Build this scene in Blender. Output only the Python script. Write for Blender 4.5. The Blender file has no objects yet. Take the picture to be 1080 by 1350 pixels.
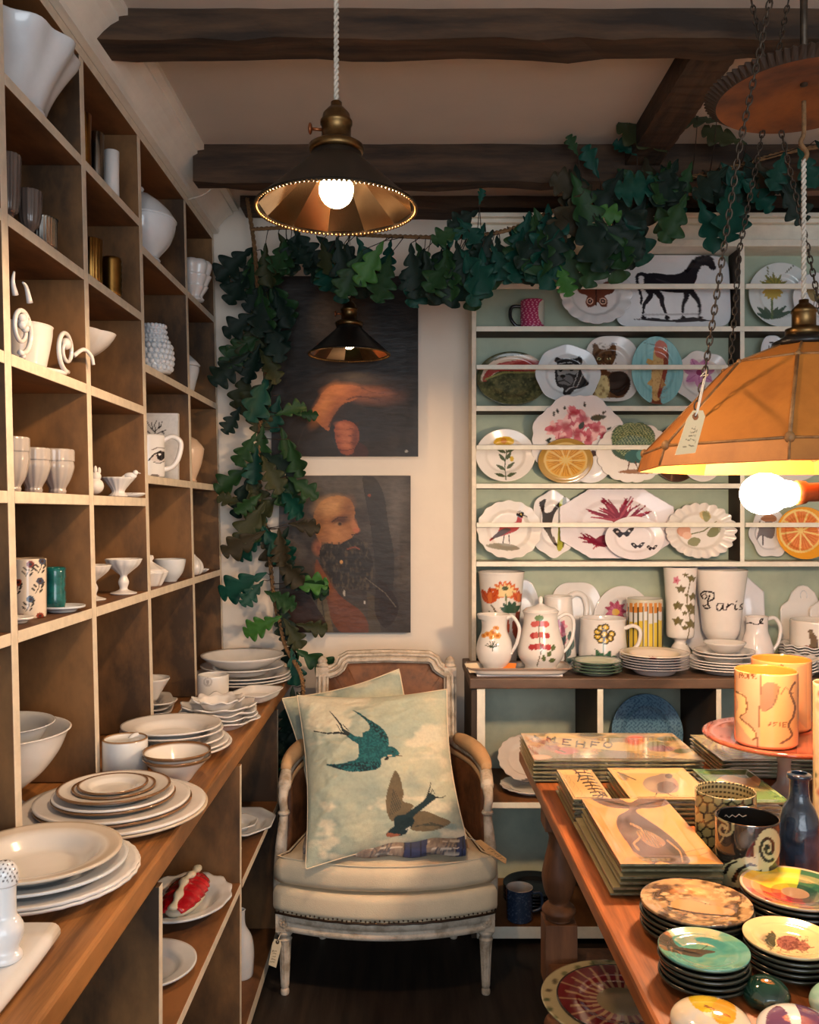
import bpy, math, random
import numpy as np
from mathutils import Vector, Matrix
random.seed(7)
R_ = math.radians
SC = bpy.context.scene
COL = SC.collection
# ---------------------------------------------------------------- camera
F, CX, CY, CH = 1165.0, 540.0, 675.0, 1.40
cam_d = bpy.data.cameras.new('camera'); cam = bpy.data.objects.new('camera', cam_d); COL.objects.link(cam)
cam.location = (0, 0, CH); cam.rotation_euler = (R_(90), 0, 0)
cam_d.sensor_fit = 'HORIZONTAL'; cam_d.sensor_width = 36; cam_d.lens = 36*F/1080
cam_d.clip_start = .02
SC.camera = cam
def PX(px, d): return (px-CX)/F*d
def PZ(py, d): return CH-(py-CY)/F*d
def P(px, py, d): return Vector((PX(px, d), d, PZ(py, d)))
def DZ(py, z): return (CH-z)*F/(py-CY)          # depth at which height z shows at row py
# ---------------------------------------------------------------- tiny painter (procedural vertex colours)
def lin(c):
    c = np.asarray(c, float)/255.0
    return np.where(c <= .04045, c/12.92, ((c+.055)/1.055)**2.4)
def vnoise(p, seed=0):
    p = np.asarray(p, float); i = np.floor(p).astype(np.int64); f = p-i; f = f*f*(3-2*f)
    def h(a, b):
        n = (a*374761393+b*668265263+seed*1442695041) & 0x7fffffff
        n = ((n ^ (n >> 13))*1274126177) & 0x7fffffff
        return ((n ^ (n >> 16)) & 0xffff)/65535.0
    a = h(i[:, 0], i[:, 1]); b = h(i[:, 0]+1, i[:, 1]); c = h(i[:, 0], i[:, 1]+1); d = h(i[:, 0]+1, i[:, 1]+1)
    return (a*(1-f[:, 0])+b*f[:, 0])*(1-f[:, 1])+(c*(1-f[:, 0])+d*f[:, 0])*f[:, 1]
def fbm(p, seed=0, o=4):
    p = np.asarray(p, float); s = 0; a = .5; t = 0
    for k in range(o):
        s = s+a*vnoise(p*(2**k), seed+k*17); t += a; a *= .55
    return s/t
def smooth_poly(pts, n=5, closed=True):
    pts = [np.array(p, float) for p in pts]; N = len(pts); out = []
    rng = range(N) if closed else range(N-1)
    for i in rng:
        p0 = pts[(i-1) % N] if closed or i > 0 else pts[0]
        p1, p2 = pts[i], pts[(i+1) % N]
        p3 = pts[(i+2) % N] if closed or i+2 < N else pts[-1]
        for k in range(n):
            t = k/n
            out.append(.5*((2*p1)+(p2-p0)*t+(2*p0-5*p1+4*p2-p3)*t*t+(3*p1-p0-3*p2+p3)*t**3))
    if not closed: out.append(pts[-1])
    return out
class Motif:
    def __init__(s, base): s.base = lin(base); s.ops = []
    def poly(s, pts, c, sm=0, a=1.0, soft=0):
        if sm: pts = smooth_poly(pts, 5)
        s.ops.append(('poly', np.array(pts, float), lin(c), a)); return s
    def ell(s, cx, cy, rx, ry, c, rot=0, a=1.0, soft=.0):
        s.ops.append(('ell', cx, cy, rx, ry, R_(rot), lin(c), a, soft)); return s
    def line(s, pts, w, c, w2=None, sm=0, a=1.0):
        if sm: pts = smooth_poly(pts, 6, False)
        s.ops.append(('line', np.array(pts, float), w, w if w2 is None else w2, lin(c), a)); return s
    def noise(s, sc, c, lo=.5, hi=.7, a=1.0, seed=0, sx=1, sy=1, box=None):
        s.ops.append(('noise', sc, lin(c), lo, hi, a, seed, sx, sy, box)); return s
    def fn(s, f): s.ops.append(('fn', f)); return s
    def ring(s, cx, cy, r0, r1, asp, c): s.ops.append(('ring', cx, cy, r0, r1, asp, lin(c))); return s
    def eval(s, p):
        p = np.asarray(p, float); o = np.tile(s.base, (len(p), 1)); x, y = p[:, 0], p[:, 1]
        for op in s.ops:
            k = op[0]
            if k == 'poly':
                q = op[1]; lo, hi = q.min(0), q.max(0)
                m = np.where((x >= lo[0]) & (x <= hi[0]) & (y >= lo[1]) & (y <= hi[1]))[0]
                if not len(m): continue
                xx, yy = x[m], y[m]; ins = np.zeros(len(m), bool); n = len(q)
                for i in range(n):
                    x1, y1 = q[i]; x2, y2 = q[(i+1) % n]
                    if y1 == y2: continue
                    ins ^= ((y1 > yy) != (y2 > yy)) & (xx < (x2-x1)*(yy-y1)/(y2-y1)+x1)
                m = m[ins]; o[m] = o[m]*(1-op[3])+op[2]*op[3]
            elif k == 'ell':
                _, cx, cy, rx, ry, rot, c, a, soft = op
                dx, dy = x-cx, y-cy; ca, sa = math.cos(rot), math.sin(rot)
                r = np.sqrt(((dx*ca+dy*sa)/rx)**2+((-dx*sa+dy*ca)/ry)**2)
                w = (r < 1)*a if soft <= 0 else np.clip((1+soft-r)/(2*soft), 0, 1)*a
                o += (c-o)*w[:, None]
            elif k == 'line':
                _, q, w1, w2, c, a = op; n = len(q)-1
                lo, hi = q.min(0)-max(w1, w2), q.max(0)+max(w1, w2)
                m = np.where((x >= lo[0]) & (x <= hi[0]) & (y >= lo[1]) & (y <= hi[1]))[0]
                if not len(m): continue
                hit = np.zeros(len(m), bool)
                for i in range(n):
                    ax, ay = q[i]; bx, by = q[i+1]; L = max((bx-ax)**2+(by-ay)**2, 1e-9)
                    t = np.clip(((x[m]-ax)*(bx-ax)+(y[m]-ay)*(by-ay))/L, 0, 1)
                    dd = np.hypot(x[m]-ax-t*(bx-ax), y[m]-ay-t*(by-ay))
                    hit |= dd < .5*(w1+(w2-w1)*(i+t)/n)
                m = m[hit]; o[m] = o[m]*(1-a)+c*a
            elif k == 'noise':
                _, sc, c, lo, hi, a, seed, sx, sy, box = op
                w = np.clip((fbm(np.stack([x*sx/sc, y*sy/sc], 1), seed)-lo)/(hi-lo), 0, 1)*a
                if box: w = w*((x > box[0]) & (x < box[2]) & (y > box[1]) & (y < box[3]))
                o += (c-o)*w[:, None]
            elif k == 'ring':
                _, cx, cy, r0, r1, asp, c = op
                r = np.hypot(x-cx, (y-cy)*asp); m = (r > r0) & (r < r1); o[m] = c
            elif k == 'fn': o = op[1](p, o)
        return o
def wmat(o):
    m = o.matrix_basis.copy(); q = o.parent
    while q: m = q.matrix_basis @ m; q = q.parent
    return m
def co_np(o):
    me = o.data; a = np.empty(len(me.vertices)*3, np.float32); me.vertices.foreach_get('co', a); return a.reshape(-1, 3).astype(float)
def setcol(o, rgb):
    me = o.data
    at = me.color_attributes.get('Col') or me.color_attributes.new('Col', 'FLOAT_COLOR', 'POINT')
    c = np.ones((len(me.vertices), 4), np.float32); c[:, :3] = rgb; at.data.foreach_set('color', c.ravel())
def paint(o, mo, mask=None, other=None, uv=None, rim=None):
    """colour the vertices of o with the motif; the motif was traced in photo pixels, so vertices are looked up where they stand"""
    v = co_np(o)
    if uv is None:
        m = np.array(wmat(o)); w = v @ m[:3, :3].T+m[:3, 3]
        p = np.stack([CX+w[:, 0]/w[:, 1]*F, CY-(w[:, 2]-CH)/w[:, 1]*F], 1)
    else: p = uv(v)
    c = mo.eval(p)
    if mask is not None:
        mask = np.asarray(mask, bool); c[~mask] = mo.base if other is None else lin(other)
    setcol(o, c)
# ---------------------------------------------------------------- materials
MATS = {}
def nt(m): return m.node_tree.nodes, m.node_tree.links
def mat(name, col=(200, 200, 200), rough=.5, metal=0, var=.12, vs=8, bump=.0, bs=40, stretch=None, attr=False, col2=None, lo=.4, hi=.65, coat=0, trans=0, emit=None, spec=.5, sheen=0, ior=1.45):
    m = bpy.data.materials.new(name); m.use_nodes = True; N, L = nt(m); b = N['Principled BSDF']
    b.inputs['Roughness'].default_value = rough; b.inputs['Metallic'].default_value = metal
    b.inputs['Coat Weight'].default_value = coat; b.inputs['Coat Roughness'].default_value = .08
    b.inputs['Specular IOR Level'].default_value = spec; b.inputs['IOR'].default_value = ior
    b.inputs['Transmission Weight'].default_value = trans; b.inputs['Sheen Weight'].default_value = sheen
    tc = N.new('ShaderNodeTexCoord'); mp = N.new('ShaderNodeMapping'); L.new(tc.outputs['Object'], mp.inputs['Vector'])
    if stretch: mp.inputs['Scale'].default_value = stretch
    nz = N.new('ShaderNodeTexNoise'); nz.inputs['Scale'].default_value = vs; nz.inputs['Detail'].default_value = 6; nz.inputs['Roughness'].default_value = .62
    L.new(mp.outputs[0], nz.inputs['Vector'])
    mr = N.new('ShaderNodeMapRange'); mr.inputs['From Min'].default_value = lo; mr.inputs['From Max'].default_value = hi
    L.new(nz.outputs['Fac'], mr.inputs['Value'])
    mx = N.new('ShaderNodeMix'); mx.data_type = 'RGBA'; L.new(mr.outputs[0], mx.inputs['Factor'])
    if attr:
        at = N.new('ShaderNodeAttribute'); at.attribute_name = 'Col'
        hs = N.new('ShaderNodeHueSaturation'); hs.inputs['Value'].default_value = 1-var; L.new(at.outputs['Color'], hs.inputs['Color'])
        L.new(at.outputs['Color'], mx.inputs['A']); L.new(hs.outputs[0], mx.inputs['B'])
    else:
        a = lin(col); bb = lin(col2) if col2 is not None else a*(1-var)
        mx.inputs['A'].default_value = (*a, 1); mx.inputs['B'].default_value = (*bb, 1)
    L.new(mx.outputs['Result'], b.inputs['Base Color'])
    if bump:
        n2 = N.new('ShaderNodeTexNoise'); n2.inputs['Scale'].default_value = bs; n2.inputs['Detail'].default_value = 4
        L.new(mp.outputs[0], n2.inputs['Vector'])
        bp = N.new('ShaderNodeBump'); bp.inputs['Strength'].default_value = bump; bp.inputs['Distance'].default_value = .004
        L.new(n2.outputs['Fac'], bp.inputs['Height']); L.new(bp.outputs[0], b.inputs['Normal'])
    if emit:
        b.inputs['Emission Color'].default_value = (*emit[0], 1); b.inputs['Emission Strength'].default_value = emit[1]
    MATS[name] = m; return m
mat('cream_paint', (224, 211, 190), .55, var=.16, vs=30, bump=.25, bs=60)
mat('shelf_brown', (136, 96, 56), .6, col2=(62, 44, 27), vs=4.2, lo=.36, hi=.62, stretch=(1.2, 1.2, .6), bump=.15, bs=25)
mat('shelf_board_brown', (134, 90, 52), .6, col2=(76, 50, 30), vs=6, stretch=(1, .4, 1), bump=.1)
mat('counter_wood', (172, 118, 68), .45, col2=(106, 70, 38), vs=9, lo=.36, hi=.64, stretch=(5, .3, 1), bump=.2, bs=14, spec=.4)
mat('table_wood', (172, 100, 52), .45, col2=(100, 54, 26), vs=9, lo=.36, hi=.64, stretch=(5, .3, 1), bump=.25, bs=14)
mat('leg_wood', (128, 84, 54), .55, col2=(88, 56, 36), vs=6, stretch=(3, 3, .5), bump=.15)
mat('dark_beam', (80, 58, 40), .8, col2=(40, 29, 21), vs=5, lo=.38, hi=.62, stretch=(.5, 4, 4), bump=.6, bs=12)
mat('dark_beam_long', (80, 58, 40), .8, col2=(40, 29, 21), vs=5, lo=.38, hi=.62, stretch=(4, .5, 4), bump=.6, bs=12)
mat('floor_wood', (44, 36, 30), .6, col2=(22, 18, 16), vs=6, stretch=(6, .5, 1), bump=.3, bs=10)
mat('ceiling_plaster', (200, 190, 178), .9, var=.06, vs=3, bump=.15, bs=30)
mat('wall_plaster', (236, 222, 206), .85, var=.06, vs=3, bump=.22, bs=22)
mat('cove_paint', (238, 232, 220), .5, var=.12, vs=6, bump=.2, bs=20)
mat('rack_paint', (232, 228, 212), .5, var=.12, vs=20, bump=.12, bs=50)
mat('rack_green', (178, 190, 168), .65, col2=(150, 164, 146), vs=3, bump=.1, bs=12)
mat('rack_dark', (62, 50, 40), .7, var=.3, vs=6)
mat('base_green', (206, 212, 188), .65, col2=(166, 178, 160), vs=3, bump=.1, bs=12)
mat('base_top', (112, 88, 70), .55, col2=(72, 54, 42), vs=7, stretch=(.4, 4, 1), bump=.2)
mat('white_ceramic', (226, 222, 218), .16, var=.07, vs=14, bump=.10, bs=16, coat=.3)
mat('cool_ceramic', (214, 218, 222), .14, var=.08, vs=14, bump=.12, bs=16, coat=.4)
mat('painted_ceramic', attr=True, rough=.16, var=.06, vs=14, bump=.05, bs=18, coat=.35)
mat('painted_matte', attr=True, rough=.7, var=.12, vs=60)
mat('painted_cloth', attr=True, rough=.85, var=.10, vs=120, bump=.35, bs=420, sheen=.1)
mat('painted_canvas', attr=True, rough=.40, var=.25, vs=60, bump=.45, bs=30, stretch=(.5, 1, 1.3), spec=.28)
mat('painted_glass', attr=True, rough=.06, var=.05, vs=20, coat=.8)
mat('tray_edge', (48, 50, 40), .2, var=.3, vs=40, coat=.5)
mat('tray_rim', (112, 110, 86), .2, var=.5, vs=60, coat=.5)  # lighter than tray_edge: highlights along the glass edges put into the colour
mat('brass_old', (118, 92, 58), .35, metal=1, var=.35, vs=40)
mat('shade_dark', (52, 45, 38), .45, metal=.7, var=.3, vs=14)
mat('shade_black', (22, 20, 19), .35, var=.3, vs=14)
mat('shade_mirror', (225, 196, 158), .12, metal=1, var=.25, vs=9)
mat('cord_white', (206, 198, 184), .8, var=.3, vs=90)
mat('chain_iron', (84, 74, 64), .5, metal=.8, var=.4, vs=60)
mat('amber_tin', (184, 116, 46), .55, col2=(150, 90, 34), vs=6, bump=.08, bs=30)
mat('solder', (150, 112, 70), .55, metal=.2, col2=(120, 82, 46), vs=40, bump=.4, bs=60)
mat('rust_tin', (146, 82, 36), .6, col2=(94, 52, 28), vs=7, bump=.2)
mat('rust_dark', (60, 46, 36), .6, var=.3)
mat('copper_socket', (150, 84, 46), .3, metal=.6, var=.3, vs=20)
mat('twine', (132, 98, 64), .9, var=.4, vs=120)
mat('bulb_lit', (255, 236, 200), .3, emit=((1.0, .64, .36), 330))
mat('bulb_lit_big', (255, 236, 200), .3, emit=((1.0, .69, .42), 290))
mat('bulb_lit_small', (255, 236, 200), .3, emit=((1.0, .60, .28), 34))
mat('chair_wood', (204, 190, 172), .6, col2=(160, 144, 124), vs=26, lo=.42, hi=.62, bump=.3, bs=50)
mat('chair_linen', (230, 210, 178), .85, var=.10, vs=9, bump=.25, bs=300)
mat('chair_pad', (206, 164, 118), .8, var=.18, vs=9, bump=.2, bs=200)
mat('chair_leather', (122, 76, 44), .55, col2=(80, 48, 28), vs=18, bump=.35, bs=50)
mat('nail_dark', (58, 42, 30), .4, metal=.5)
mat('leaf_dark', (20, 40, 31), .6, var=.35, vs=14, spec=.3)
mat('leaf_teal', (14, 66, 54), .55, var=.3, vs=14, spec=.3)
mat('leaf_green', (34, 66, 34), .55, var=.3, vs=14, spec=.3)
mat('leaf_bright', (58, 106, 44), .5, var=.25, vs=14, spec=.3)
mat('leaf_olive', (52, 56, 30), .6, var=.3, vs=14, spec=.3)
mat('leaf_brown', (52, 46, 30), .65, var=.3, vs=14, spec=.3)
mat('twig', (52, 36, 26), .8, var=.3)
mat('glass_brown', (120, 104, 96), .12, var=.2, trans=.35, coat=.4)
mat('glass_clear', (224, 214, 206), .14, var=.1, trans=.45, coat=.4)
mat('silver_rib', (150, 144, 136), .25, metal=1, var=.3)
mat('gold_rib', (168, 124, 64), .28, metal=1, var=.35, vs=20)
mat('teal_glaze', (26, 108, 104), .15, col2=(12, 62, 62), vs=30, coat=.5)
mat('peach_ceramic', (226, 196, 168), .25, var=.08, coat=.3)
mat('enamel_dark', (30, 32, 36), .2, var=.3, coat=.4)
mat('enamel_blue', (40, 58, 86), .3, col2=(26, 38, 58), vs=120, coat=.3)
mat('bottle_glass', (70, 90, 112), .08, col2=(38, 50, 66), vs=30, trans=.55, bump=.5, bs=60, coat=.5)
mat('green_glass', (40, 78, 62), .05, col2=(16, 36, 30), vs=30, trans=.3, coat=.8)
mat('pink_glass', (190, 96, 70), .08, col2=(130, 60, 44), vs=18, trans=.25, coat=.6)
mat('tag_paper', attr=True, rough=.8, var=.05)
mat('orange_paper', (226, 132, 52), .8, var=.1)
mat('string_white', (232, 226, 214), .9)
mat('icing_red', (196, 22, 34), .25, col2=(150, 14, 26), vs=30, bump=.3, bs=90, coat=.4)
mat('roe_cream', (222, 214, 190), .4, var=.12, bump=.3, bs=80)
# ---------------------------------------------------------------- mesh helpers
class MB:
    def __init__(s): s.v = []; s.f = []; s.m = []; s.sm = []
    def add(s, V, Fc, m=0, sm=True):
        b = len(s.v); s.v += [tuple(p) for p in V]
        for i, f in enumerate(Fc):
            s.f.append(tuple(b+k for k in f)); s.m.append(m[i] if isinstance(m, (list, tuple)) else m); s.sm.append(sm)
        return s
    def box(s, x0, x1, y0, y1, z0, z1, m=0, fm=None):
        """fm: {'x1': mat index ...} other material on a face"""
        V = [(x0, y0, z0), (x1, y0, z0), (x1, y1, z0), (x0, y1, z0), (x0, y0, z1), (x1, y0, z1), (x1, y1, z1), (x0, y1, z1)]
        Fc = [(0, 3, 2, 1), (4, 5, 6, 7), (0, 1, 5, 4), (1, 2, 6, 5), (2, 3, 7, 6), (3, 0, 4, 7)]
        k = ['z0', 'z1', 'y0', 'x1', 'y1', 'x0']
        return s.add(V, Fc, [(fm or {}).get(q, m) for q in k], False)
    def lathe(s, prof, seg=32, m=0, mod=None, c=(0, 0, 0), ax=None):
        V, Fc, rows = [], [], []
        for r, z in prof:
            if r < 1e-6: rows.append([len(V)]); V.append((c[0], c[1], c[2]+z)); continue
            row = []
            for i in range(seg):
                a = 2*math.pi*i/seg; rr = r*(mod(a, r, z) if mod else 1)
                row.append(len(V)); V.append((c[0]+rr*math.cos(a), c[1]+rr*math.sin(a), c[2]+z))
            rows.append(row)
        for a, b in zip(rows, rows[1:]):
            if len(a) == 1 and len(b) == 1: continue
            for i in range(seg):
                j = (i+1) % seg
                if len(a) == 1: Fc.append((a[0], b[j], b[i]))
                elif len(b) == 1: Fc.append((a[i], a[j], b[0]))
                else: Fc.append((a[i], a[j], b[j], b[i]))
        if ax is not None:
            q = Vector((0, 0, 1)).rotation_difference(Vector(ax)); c = Vector(c)
            V = [q @ (Vector(p)-c)+c for p in V]
        return s.add(V, Fc, m)
    def tube(s, path, rad, seg=8, m=0, closed=False, flat=1.0):
        path = [Vector(p) for p in path]; n = len(path); V, Fc = [], []
        up = None
        for i, p in enumerate(path):
            a = path[(i-1) % n] if closed or i else path[0]; b = path[(i+1) % n] if closed or i < n-1 else path[-1]
            t = (b-a).normalized()
            if up is None:
                up = Vector((0, 0, 1)) if abs(t.z) < .9 else Vector((1, 0, 0))
            u = (up-t*up.dot(t)).normalized(); w = t.cross(u); up = u
            r = rad(i/(n-1)) if callable(rad) else (rad[i] if isinstance(rad, (list, tuple)) else rad)
            for k in range(seg):
                an = 2*math.pi*k/seg; V.append(p+u*math.cos(an)*r+w*math.sin(an)*r*flat)
        for i in range(n if closed else n-1):
            for k in range(seg):
                a = i*seg+k; b = i*seg+(k+1) % seg; c = ((i+1) % n)*seg+(k+1) % seg; d = ((i+1) % n)*seg+k
                Fc.append((a, b, c, d))
        if not closed:
            Fc.append(tuple(range(seg))[::-1]); Fc.append(tuple((n-1)*seg+k for k in range(seg)))
        return s.add(V, Fc, m)
    def sphere(s, c, r, m=0, seg=16, ring=10, sc=(1, 1, 1)):
        prof = [(math.sin(math.pi*i/ring)*r, -math.cos(math.pi*i/ring)*r) for i in range(ring+1)]
        b = len(s.v); s.lathe(prof, seg, m)
        for i in range(b, len(s.v)):
            p = s.v[i]; s.v[i] = (c[0]+p[0]*sc[0], c[1]+p[1]*sc[1], c[2]+p[2]*sc[2])
        return s
    def build(s, name, mats, parent=None, loc=None, rot=None, bevel=0):
        me = bpy.data.meshes.new(name); me.from_pydata(s.v, [], s.f); me.update()
        for q in (mats if isinstance(mats, (list, tuple)) else [mats]): me.materials.append(MATS[q])
        me.polygons.foreach_set('material_index', s.m); me.polygons.foreach_set('use_smooth', s.sm)
        o = bpy.data.objects.new(name, me); COL.objects.link(o)
        if parent: o.parent = parent
        if loc is not None: o.location = loc
        if rot is not None: o.rotation_euler = rot
        if bevel:
            bm = o.modifiers.new('edge', 'BEVEL'); bm.width = bevel; bm.segments = 2; bm.limit_method = 'ANGLE'
        return o
def tag(o, label=None, cat=None, group=None, kind=None):
    if label: o['label'] = label
    if cat: o['category'] = cat
    if group: o['group'] = group
    if kind: o['kind'] = kind
    return o
def empty(name, loc=(0, 0, 0), rot=(0, 0, 0)):
    o = bpy.data.objects.new(name, None); COL.objects.link(o); o.location = loc; o.rotation_euler = rot; o.empty_display_size = .05; return o
def struct(o): o['kind'] = 'structure'; return o
def spl(pts, n=8): return [Vector(p) for p in smooth_poly([tuple(p) for p in pts], n, False)]
# ---- outlines (radius factor against angle)
def o_round(a): return 1.0
def o_scal(n, k=.05, ph=0): return lambda a: 1-k+k*abs(math.cos(n*(a+ph)/2))**.7
def o_wave(n, k=.04, ph=0): return lambda a: 1-k+k*math.cos(n*a+ph)
def o_clip(k=1.42, s=1.0): return lambda a: s*min(1/max(1e-6, abs(math.cos(a))), 1/max(1e-6, abs(math.sin(a))), k/(abs(math.cos(a))+abs(math.sin(a))))
def o_oct(a):
    w = math.pi/4; return math.cos(w/2)/math.cos(((a+w/2) % w)-w/2)*.99
def o_lobe(n, k=.12, ph=0): return lambda a: 1-k+k*math.cos(n*(a+ph))
def o_rect(p=5): return lambda a: 1/((abs(math.cos(a))**p+abs(math.sin(a))**p)**(1/p))
def sstep(a, b, x): t = min(1, max(0, (x-a)/(b-a))); return t*t*(3-2*t)
def p_plate(h, w0=.56, w1=.72): return lambda s: h*(.62*sstep(w0, w1, s)+.38*max(0, (s-w1)/(1-w1)))
def p_flat(h): return lambda s: h*sstep(.8, 1, s)
def p_bowl(h): return lambda s: h*max(0, (s-.35)/.65)**1.6
def p_deep(h): return lambda s: h*(sstep(.5, .78, s)*.85+.15*sstep(.78, 1, s))
def plate(name, label, cat, rx, ry, prof, out=o_round, t=.004, nr=18, nt_=72, flute=None, m='white_ceramic', group=None, loc=(0, 0, 0), rot=(0, 0, 0), rim=None, kind=None):
    V, Fc = [], []
    ss = [(k/nr)**.85 for k in range(1, nr+1)]
    for side in (1, 0):
        V.append((0, 0, prof(0)+(t if side else 0)))
        for s in ss:
            for i in range(nt_):
                a = 2*math.pi*i/nt_; r = s*(1+(out(a)-1)*min(1, s*s)); z = prof(s)+(t if side else 0)
                if flute: z += flute(a, s)
                V.append((r*rx*math.cos(a), r*ry*math.sin(a), z))
    B = 1+nr*nt_
    for side in (0, 1):
        b = side*B
        for i in range(nt_):
            j = (i+1) % nt_
            f = (b, b+1+i, b+1+j); Fc.append(f if side == 0 else f[::-1])
            for k in range(nr-1):
                p = b+1+k*nt_; f = (p+i, p+nt_+i, p+nt_+j, p+j); Fc.append(f if side == 0 else f[::-1])
    for i in range(nt_):
        j = (i+1) % nt_; a = 1+(nr-1)*nt_; Fc.append((a+j, a+i, B+a+i, B+a+j))
    o = MB().add(V, Fc).build(name, m, None, loc, rot)
    if cat: tag(o, label, cat, group)
    if rim:                                   # (body colour, rim colour, from which radius)
        o.data.materials[0] = MATS['painted_ceramic']
        v = co_np(o); n = len(v); c = np.tile(lin(rim[0]), (n, 1)); idx = (np.arange(n) % B)
        ring = np.where(idx == 0, 0, (idx-1)//nt_+1); c[ring >= nr-rim[2]] = lin(rim[1]); setcol(o, c)
    return o
def lay(name, label, cat, px, d, z, rx, prof, out=o_round, ry=None, x=None, rz=0, **k):
    return plate(name, label, cat, rx, ry or rx, prof, out, loc=(PX(px, d) if x is None else x, d, z), rot=(0, 0, rz), **k)
ORD = ['topmost']+['%s from top' % s for s in 'second third fourth fifth sixth seventh eighth ninth tenth'.split()]
def stack(name, what, where, cat, px, d, z, items, x=None, jit=.0015, group=None):
    """items from the bottom: (radius, profile, dz to the next, dict)"""
    n = len(items); out = []
    for i, (r, pf, dz, kw) in enumerate(items):
        kw = dict(kw); w = kw.pop('what', what); pos = ORD[n-1-i] if (i or n == 1) else 'bottom'
        o = lay(kw.pop('name', name), '%s, %s in the stack %s' % (w, pos, where), kw.pop('cat', cat), px, d, z, r, pf, x=x, group=group, **kw)
        o.location.x += random.uniform(-jit, jit); o.location.y += random.uniform(-jit, jit); z += dz; out.append(o)
    return out
def stand(name, label, cx, cy, rx, ry, y0, zs, prof, out=o_round, lean=7, m='painted_ceramic', motif=None, roll=0, d=None, cat='plate', group=None, nr=40, nt_=144, **k):
    """a plate standing on edge on a shelf: px centre column, half sizes in pixels, y0 = where its foot rests"""
    d = d or y0+.01; a = R_(lean); ryw = ry*d/F; hh = prof(1)+.004
    o = plate(name, label, cat, rx*d/F, ryw, prof, out, m=m, nr=nr, nt_=nt_, group=group,
              loc=(PX(cx, d), y0+ryw*math.sin(a)+.004, zs+ryw*math.cos(a)+.0022+abs(hh*math.sin(a))), rot=(R_(90)-a, 0, 0), **k)
    if motif is not None:
        n = len(o.data.vertices); paint(o, motif, np.arange(n) < n//2)
    return o
def resample(prof, n):
    p = [np.array(q, float) for q in prof]; L = [0]
    for a, b in zip(p, p[1:]): L.append(L[-1]+np.linalg.norm(b-a))
    out = []
    for k in range(n):
        t = L[-1]*k/(n-1); i = max(0, min(len(p)-2, int(np.searchsorted(L, t, 'right'))-1))
        u = (t-L[i])/max(1e-9, L[i+1]-L[i]); out.append(p[i]*(1-u)+p[i+1]*u)
    return [(float(a), float(b)) for a, b in out]
def vessel(name, label, cat, px, d, z, prof, m='white_ceramic', seg=36, t=.004, sm=True, motif=None, mod=None, x=None, n=None, inner=None, s=None, group=None, parent=None, open_=True, loc=None):
    """a turned pot; prof = [(radius, height)] in photo pixels from the base up, scaled to depth d"""
    s = d/F if s is None else s
    pr = [(r*s, h*s) for r, h in prof]
    if sm: pr = [(max(0, float(a)), float(b)) for a, b in smooth_poly(pr, 5, False)]
    if motif is not None: pr = resample(pr, n or 56); seg = max(seg, 128)
    full = [(0, pr[0][1])]+pr
    if open_:
        top = pr[-1]; inn = [(max(.0, r-t), h) for r, h in pr[::-1] if h > pr[0][1]+t*1.5]
        full += [(top[0]-t*.5, top[1]+t*.4)]+inn+[(0, inn[-1][1])]
    else: full += [(0, pr[-1][1])]
    o = MB().lathe(full, seg, 0, mod).build(name, m, parent, loc or (PX(px, d) if x is None else x, d, z))
    if cat: tag(o, label, cat, group)
    if motif is not None:
        v = co_np(o); nn = np.arange(len(v)) < 1+len(pr)*seg
        paint(o, motif, nn & (v[:, 1] < 0.002), inner)
    return o
def handle(par, pts, r, m='white_ceramic', d=None, name='handle', seg=8, sm=8, yaw=0, flat=1.0):
    """pts in pixels (dx, up) from the base of the pot, in its own upright plane"""
    s = (d or par.location.y)/F; c, q = math.cos(yaw), math.sin(yaw)
    path = spl([(a*s*c, a*s*q, h*s) for a, h in pts], sm)
    rr = (lambda t: (r[0]+(r[1]-r[0])*t)*s) if isinstance(r, tuple) else r*s
    return MB().tube(path, rr, seg, flat=flat).build(name, m, par)
# ---------------------------------------------------------------- the room
WALL = 3.25; CEIL = 2.52; LEFT = -1.08; RIGHT = 2.3; NEAR = -1.6
struct(MB().box(LEFT-.1, RIGHT+.1, NEAR, WALL+.1, -.06, 0, 0).build('floor', 'floor_wood'))
struct(MB().box(LEFT-.1, RIGHT+.1, NEAR, WALL+.1, CEIL, CEIL+.08).build('ceiling', 'ceiling_plaster'))
struct(MB().box(LEFT-.1, RIGHT+.1, WALL, WALL+.1, 0, CEIL).build('wall_back', 'wall_plaster'))
struct(MB().box(LEFT-.1, LEFT, NEAR, WALL, 0, CEIL).build('wall_left', 'wall_plaster'))
struct(MB().box(RIGHT, RIGHT+.1, NEAR, WALL, 0, CEIL).build('wall_right', 'wall_plaster'))
def rough_beam(name, x0, x1, y0, y1, z0, z1, m, ax=0, seed=1):
    rn = random.Random(seed); b = MB(); n = 36; V, Fc = [], []
    for i in range(n+1):
        t = i/n; j = lambda k: rn.uniform(-k, k)*(1 if ax == 0 else .35)
        if ax == 0:
            x = x0+(x1-x0)*t; V += [(x, y0+j(.004), z0+j(.004)), (x, y1+j(.004), z0+j(.006)), (x, y1, z1), (x, y0+j(.003), z1)]
        else:
            y = y0+(y1-y0)*t; V += [(x0+j(.004), y, z0+j(.004)), (x1+j(.004), y, z0+j(.004)), (x1, y, z1), (x0, y, z1)]
    for i in range(n):
        for k in range(4):
            a = i*4+k; c = i*4+(k+1) % 4; Fc.append((a, c, c+4, a+4))
    Fc += [(0, 1, 2, 3), (n*4+3, n*4+2, n*4+1, n*4)]
    return struct(b.add(V, Fc, 0, False).build(name, m))
rough_beam('trim_1', -.72, RIGHT, 1.965, 2.06, 2.452, CEIL, 'dark_beam', 0, 3)
rough_beam('trim_2', -.66, RIGHT, 2.69, 2.76, 2.406, CEIL, 'dark_beam', 0, 5)
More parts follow.
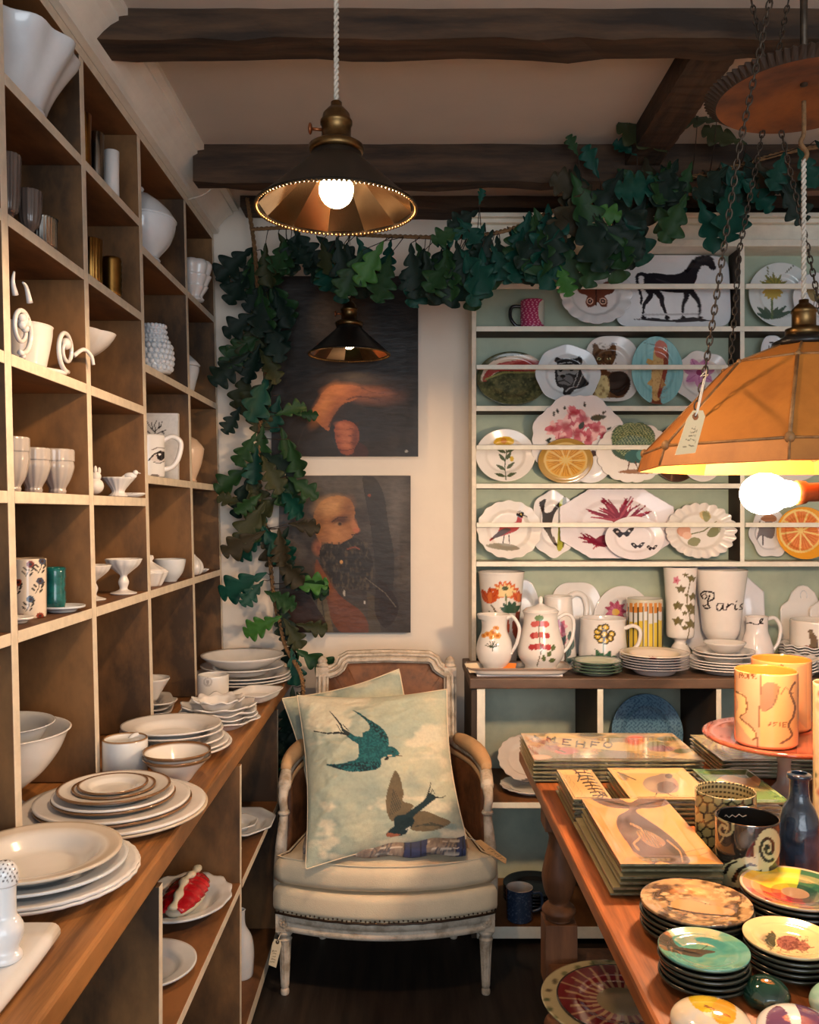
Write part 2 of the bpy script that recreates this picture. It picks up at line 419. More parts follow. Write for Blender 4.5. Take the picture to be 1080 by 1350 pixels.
rough_beam('trim_3', -.60, RIGHT, 3.13, 3.25, 2.478, CEIL, 'dark_beam', 0, 8)
rough_beam('trim_4', .655, .76, 2.06, 2.69, 2.455, CEIL, 'dark_beam_long', 1, 9)
# ---------------------------------------------------------------- shelving on the long wall
def XF(z): return -.69-.024*(z-1.2)               # the old unit leans a little
UT = .027
div_d = [1.12, 1.53, 1.92, 2.33, 2.81, 3.215]
unit = tag(empty('shelving_unit', (-.69, 2.2, .81)), 'tall pigeonhole shelving with cream front edges along the wall', 'shelving')
def in_unit(o): o.parent = unit; o.matrix_parent_inverse = Matrix.Translation((.69, -2.2, -.81)); return o
def leaning(y0, y1, z0, z1, xb, name, mats, front=1):
    f0, f1 = XF(z0), XF(z1)
    V = [(xb, y0, z0), (f0, y0, z0), (f0, y1, z0), (xb, y1, z0), (xb, y0, z1), (f1, y0, z1), (f1, y1, z1), (xb, y1, z1)]
    Fc = [(0, 3, 2, 1), (4, 5, 6, 7), (0, 1, 5, 4), (1, 2, 6, 5), (2, 3, 7, 6), (3, 0, 4, 7)]
    return MB().add(V, Fc, [0, 0, 0, front, 0, 0], False).build(name, mats, bevel=.0015)
for d in div_d: in_unit(leaning(d, d+UT, .812, 2.395, -1.04, 'divider', ['shelf_brown', 'cream_paint']))
def board(d0, d1, z, th=.022):
    in_unit(leaning(d0, d1, z-th/2, z+th/2, -1.04, 'shelf', ['shelf_board_brown', 'cream_paint']))
for z in (2.164, 1.915, 1.668, 1.426, 1.18):
    for a, b in zip(div_d[:3], div_d[1:4]): board(a+UT, b, z)
for z in (2.10, 1.785, 1.487, 1.18):
    for a, b in zip(div_d[3:5], div_d[4:6]): board(a+UT, b, z)
in_unit(leaning(1.12, 3.242, 2.395, 2.42, -1.04, 'top_board', ['shelf_board_brown', 'cream_paint']))
in_unit(MB().box(-1.055, -1.04, 1.12, 3.242, .81, 2.42).build('back_panel', 'shelf_brown'))
# cove cornice between the unit and the ceiling
V, Fc = [], []
prof = [(-.719, 2.42), (-.700, 2.42), (-.697, 2.432), (-.704, 2.436), (-.694, 2.452), (-.680, 2.468), (-.664, 2.482), (-.646, 2.492), (-.646, 2.501), (-.626, 2.504), (-.626, 2.52), (-.719, 2.52)]
for y in (.3, 3.235): V += [(x, y, z) for x, z in prof]
n = len(prof)
for i in range(n): Fc.append((i, (i+1) % n, n+(i+1) % n, n+i))
Fc += [tuple(range(n))[::-1], tuple(range(n, 2*n))]
struct(MB().add(V, Fc, 0, False).build('trim_5', 'cove_paint'))
cpath = spl([P(240, 262, 2.78), P(262, 255, 2.78), P(276, 242, 2.80), P(288, 220, 2.84), P(285, 208, 2.85)], 6)
tag(MB().tube([p+Vector((.022, -.02, -.010)) for p in cpath], .0016, 6).build('cable', 'cord_white'), 'thin white cable looped across the pale cornice', 'cable')
# worktop
ct = MB(); CTZ = .81
ct.box(-1.05, -.43, .62, 3.245, CTZ-.045, CTZ)
tag(ct.build('worktop', 'counter_wood', bevel=.006), 'long brown wooden worktop carrying the white tableware', 'worktop')
# low shelving under the worktop
LX, LSZ = -.425, .47                            # front plane and shelf height of the low unit
low = tag(empty('low_shelving', (LX, 2, 0)), 'low shelving with cream edges beneath the brown worktop', 'shelving')
def in_low(o): o.parent = low; o.matrix_parent_inverse = Matrix.Translation((-LX, -2, 0)); return o
LD = [.82, 1.50, 2.215, 2.84]
for d in LD: in_low(MB().box(-1.04, LX, d, d+.022, .06, CTZ-.047, 0, {'x1': 1}).build('divider', ['shelf_brown', 'cream_paint'], bevel=.0015))
for a, b in zip(LD, LD[1:]):
    in_low(MB().box(-1.04, LX+.002, a+.022, b, LSZ-.022, LSZ, 0, {'x1': 1}).build('shelf', ['shelf_board_brown', 'cream_paint'], bevel=.0015))
in_low(MB().box(-1.04, LX-.002, .82, 2.862, .02, .058, 0, {'x1': 1}).build('bottom_board', ['shelf_board_brown', 'cream_paint'], bevel=.0015))
in_low(MB().box(-1.055, -1.04, .82, 2.862, .02, CTZ-.05).build('back_panel', 'shelf_brown'))
# ---------------------------------------------------------------- plate rack and dresser base on the end wall
RF, RB, BF, BB = 3.08, 3.195, 2.85, 3.235
TOPZ = .864
def rx(px): return PX(px, RF)
rack = tag(empty('plate_rack', (rx(800), RF, TOPZ)), 'white painted plate rack with pale green back above the dresser', 'plate rack')
def in_rack(o): o.parent = rack; o.matrix_parent_inverse = Matrix.Translation((-rx(800), -RF, -TOPZ)); return o
XR = 2.05
in_rack(MB().box(rx(622), rx(628), RF, 3.245, TOPZ+.002, 2.325).build('side_panel', 'cream_paint', bevel=.002))
rows_px = [(430, 437), (535, 542), (637.5, 644), (740.5, 747)]
SHZ = []
for a, b in rows_px:
    za, zb = PZ(a, RF), PZ(b, RF); SHZ.append(za)
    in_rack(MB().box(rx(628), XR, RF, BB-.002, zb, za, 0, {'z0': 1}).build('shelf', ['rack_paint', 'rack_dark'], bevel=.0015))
for a, b in [(375, 381.5), (481.5, 487.5), (587, 593), (689, 695)]:
    for x0, x1 in ((628, 976), (982, 1316)):
        in_rack(MB().box(rx(x0), rx(x1), RF-.012, RF-.0005, PZ(b, RF), PZ(a, RF)).build('rail', 'rack_paint', bevel=.0015))
for x0, x1 in ((976, 982), (1316, 1322)):
    zs = [2.325]+[PZ(b, RF) for a, b in rows_px]
    tops = [PZ(b, RF) for a, b in rows_px]
    zz = [(SHZ[0], 2.325), (SHZ[1], PZ(437, RF)), (SHZ[2], PZ(542, RF)), (SHZ[3], PZ(644, RF))]
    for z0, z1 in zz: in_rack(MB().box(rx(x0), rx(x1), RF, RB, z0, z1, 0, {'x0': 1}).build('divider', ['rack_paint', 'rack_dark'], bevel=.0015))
in_rack(MB().box(rx(622), XR, RF-.006, 3.245, 2.325, 2.35).build('top_board', 'rack_paint', bevel=.002))
in_rack(MB().box(rx(628), XR, RB, RB+.012, SHZ[3]+.001, 2.325).build('back_panel', 'rack_green'))
in_rack(MB().box(rx(628), XR, BB, BB+.01, TOPZ+.002, PZ(747, RF)).build('back_panel', 'rack_green'))
fr = MB().box(rx(622), XR, RF+.01, 3.245, 2.35, 2.405).box(rx(620), XR, RF-.012, 3.245, 2.405, 2.42).box(rx(618), XR, RF-.03, 3.245, 2.42, 2.435)
in_rack(fr.build('cornice', 'rack_paint', bevel=.003))
def bx(px): return PX(px, BF)
tag(MB().box(bx(619), 2.06, BF-.004, BB+.008, TOPZ-.034, TOPZ).build('worktop', 'base_top', bevel=.004), 'dark weathered wooden dresser top under the flowered jugs', 'worktop')
base = tag(empty('open_dresser', (bx(800), BF, 0)), 'open dresser base with white uprights and grey green back', 'dresser')
def in_base(o): o.parent = base; o.matrix_parent_inverse = Matrix.Translation((-bx(800), -BF, 0)); return o
MZ, LZ = PZ(1058, BF), PZ(1222, BF)
for k, (x0, x1) in enumerate(((629, 640), (788, 796), (945, 952), (1104, 1112), (1260, 1268))):
    for z0, z1 in ((MZ, TOPZ-.036), (LZ, PZ(1066, BF))):
        in_base(MB().box(bx(x0), bx(x1), BF+.004, BB-.002, z0, z1, 0, {'y0': 1}).build('upright', ['rack_dark' if k else 'shelf_board_brown', 'rack_paint'], bevel=.0015))
in_base(MB().box(bx(622), bx(629), BF+.012, BB, .02, TOPZ-.036).build('side_panel', 'rack_dark'))
in_base(MB().box(bx(629), 2.05, BF+.002, BB-.002, PZ(1066, BF), MZ, 0, {'z1': 1, 'z0': 1}).build('shelf', ['rack_paint', 'shelf_board_brown'], bevel=.0015))
in_base(MB().box(bx(629), 2.05, BF+.002, BB-.002, PZ(1238, BF), LZ, 0, {'z1': 1}).build('bottom_board', ['rack_paint', 'shelf_board_brown'], bevel=.0015))
in_base(MB().box(bx(629), 2.05, BB, BB+.009, .02, TOPZ-.036).build('back_panel', 'base_green'))
# ---------------------------------------------------------------- table
tz = .764
tb = empty('wooden_table', (.9, 1.5, 0)); tag(tb, 'orange brown wooden table with turned legs covered in stacked dishes', 'table')
def in_tb(o): o.parent = tb; o.matrix_parent_inverse = Matrix.Translation((-.9, -1.5, 0)); return o
V = [(.312, .45, tz-.032), (1.75, .45, tz-.032), (1.75, 2.36, tz-.032), (.292, 2.36, tz-.032), (.312, .45, tz), (1.75, .45, tz), (1.75, 2.36, tz), (.292, 2.36, tz)]
in_tb(MB().add(V, [(0, 3, 2, 1), (4, 5, 6, 7), (0, 1, 5, 4), (1, 2, 6, 5), (2, 3, 7, 6), (3, 0, 4, 7)], 0, False).build('tabletop', 'table_wood', bevel=.006))
in_tb(MB().box(.40, 1.64, .55, 2.24, tz-.12, tz-.034).build('apron', 'leg_wood'))
lp = smooth_poly([(.030, .42), (.030, .425), (.036, .433), (.041, .442), (.036, .452), (.027, .458), (.024, .464), (.034, .485), (.0405, .515), (.040, .535), (.033, .57), (.026, .60), (.024, .62), (.029, .632), (.024, .642)], 4, False)
lp2 = smooth_poly([(.022, 0), (.028, .01), (.034, .05), (.03, .10), (.022, .14), (.03, .15), (.036, .165), (.03, .18), (.022, .19), (.035, .24), (.036, .27)], 4, False)
for lx, ly in ((.36, 2.13), (.36, .6), (1.66, 2.13), (1.66, .6)):
    lb = MB().lathe([(0, lp[0][1])]+[(float(a), float(b)) for a, b in lp]+[(0, lp[-1][1])], 28, 0, None, (lx, ly, 0))
    lb.lathe([(0, 0)]+[(float(a), float(b)) for a, b in lp2]+[(0, lp2[-1][1])], 28, 0, None, (lx, ly, 0))
    lb.box(lx-.038, lx+.038, ly-.038, ly+.038, .27, .42).box(lx-.038, lx+.038, ly-.038, ly+.038, .642, tz-.033)
    in_tb(lb.build('leg', 'leg_wood', bevel=.002))
in_tb(MB().box(.33, 1.68, .56, 2.17, .305, .33).build('low_shelf', 'leg_wood', bevel=.003))
# ---------------------------------------------------------------- oil paintings
def canvas(name, label, x0, y0, x1, y1, d, mo, nx=170, ny=200):
    V, Fc = [], []
    rn = random.Random(3)
    for j in range(ny+1):
        for i in range(nx+1):
            u, v = i/nx, j/ny; p = P(x0+(x1-x0)*u, y0+(y1-y0)*v, d)
            e = min(u, v, 1-u, 1-v); p.y += .0025*math.sin(u*7+v*3)*min(1, e*12)
            V.append(p)
    for j in range(ny):
        for i in range(nx):
            a = j*(nx+1)+i; Fc.append((a, a+nx+1, a+nx+2, a+1))
    o = MB().add(V, Fc).build('painted_picture', 'painted_canvas'); paint(o, mo)
    a, b = P(x0, y0, d), P(x1, y1, d)
    st = MB().box(a.x+.002, b.x-.002, d+.004, d+.022, b.z+.002, a.z-.002); st.build('stretcher', 'rack_dark', o)
    return tag(o, label, 'painting')
m1 = Motif((34, 28, 25)); m1.noise(40, (58, 51, 46), .4, .8, .7, 3).noise(14, (20, 17, 16), .5, .8, .5, 9)
m1.ell(395, 400, 50, 60, (58, 52, 47), 0, .6, .6).ell(450, 436, 36, 50, (92, 72, 54), 0, .75, .5).ell(438, 420, 22, 28, (132, 104, 80), 0, .65, .6)  # first grey ellipse: sheen on the upper left canvas painted as colour
m1.ell(465, 488, 40, 14, (44, 36, 32), 0, .6, .6).ell(480, 500, 44, 9, (66, 52, 44), 0, .6, .7)
m1.poly([(368, 602), (376, 572), (392, 552), (411, 541), (428, 556), (438, 580), (442, 602)], (40, 30, 20), 1)
m1.ell(490, 521, 34, 11, (112, 68, 48), 4, .85, .45).ell(515, 522, 18, 10, (78, 54, 46), 0, .6, .8)
m1.poly([(411, 546), (418, 531), (425, 518), (434, 510), (448, 507), (466, 508), (476, 512), (474, 522), (466, 528), (454, 532), (445, 541), (437, 555), (432, 568)], (156, 92, 54), 1, .95)
m1.ell(427, 534, 8, 24, (196, 126, 76), 30, .75, .7).ell(448, 514, 18, 7, (190, 118, 72), -6, .75, .7).ell(470, 517, 14, 8, (134, 78, 52), 10, .8, .6).ell(492, 516, 16, 5, (146, 88, 62), 4, .6, .7).ell(510, 519, 9, 4, (128, 82, 64), 0, .5, .7)
m1.line([(458, 527), (470, 523), (486, 524), (500, 527)], 2.2, (62, 36, 28), .8, 1, .7).line([(476, 511), (490, 517), (506, 519)], 1.4, (84, 50, 38), .8, 1, .6).line([(434, 562), (444, 544), (456, 533)], 3, (64, 38, 28), 1, 1, .8).ell(446, 548, 7, 12, (40, 28, 24), 30, .6, .6)
m1.poly([(441, 566), (446, 557), (455, 554), (465, 557), (471, 563), (474, 575), (470, 590), (463, 599), (451, 598), (444, 586)], (134, 68, 44), 1)
for k in range(4): m1.ell(454+k*.9, 561+k*9, 11-k*.8, 4.0, (182, 106, 72), 10, .85, .5).line([(444+k, 566+k*9), (456, 567+k*9), (466, 564.5+k*9)], 1.6, (74, 36, 26), 1, a=.8)
m1.ell(468, 580, 4, 16, (88, 44, 32), 6, .7, .6).poly([(466, 602), (472, 584), (484, 590), (484, 602)], (56, 28, 24), 1).line([(388, 600), (400, 566), (412, 550)], 1.6, (58, 46, 34), a=.6).ell(536, 595, 2, 2, (150, 146, 138))
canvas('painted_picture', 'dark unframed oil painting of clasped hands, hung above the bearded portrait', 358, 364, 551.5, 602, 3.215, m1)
m2 = Motif((64, 54, 46)); m2.noise(45, (98, 88, 78), .42, .75, .7, 5, .5, 1).noise(12, (40, 33, 28), .5, .8, .5, 2)
m2.ell(430, 640, 60, 22, (104, 95, 86), 0, .6, .8).ell(524, 668, 14, 40, (116, 106, 96), 0, .5, .7)  # reflections on the canvas, top and right, painted as paler patches
m2.poly([(478, 630), (494, 630), (506, 652), (512, 690), (520, 740), (514, 800), (498, 800), (494, 740), (488, 690)], (44, 38, 32), 1, .8)
m2.poly([(413, 690), (415, 674), (423, 662), (436, 655), (450, 654), (461, 658), (467, 668), (468, 678), (467, 686), (471, 692), (474, 698), (471, 703), (465, 707), (462, 714), (454, 722), (442, 724), (430, 722), (421, 714), (416, 702)], (156, 102, 60), 1)
m2.ell(436, 667, 19, 11, (196, 144, 94), -14, .85, .6).ell(458, 668, 8, 12, (122, 80, 52), 20, .7, .6).ell(421, 684, 6, 12, (122, 82, 52), 0, .6, .6)
m2.ell(449, 686, 12, 5.5, (74, 46, 34), -14, .9, .5).ell(446, 691, 5, 2.8, (158, 116, 80), -6, .8, .4).ell(448, 691, 2.4, 2.2, (24, 18, 16), 0, 1, .3).line([(438, 688), (446, 682), (458, 682)], 1.8, (54, 34, 26), 1)
m2.ell(467, 692, 4, 9, (176, 112, 72), -14, .85, .4).ell(470, 699, 4.4, 3.2, (184, 104, 72), 0, .85, .4).line([(464, 705), (472, 704)], 1.6, (62, 34, 26)).ell(440, 704, 14, 10, (184, 126, 80), 10, .75, .6).ell(428, 706, 8, 12, (142, 92, 58), 0, .6, .6)
m2.ell(420, 722, 7, 9, (164, 98, 66), -10, .8, .5).ell(420, 723, 3, 5, (110, 60, 42), 0, .8, .4)
m2.poly([(424, 720), (432, 716), (446, 718), (456, 713), (466, 709), (478, 714), (488, 728), (492, 748), (484, 766), (468, 776), (450, 776), (434, 766), (424, 748), (421, 732)], (44, 36, 28), 1)
m2.noise(5, (92, 76, 56), .5, .68, .6, 8, 1.6, .7, box=(424, 714, 492, 778)).noise(4, (26, 21, 18), .52, .7, .6, 18, 1.8, .6, box=(424, 714, 492, 778)).line([(458, 724), (468, 721), (474, 724)], 2.2, (122, 66, 48), 1.4)
m2.poly([(417, 738), (426, 752), (438, 772), (454, 790), (478, 808), (486, 834), (450, 834), (430, 802), (416, 772)], (108, 60, 36), 1, .9).ell(430, 770, 6, 22, (140, 84, 50), -30, .6, .6)
m2.poly([(418, 786), (431, 790), (440, 834), (418, 834)], (104, 88, 62), 0, .9).line([(424, 790), (430, 832)], 2, (74, 62, 44)).poly([(484, 780), (500, 790), (502, 834), (486, 834)], (78, 66, 50), 0, .8)
m2.poly([(500, 764), (522, 788), (524, 810), (508, 828), (494, 804)], (44, 30, 22), 1, .8).line([(482, 762), (508, 782), (522, 800)], 1.2, (116, 102, 84), a=.7)
m2.ell(450, 741, 1.8, 3, (190, 138, 78)).ell(454, 782, 1.5, 4, (176, 164, 148)).ell(481, 794, 1.3, 2, (184, 174, 164)).ell(487, 653, 2, 2, (130, 62, 36))
m2.poly([(368, 834), (372, 790), (400, 782), (418, 800), (430, 834)], (52, 32, 24), 1, .9)
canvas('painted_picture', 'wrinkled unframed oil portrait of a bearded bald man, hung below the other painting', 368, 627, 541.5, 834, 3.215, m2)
# ---------------------------------------------------------------- tableware on the brown worktop
C = CTZ+.0005
GOLD = ((226, 222, 216), (122, 88, 58), 1)
pp = p_plate
stack('dinner_plate', 'white embossed plate', 'nearest the camera', 'plate', 0, 1.40, C,
      [(.157, pp(.018), .0055, {'out': o_wave(40, .006)}), (.154, pp(.018), .008, {'out': o_wave(40, .006)}), (.136, pp(.022), .009, {'m': 'cool_ceramic'}),
       (.128, p_deep(.028), 0, {'what': 'wide white soup dish with embossed rim', 'cat': 'dish', 'name': 'soup_dish', 'rim': ((228, 222, 214), (214, 200, 182), 3)})], x=-.588, group='embossed plates on the worktop')
stack('dinner_plate', 'gold edged white plate', 'that overhangs the worktop edge', 'plate', 0, 1.718, C,
      [(.180, pp(.014), .0055, {'rim': ((228, 224, 218), (206, 190, 168), 1), 'nr': 30}), (.176, pp(.014), .0055, {}), (.148, pp(.014), .0055, {'rim': GOLD, 'nr': 30}), (.146, pp(.015), .007, {}),
       (.116, pp(.014), .0055, {'rim': GOLD, 'nr': 26}), (.114, pp(.014), .0055, {}), (.106, p_deep(.02), .010, {'rim': GOLD, 'nr': 26, 'what': 'shallow gold edged bowl', 'name': 'shallow_bowl', 'cat': 'bowl'}),
       (.078, pp(.011), .0048, {'rim': GOLD, 'what': 'gold edged saucer', 'name': 'saucer'}), (.066, pp(.011), 0, {'rim': GOLD, 'what': 'small gold edged saucer', 'name': 'saucer'})], x=-.575, group='gold edged plates on the worktop')
gm = Motif((226, 226, 224)).poly([(100, 976), (220, 976), (220, 983.5), (100, 983.5)], (134, 98, 62))
mug = vessel('mug', 'tall white mug with gold rim beside the gold edged bowls', 'mug', 165, 1.968, C, [(27, 0), (29, 2), (29, 49), (28.6, 51)], 'painted_ceramic', motif=None, sm=False)
setcol(mug, np.where((co_np(mug)[:, 2] > .0835)[:, None], lin((140, 104, 66)), lin((224, 225, 224))))
handle(mug, [(-4, 44), (-20, 50), (-42, 42), (-40, 18), (-4, 10)], 3, yaw=-1.9, m='cool_ceramic')
for k, (r, dz) in enumerate(((.074, 0), (.0735, .012))):
    lay('cereal_bowl', ('lower' if k == 0 else 'upper')+' of two nested gold edged bowls beside the white mug', 'bowl', 233, 1.94, C+dz, r, lambda s: .052*max(0, (s-.42)/.58)**.8, rim=((230, 226, 220), (122, 88, 58), 1), group='nested gold edged bowls')
stack('oval_platter', 'pale grey glazed plate', 'behind the nested gold edged bowls', 'plate', 0, 2.17, C,
      [(.145, pp(.02), .008, {'what': 'white plate'}), (.139, pp(.02), .008, {'what': 'white plate'}), (.126, pp(.022), .016, {}), (.124, pp(.024), .009, {'ry': .115}), (.121, pp(.026), 0, {'ry': .112, 'what': 'large pale grey oval platter', 'cat': 'platter'})], x=-.583, group='grey plates on the worktop')
fl = lambda n, a: (lambda an, s: a*s**4*math.cos(n*an))
stack('scalloped_plate', 'wavy edged white plate', 'in front of the white beaker', 'plate', 288, 2.43, C,
      [(.116, pp(.024), .011, {'out': o_wave(8, .05)}), (.112, pp(.024), .011, {'out': o_wave(9, .05, 1), 'flute': fl(9, .003)}), (.110, pp(.026), .011, {'out': o_wave(8, .05, 2), 'flute': fl(8, .003)}),
       (.106, pp(.028), .016, {'out': o_wave(10, .05), 'flute': fl(10, .003)}), (.074, p_deep(.026), 0, {'what': 'small wavy white bowl', 'cat': 'bowl', 'out': o_wave(10, .06), 'flute': fl(10, .004)})], group='wavy edged plates on the worktop')
lay('serving_dish', 'small rectangular white dish beside the wavy edged plates', 'dish', 338, 2.735, C+.012, .062, p_flat(.022), o_rect(6), ry=.085, rz=-.3)
bk = vessel('beaker', 'straight white beaker with a small crest, beside the far platters', 'beaker', 281, 2.70, C, [(19, 0), (20.5, 2), (20.5, 39), (20, 40)], sm=False, n=30, motif=Motif((224, 220, 214)).ell(274, 899, 6, 6, (190, 184, 178)).ell(274, 899, 4, 4, (222, 216, 210)).ell(274, 899, 2, 3, (170, 164, 160)), m='painted_ceramic')
stack('serving_platter', 'white platter', 'at the far end of the worktop', 'platter', 0, 3.02, C,
      [(.165, pp(.022), .009, {}), (.163, pp(.022), .009, {}), (.160, pp(.024), .02, {}), (.142, pp(.028), .016, {'what': 'white plate'}), (.140, p_bowl(.046), 0, {'what': 'wide shallow white bowl', 'cat': 'bowl', 'name': 'wide_bowl'})], x=-.57, group='white platters at the far end')
stack('square_plate', 'square white plate', 'inside the bay behind the grey platter', 'plate', 0, 2.58, C,
      [(.094, pp(.016), .011, {'out': o_rect(6), 'rz': .2}), (.092, pp(.016), .011, {'out': o_rect(6)}), (.09, pp(.018), 0, {'out': o_rect(6), 'rz': .35})], x=-.785, group='square plates in the bay')
lay('sauce_bowl', 'small white lipped bowl on the square plates', 'bowl', 0, 2.565, C+.045, .058, lambda s: .06*max(0, (s-.4)/.6)**.9, o_wave(2, .04), x=-.755)
# nested footed bowls in the near bay
def rpx(r, d): return r*F/d
vessel('footed_bowl', 'large white footed bowl holding a smaller bowl in the near bay', 'bowl', 0, 1.74, C, [(36, 0), (37, 3), (30, 10), (24, 18), (28, 27), (54, 48), (75, 75), (86, 100), (91, 106)], t=.005, seg=48, x=-.81)
vessel('mixing_bowl', 'smaller grey white bowl nested in the large footed bowl', 'bowl', 0, 1.74, C+.086, [(24, 0), (40, 16), (54, 38), (64, 54), (71, 58)], m='cool_ceramic', t=.004, seg=48, x=-.81)
lay('small_dish', 'small brown dish lying inside the upper nested bowl', 'dish', 0, 1.74, C+.130, .042, p_bowl(.012), m='glass_brown', x=-.80)
# tray with rolled end and shaker, nearest
tr = MB(); V, Fc = [], []
for x in np.linspace(-.672, -.488, 14):
    for y in np.linspace(.80, 1.205, 12): V.append((x, y, C+.021+.006*max(0, abs(y-1.0)/.2)**3))
for k in range(1, 6):
    a = k/5*2.2
    for y in np.linspace(.80, 1.205, 12): V.append((-.488+.010*math.sin(a), y, C+.021-.010*(1-math.cos(a))+.006*max(0, abs(y-1.0)/.2)**3))
for i in range(18):
    for j in range(11): a = i*12+j; Fc.append((a, a+12, a+13, a+1))
to = tr.add(V, Fc).build('serving_tray', 'white_ceramic'); sd = to.modifiers.new('s', 'SOLIDIFY'); sd.thickness = .005; sd.offset = 0
ft = MB(); [ft.box(x-.012, x+.012, y-.012, y+.012, C, C+.0195) for x in (-.65, -.52) for y in (.85, 1.16)]; ft.build('foot', 'white_ceramic', to)
tag(to, 'white ceramic tray with a rolled end carrying the sugar shaker', 'tray')
sh = vessel('sugar_shaker', 'white shaker with a pierced domed top standing on the rolled tray', 'shaker', 6, 1.115, C+.0245, [(20, 0), (23, 3), (22, 9), (18, 16), (23, 30), (24, 42), (19, 54), (15, 62), (14.5, 98), (17, 100), (17.5, 106), (16, 120), (9, 129), (0, 131)], m='painted_ceramic', open_=False, n=70, motif=Motif((226, 226, 226)).fn(lambda p, o: np.where((((np.floor(p[:, 1]/5.5) % 2)*3+p[:, 0]) % 6 < 2.4)[:, None] & ((p[:, 1] % 5.5) < 2.4)[:, None] & (p[:, 1] < 1166)[:, None], lin((60, 44, 40)), o)))
# ---------------------------------------------------------------- things in the pigeonholes
def SZ(z): return z+.0115
sA, sB, sC, sD, sE, sF = [SZ(z) for z in (2.164, 1.915, 1.668, 1.426, 1.18, .8)]
s3A, s3B, s3C = [SZ(z) for z in (2.10, 1.785, 1.487)]
flu = lambda n, k=.06: (lambda a, r, z: 1+k*(abs(math.cos(n*a/2))-.6))
wav = lambda n, k=.06: (lambda a, r, z: 1+k*math.cos(n*a))
vessel('planter', 'very large white fluted planter on the top shelf', 'planter', 0, 1.735, sA, [(66, 0), (70, 4), (68, 14), (78, 40), (92, 66), (104, 86), (108, 97)], m='cool_ceramic', seg=96, t=.006, mod=lambda a, r, z: 1+(.012+.030*(z/.14)**2)*math.cos(11*a+.6), x=-.822)
for px, d, r, h, m, w in ((115, 1.985, .019, .118, 'gold_rib', 'brown gilt'), (131, 2.075, .017, .112, 'silver_rib', 'grey metal'), (152, 2.18, .0185, .113, 'white_ceramic', 'plain white')):
    q = rpx(r, d); vessel('tall_beaker', '%s tall narrow vessel on the top shelf' % w, 'vase', px, d, sA, [(q*.95, 0), (q, 3), (q*.96, rpx(h, d)*.5), (q, rpx(h, d))], m=m, sm=False, mod=flu(16, .04) if m != 'white_ceramic' else None, x=-.735)
tu = vessel('lidded_tureen', 'big white lidded tureen on the high shelf near the cornice', 'tureen', 0, 2.52, s3A, [(22, 0), (26, 3), (24, 8), (38, 26), (44, 42), (46, 54)], m='cool_ceramic', x=-.768)
ld = MB().lathe([(0, .215), (.008, .214), (.011, .208), (.007, .2), (.03, .192), (.06, .17), (.085, .145), (.098, .125), (.102, .119), (.098, .117), (.09, .12), (0, .18)], 40).build('lid', 'cool_ceramic', tu)
vessel('shell_bowl', 'white ruffled shell shaped bowl beneath the cornice end', 'bowl', 0, 2.99, s3A, [(11, 0), (15, 2), (13, 7), (20, 18), (19, 20), (24, 32), (22, 34), (25, 46), (22, 52)], x=-.735, seg=72, mod=flu(9, .12))
for px, d, h, k in ((4, 1.62, .128, 'taller'), (24, 1.71, .094, 'shorter')):
    vessel('pressed_goblet', '%s brown pressed glass goblet on the second shelf down' % k, 'goblet', px, d, sB, [(12, 0), (13, 2), (6, 7), (6, 12), (13, 24), (15, rpx(h, d)*.9), (14.6, rpx(h, d))], m='glass_brown', mod=flu(14, .1), x=-.735, seg=56)
vessel('ribbed_cup', 'dark silver ribbed cup on the second shelf down', 'cup', 0, 1.762, sB, [(18, 0), (20, 2), (20, 36), (21.5, 38)], m='silver_rib', x=-.735, seg=96, mod=flu(30, .05), sm=False)
vessel('fluted_beaker', 'tall gilt fluted beaker on the second shelf down', 'beaker', 0, 2.035, sB, [(12.5, 0), (13.5, 2), (13, 30), (14, 57)], m='gold_rib', x=-.732, seg=72, mod=flu(18, .07), sm=False)
vessel('ringed_beaker', 'short gilt ringed beaker on the second shelf down', 'beaker', 0, 2.16, sB, [(12, 0)]+[(12.4+.9*(k % 2), 2+k*4) for k in range(13)], m='gold_rib', x=-.728, sm=False)
# cachepot with scroll handles
cp = vessel('scroll_handled_pot', 'white pot with big curling scroll handles at either side', 'pot', 0, 1.715, sC, [(27, 0), (30, 2), (32, 12), (37, 40), (38, 52), (39, 55)], x=-.752)
def scroll(side, big):
    c = (0, side*.105, .054); pts = []
    for k in range(40):
        t = k/39; an = 4.9-t*9.4; r = .045*(1-t*.72)
        pts.append((.045, c[1]+side*r*math.cos(an)*-1*-1, c[2]+r*math.sin(an)))
    m_ = MB().tube(pts, lambda t: .0052*(1-.3*t), 8); m_.sphere(pts[-1], .012)
    if not big: m_.tube(spl([(.045, side*.146, .05), (.055, side*.175, .068), (.064, side*.195, .058), (.066, side*.203, .04)], 5), lambda t: .005*(1-.3*t), 8)
    m_.tube(spl([(.045, side*.10, .006), (.02, side*.05, .006), (0, side*.03, .012)], 5), .0055, 8)
    if big:
        m_.tube(spl([(.045, side*.07, .11), (.045, side*.085, .135), (.045, side*.10, .14)], 4), lambda t: .006*(1-.7*t), 8)
        m_.tube(spl([(.045, side*.13, .11), (.045, side*.14, .13), (.045, side*.135, .15)], 4), lambda t: .006*(1-.7*t), 8)
        for k in range(5):
            a = k*1.257; m_.sphere((.049, pts[-1][1]+.011*math.cos(a), pts[-1][2]+.011*math.sin(a)), .0075)
    return m_.build('scroll_handle', 'white_ceramic', cp)
scroll(1, False); scroll(-1, True)
vessel('fluted_compote', 'white fluted bowl on a hidden stem at mid height', 'compote', 0, 2.05, sC, [(22, 0), (23, 2), (8, 10), (6, 30), (10, 38), (34, 52), (50, 66), (56, 76)], x=-.785, seg=72, mod=flu(7, .1))
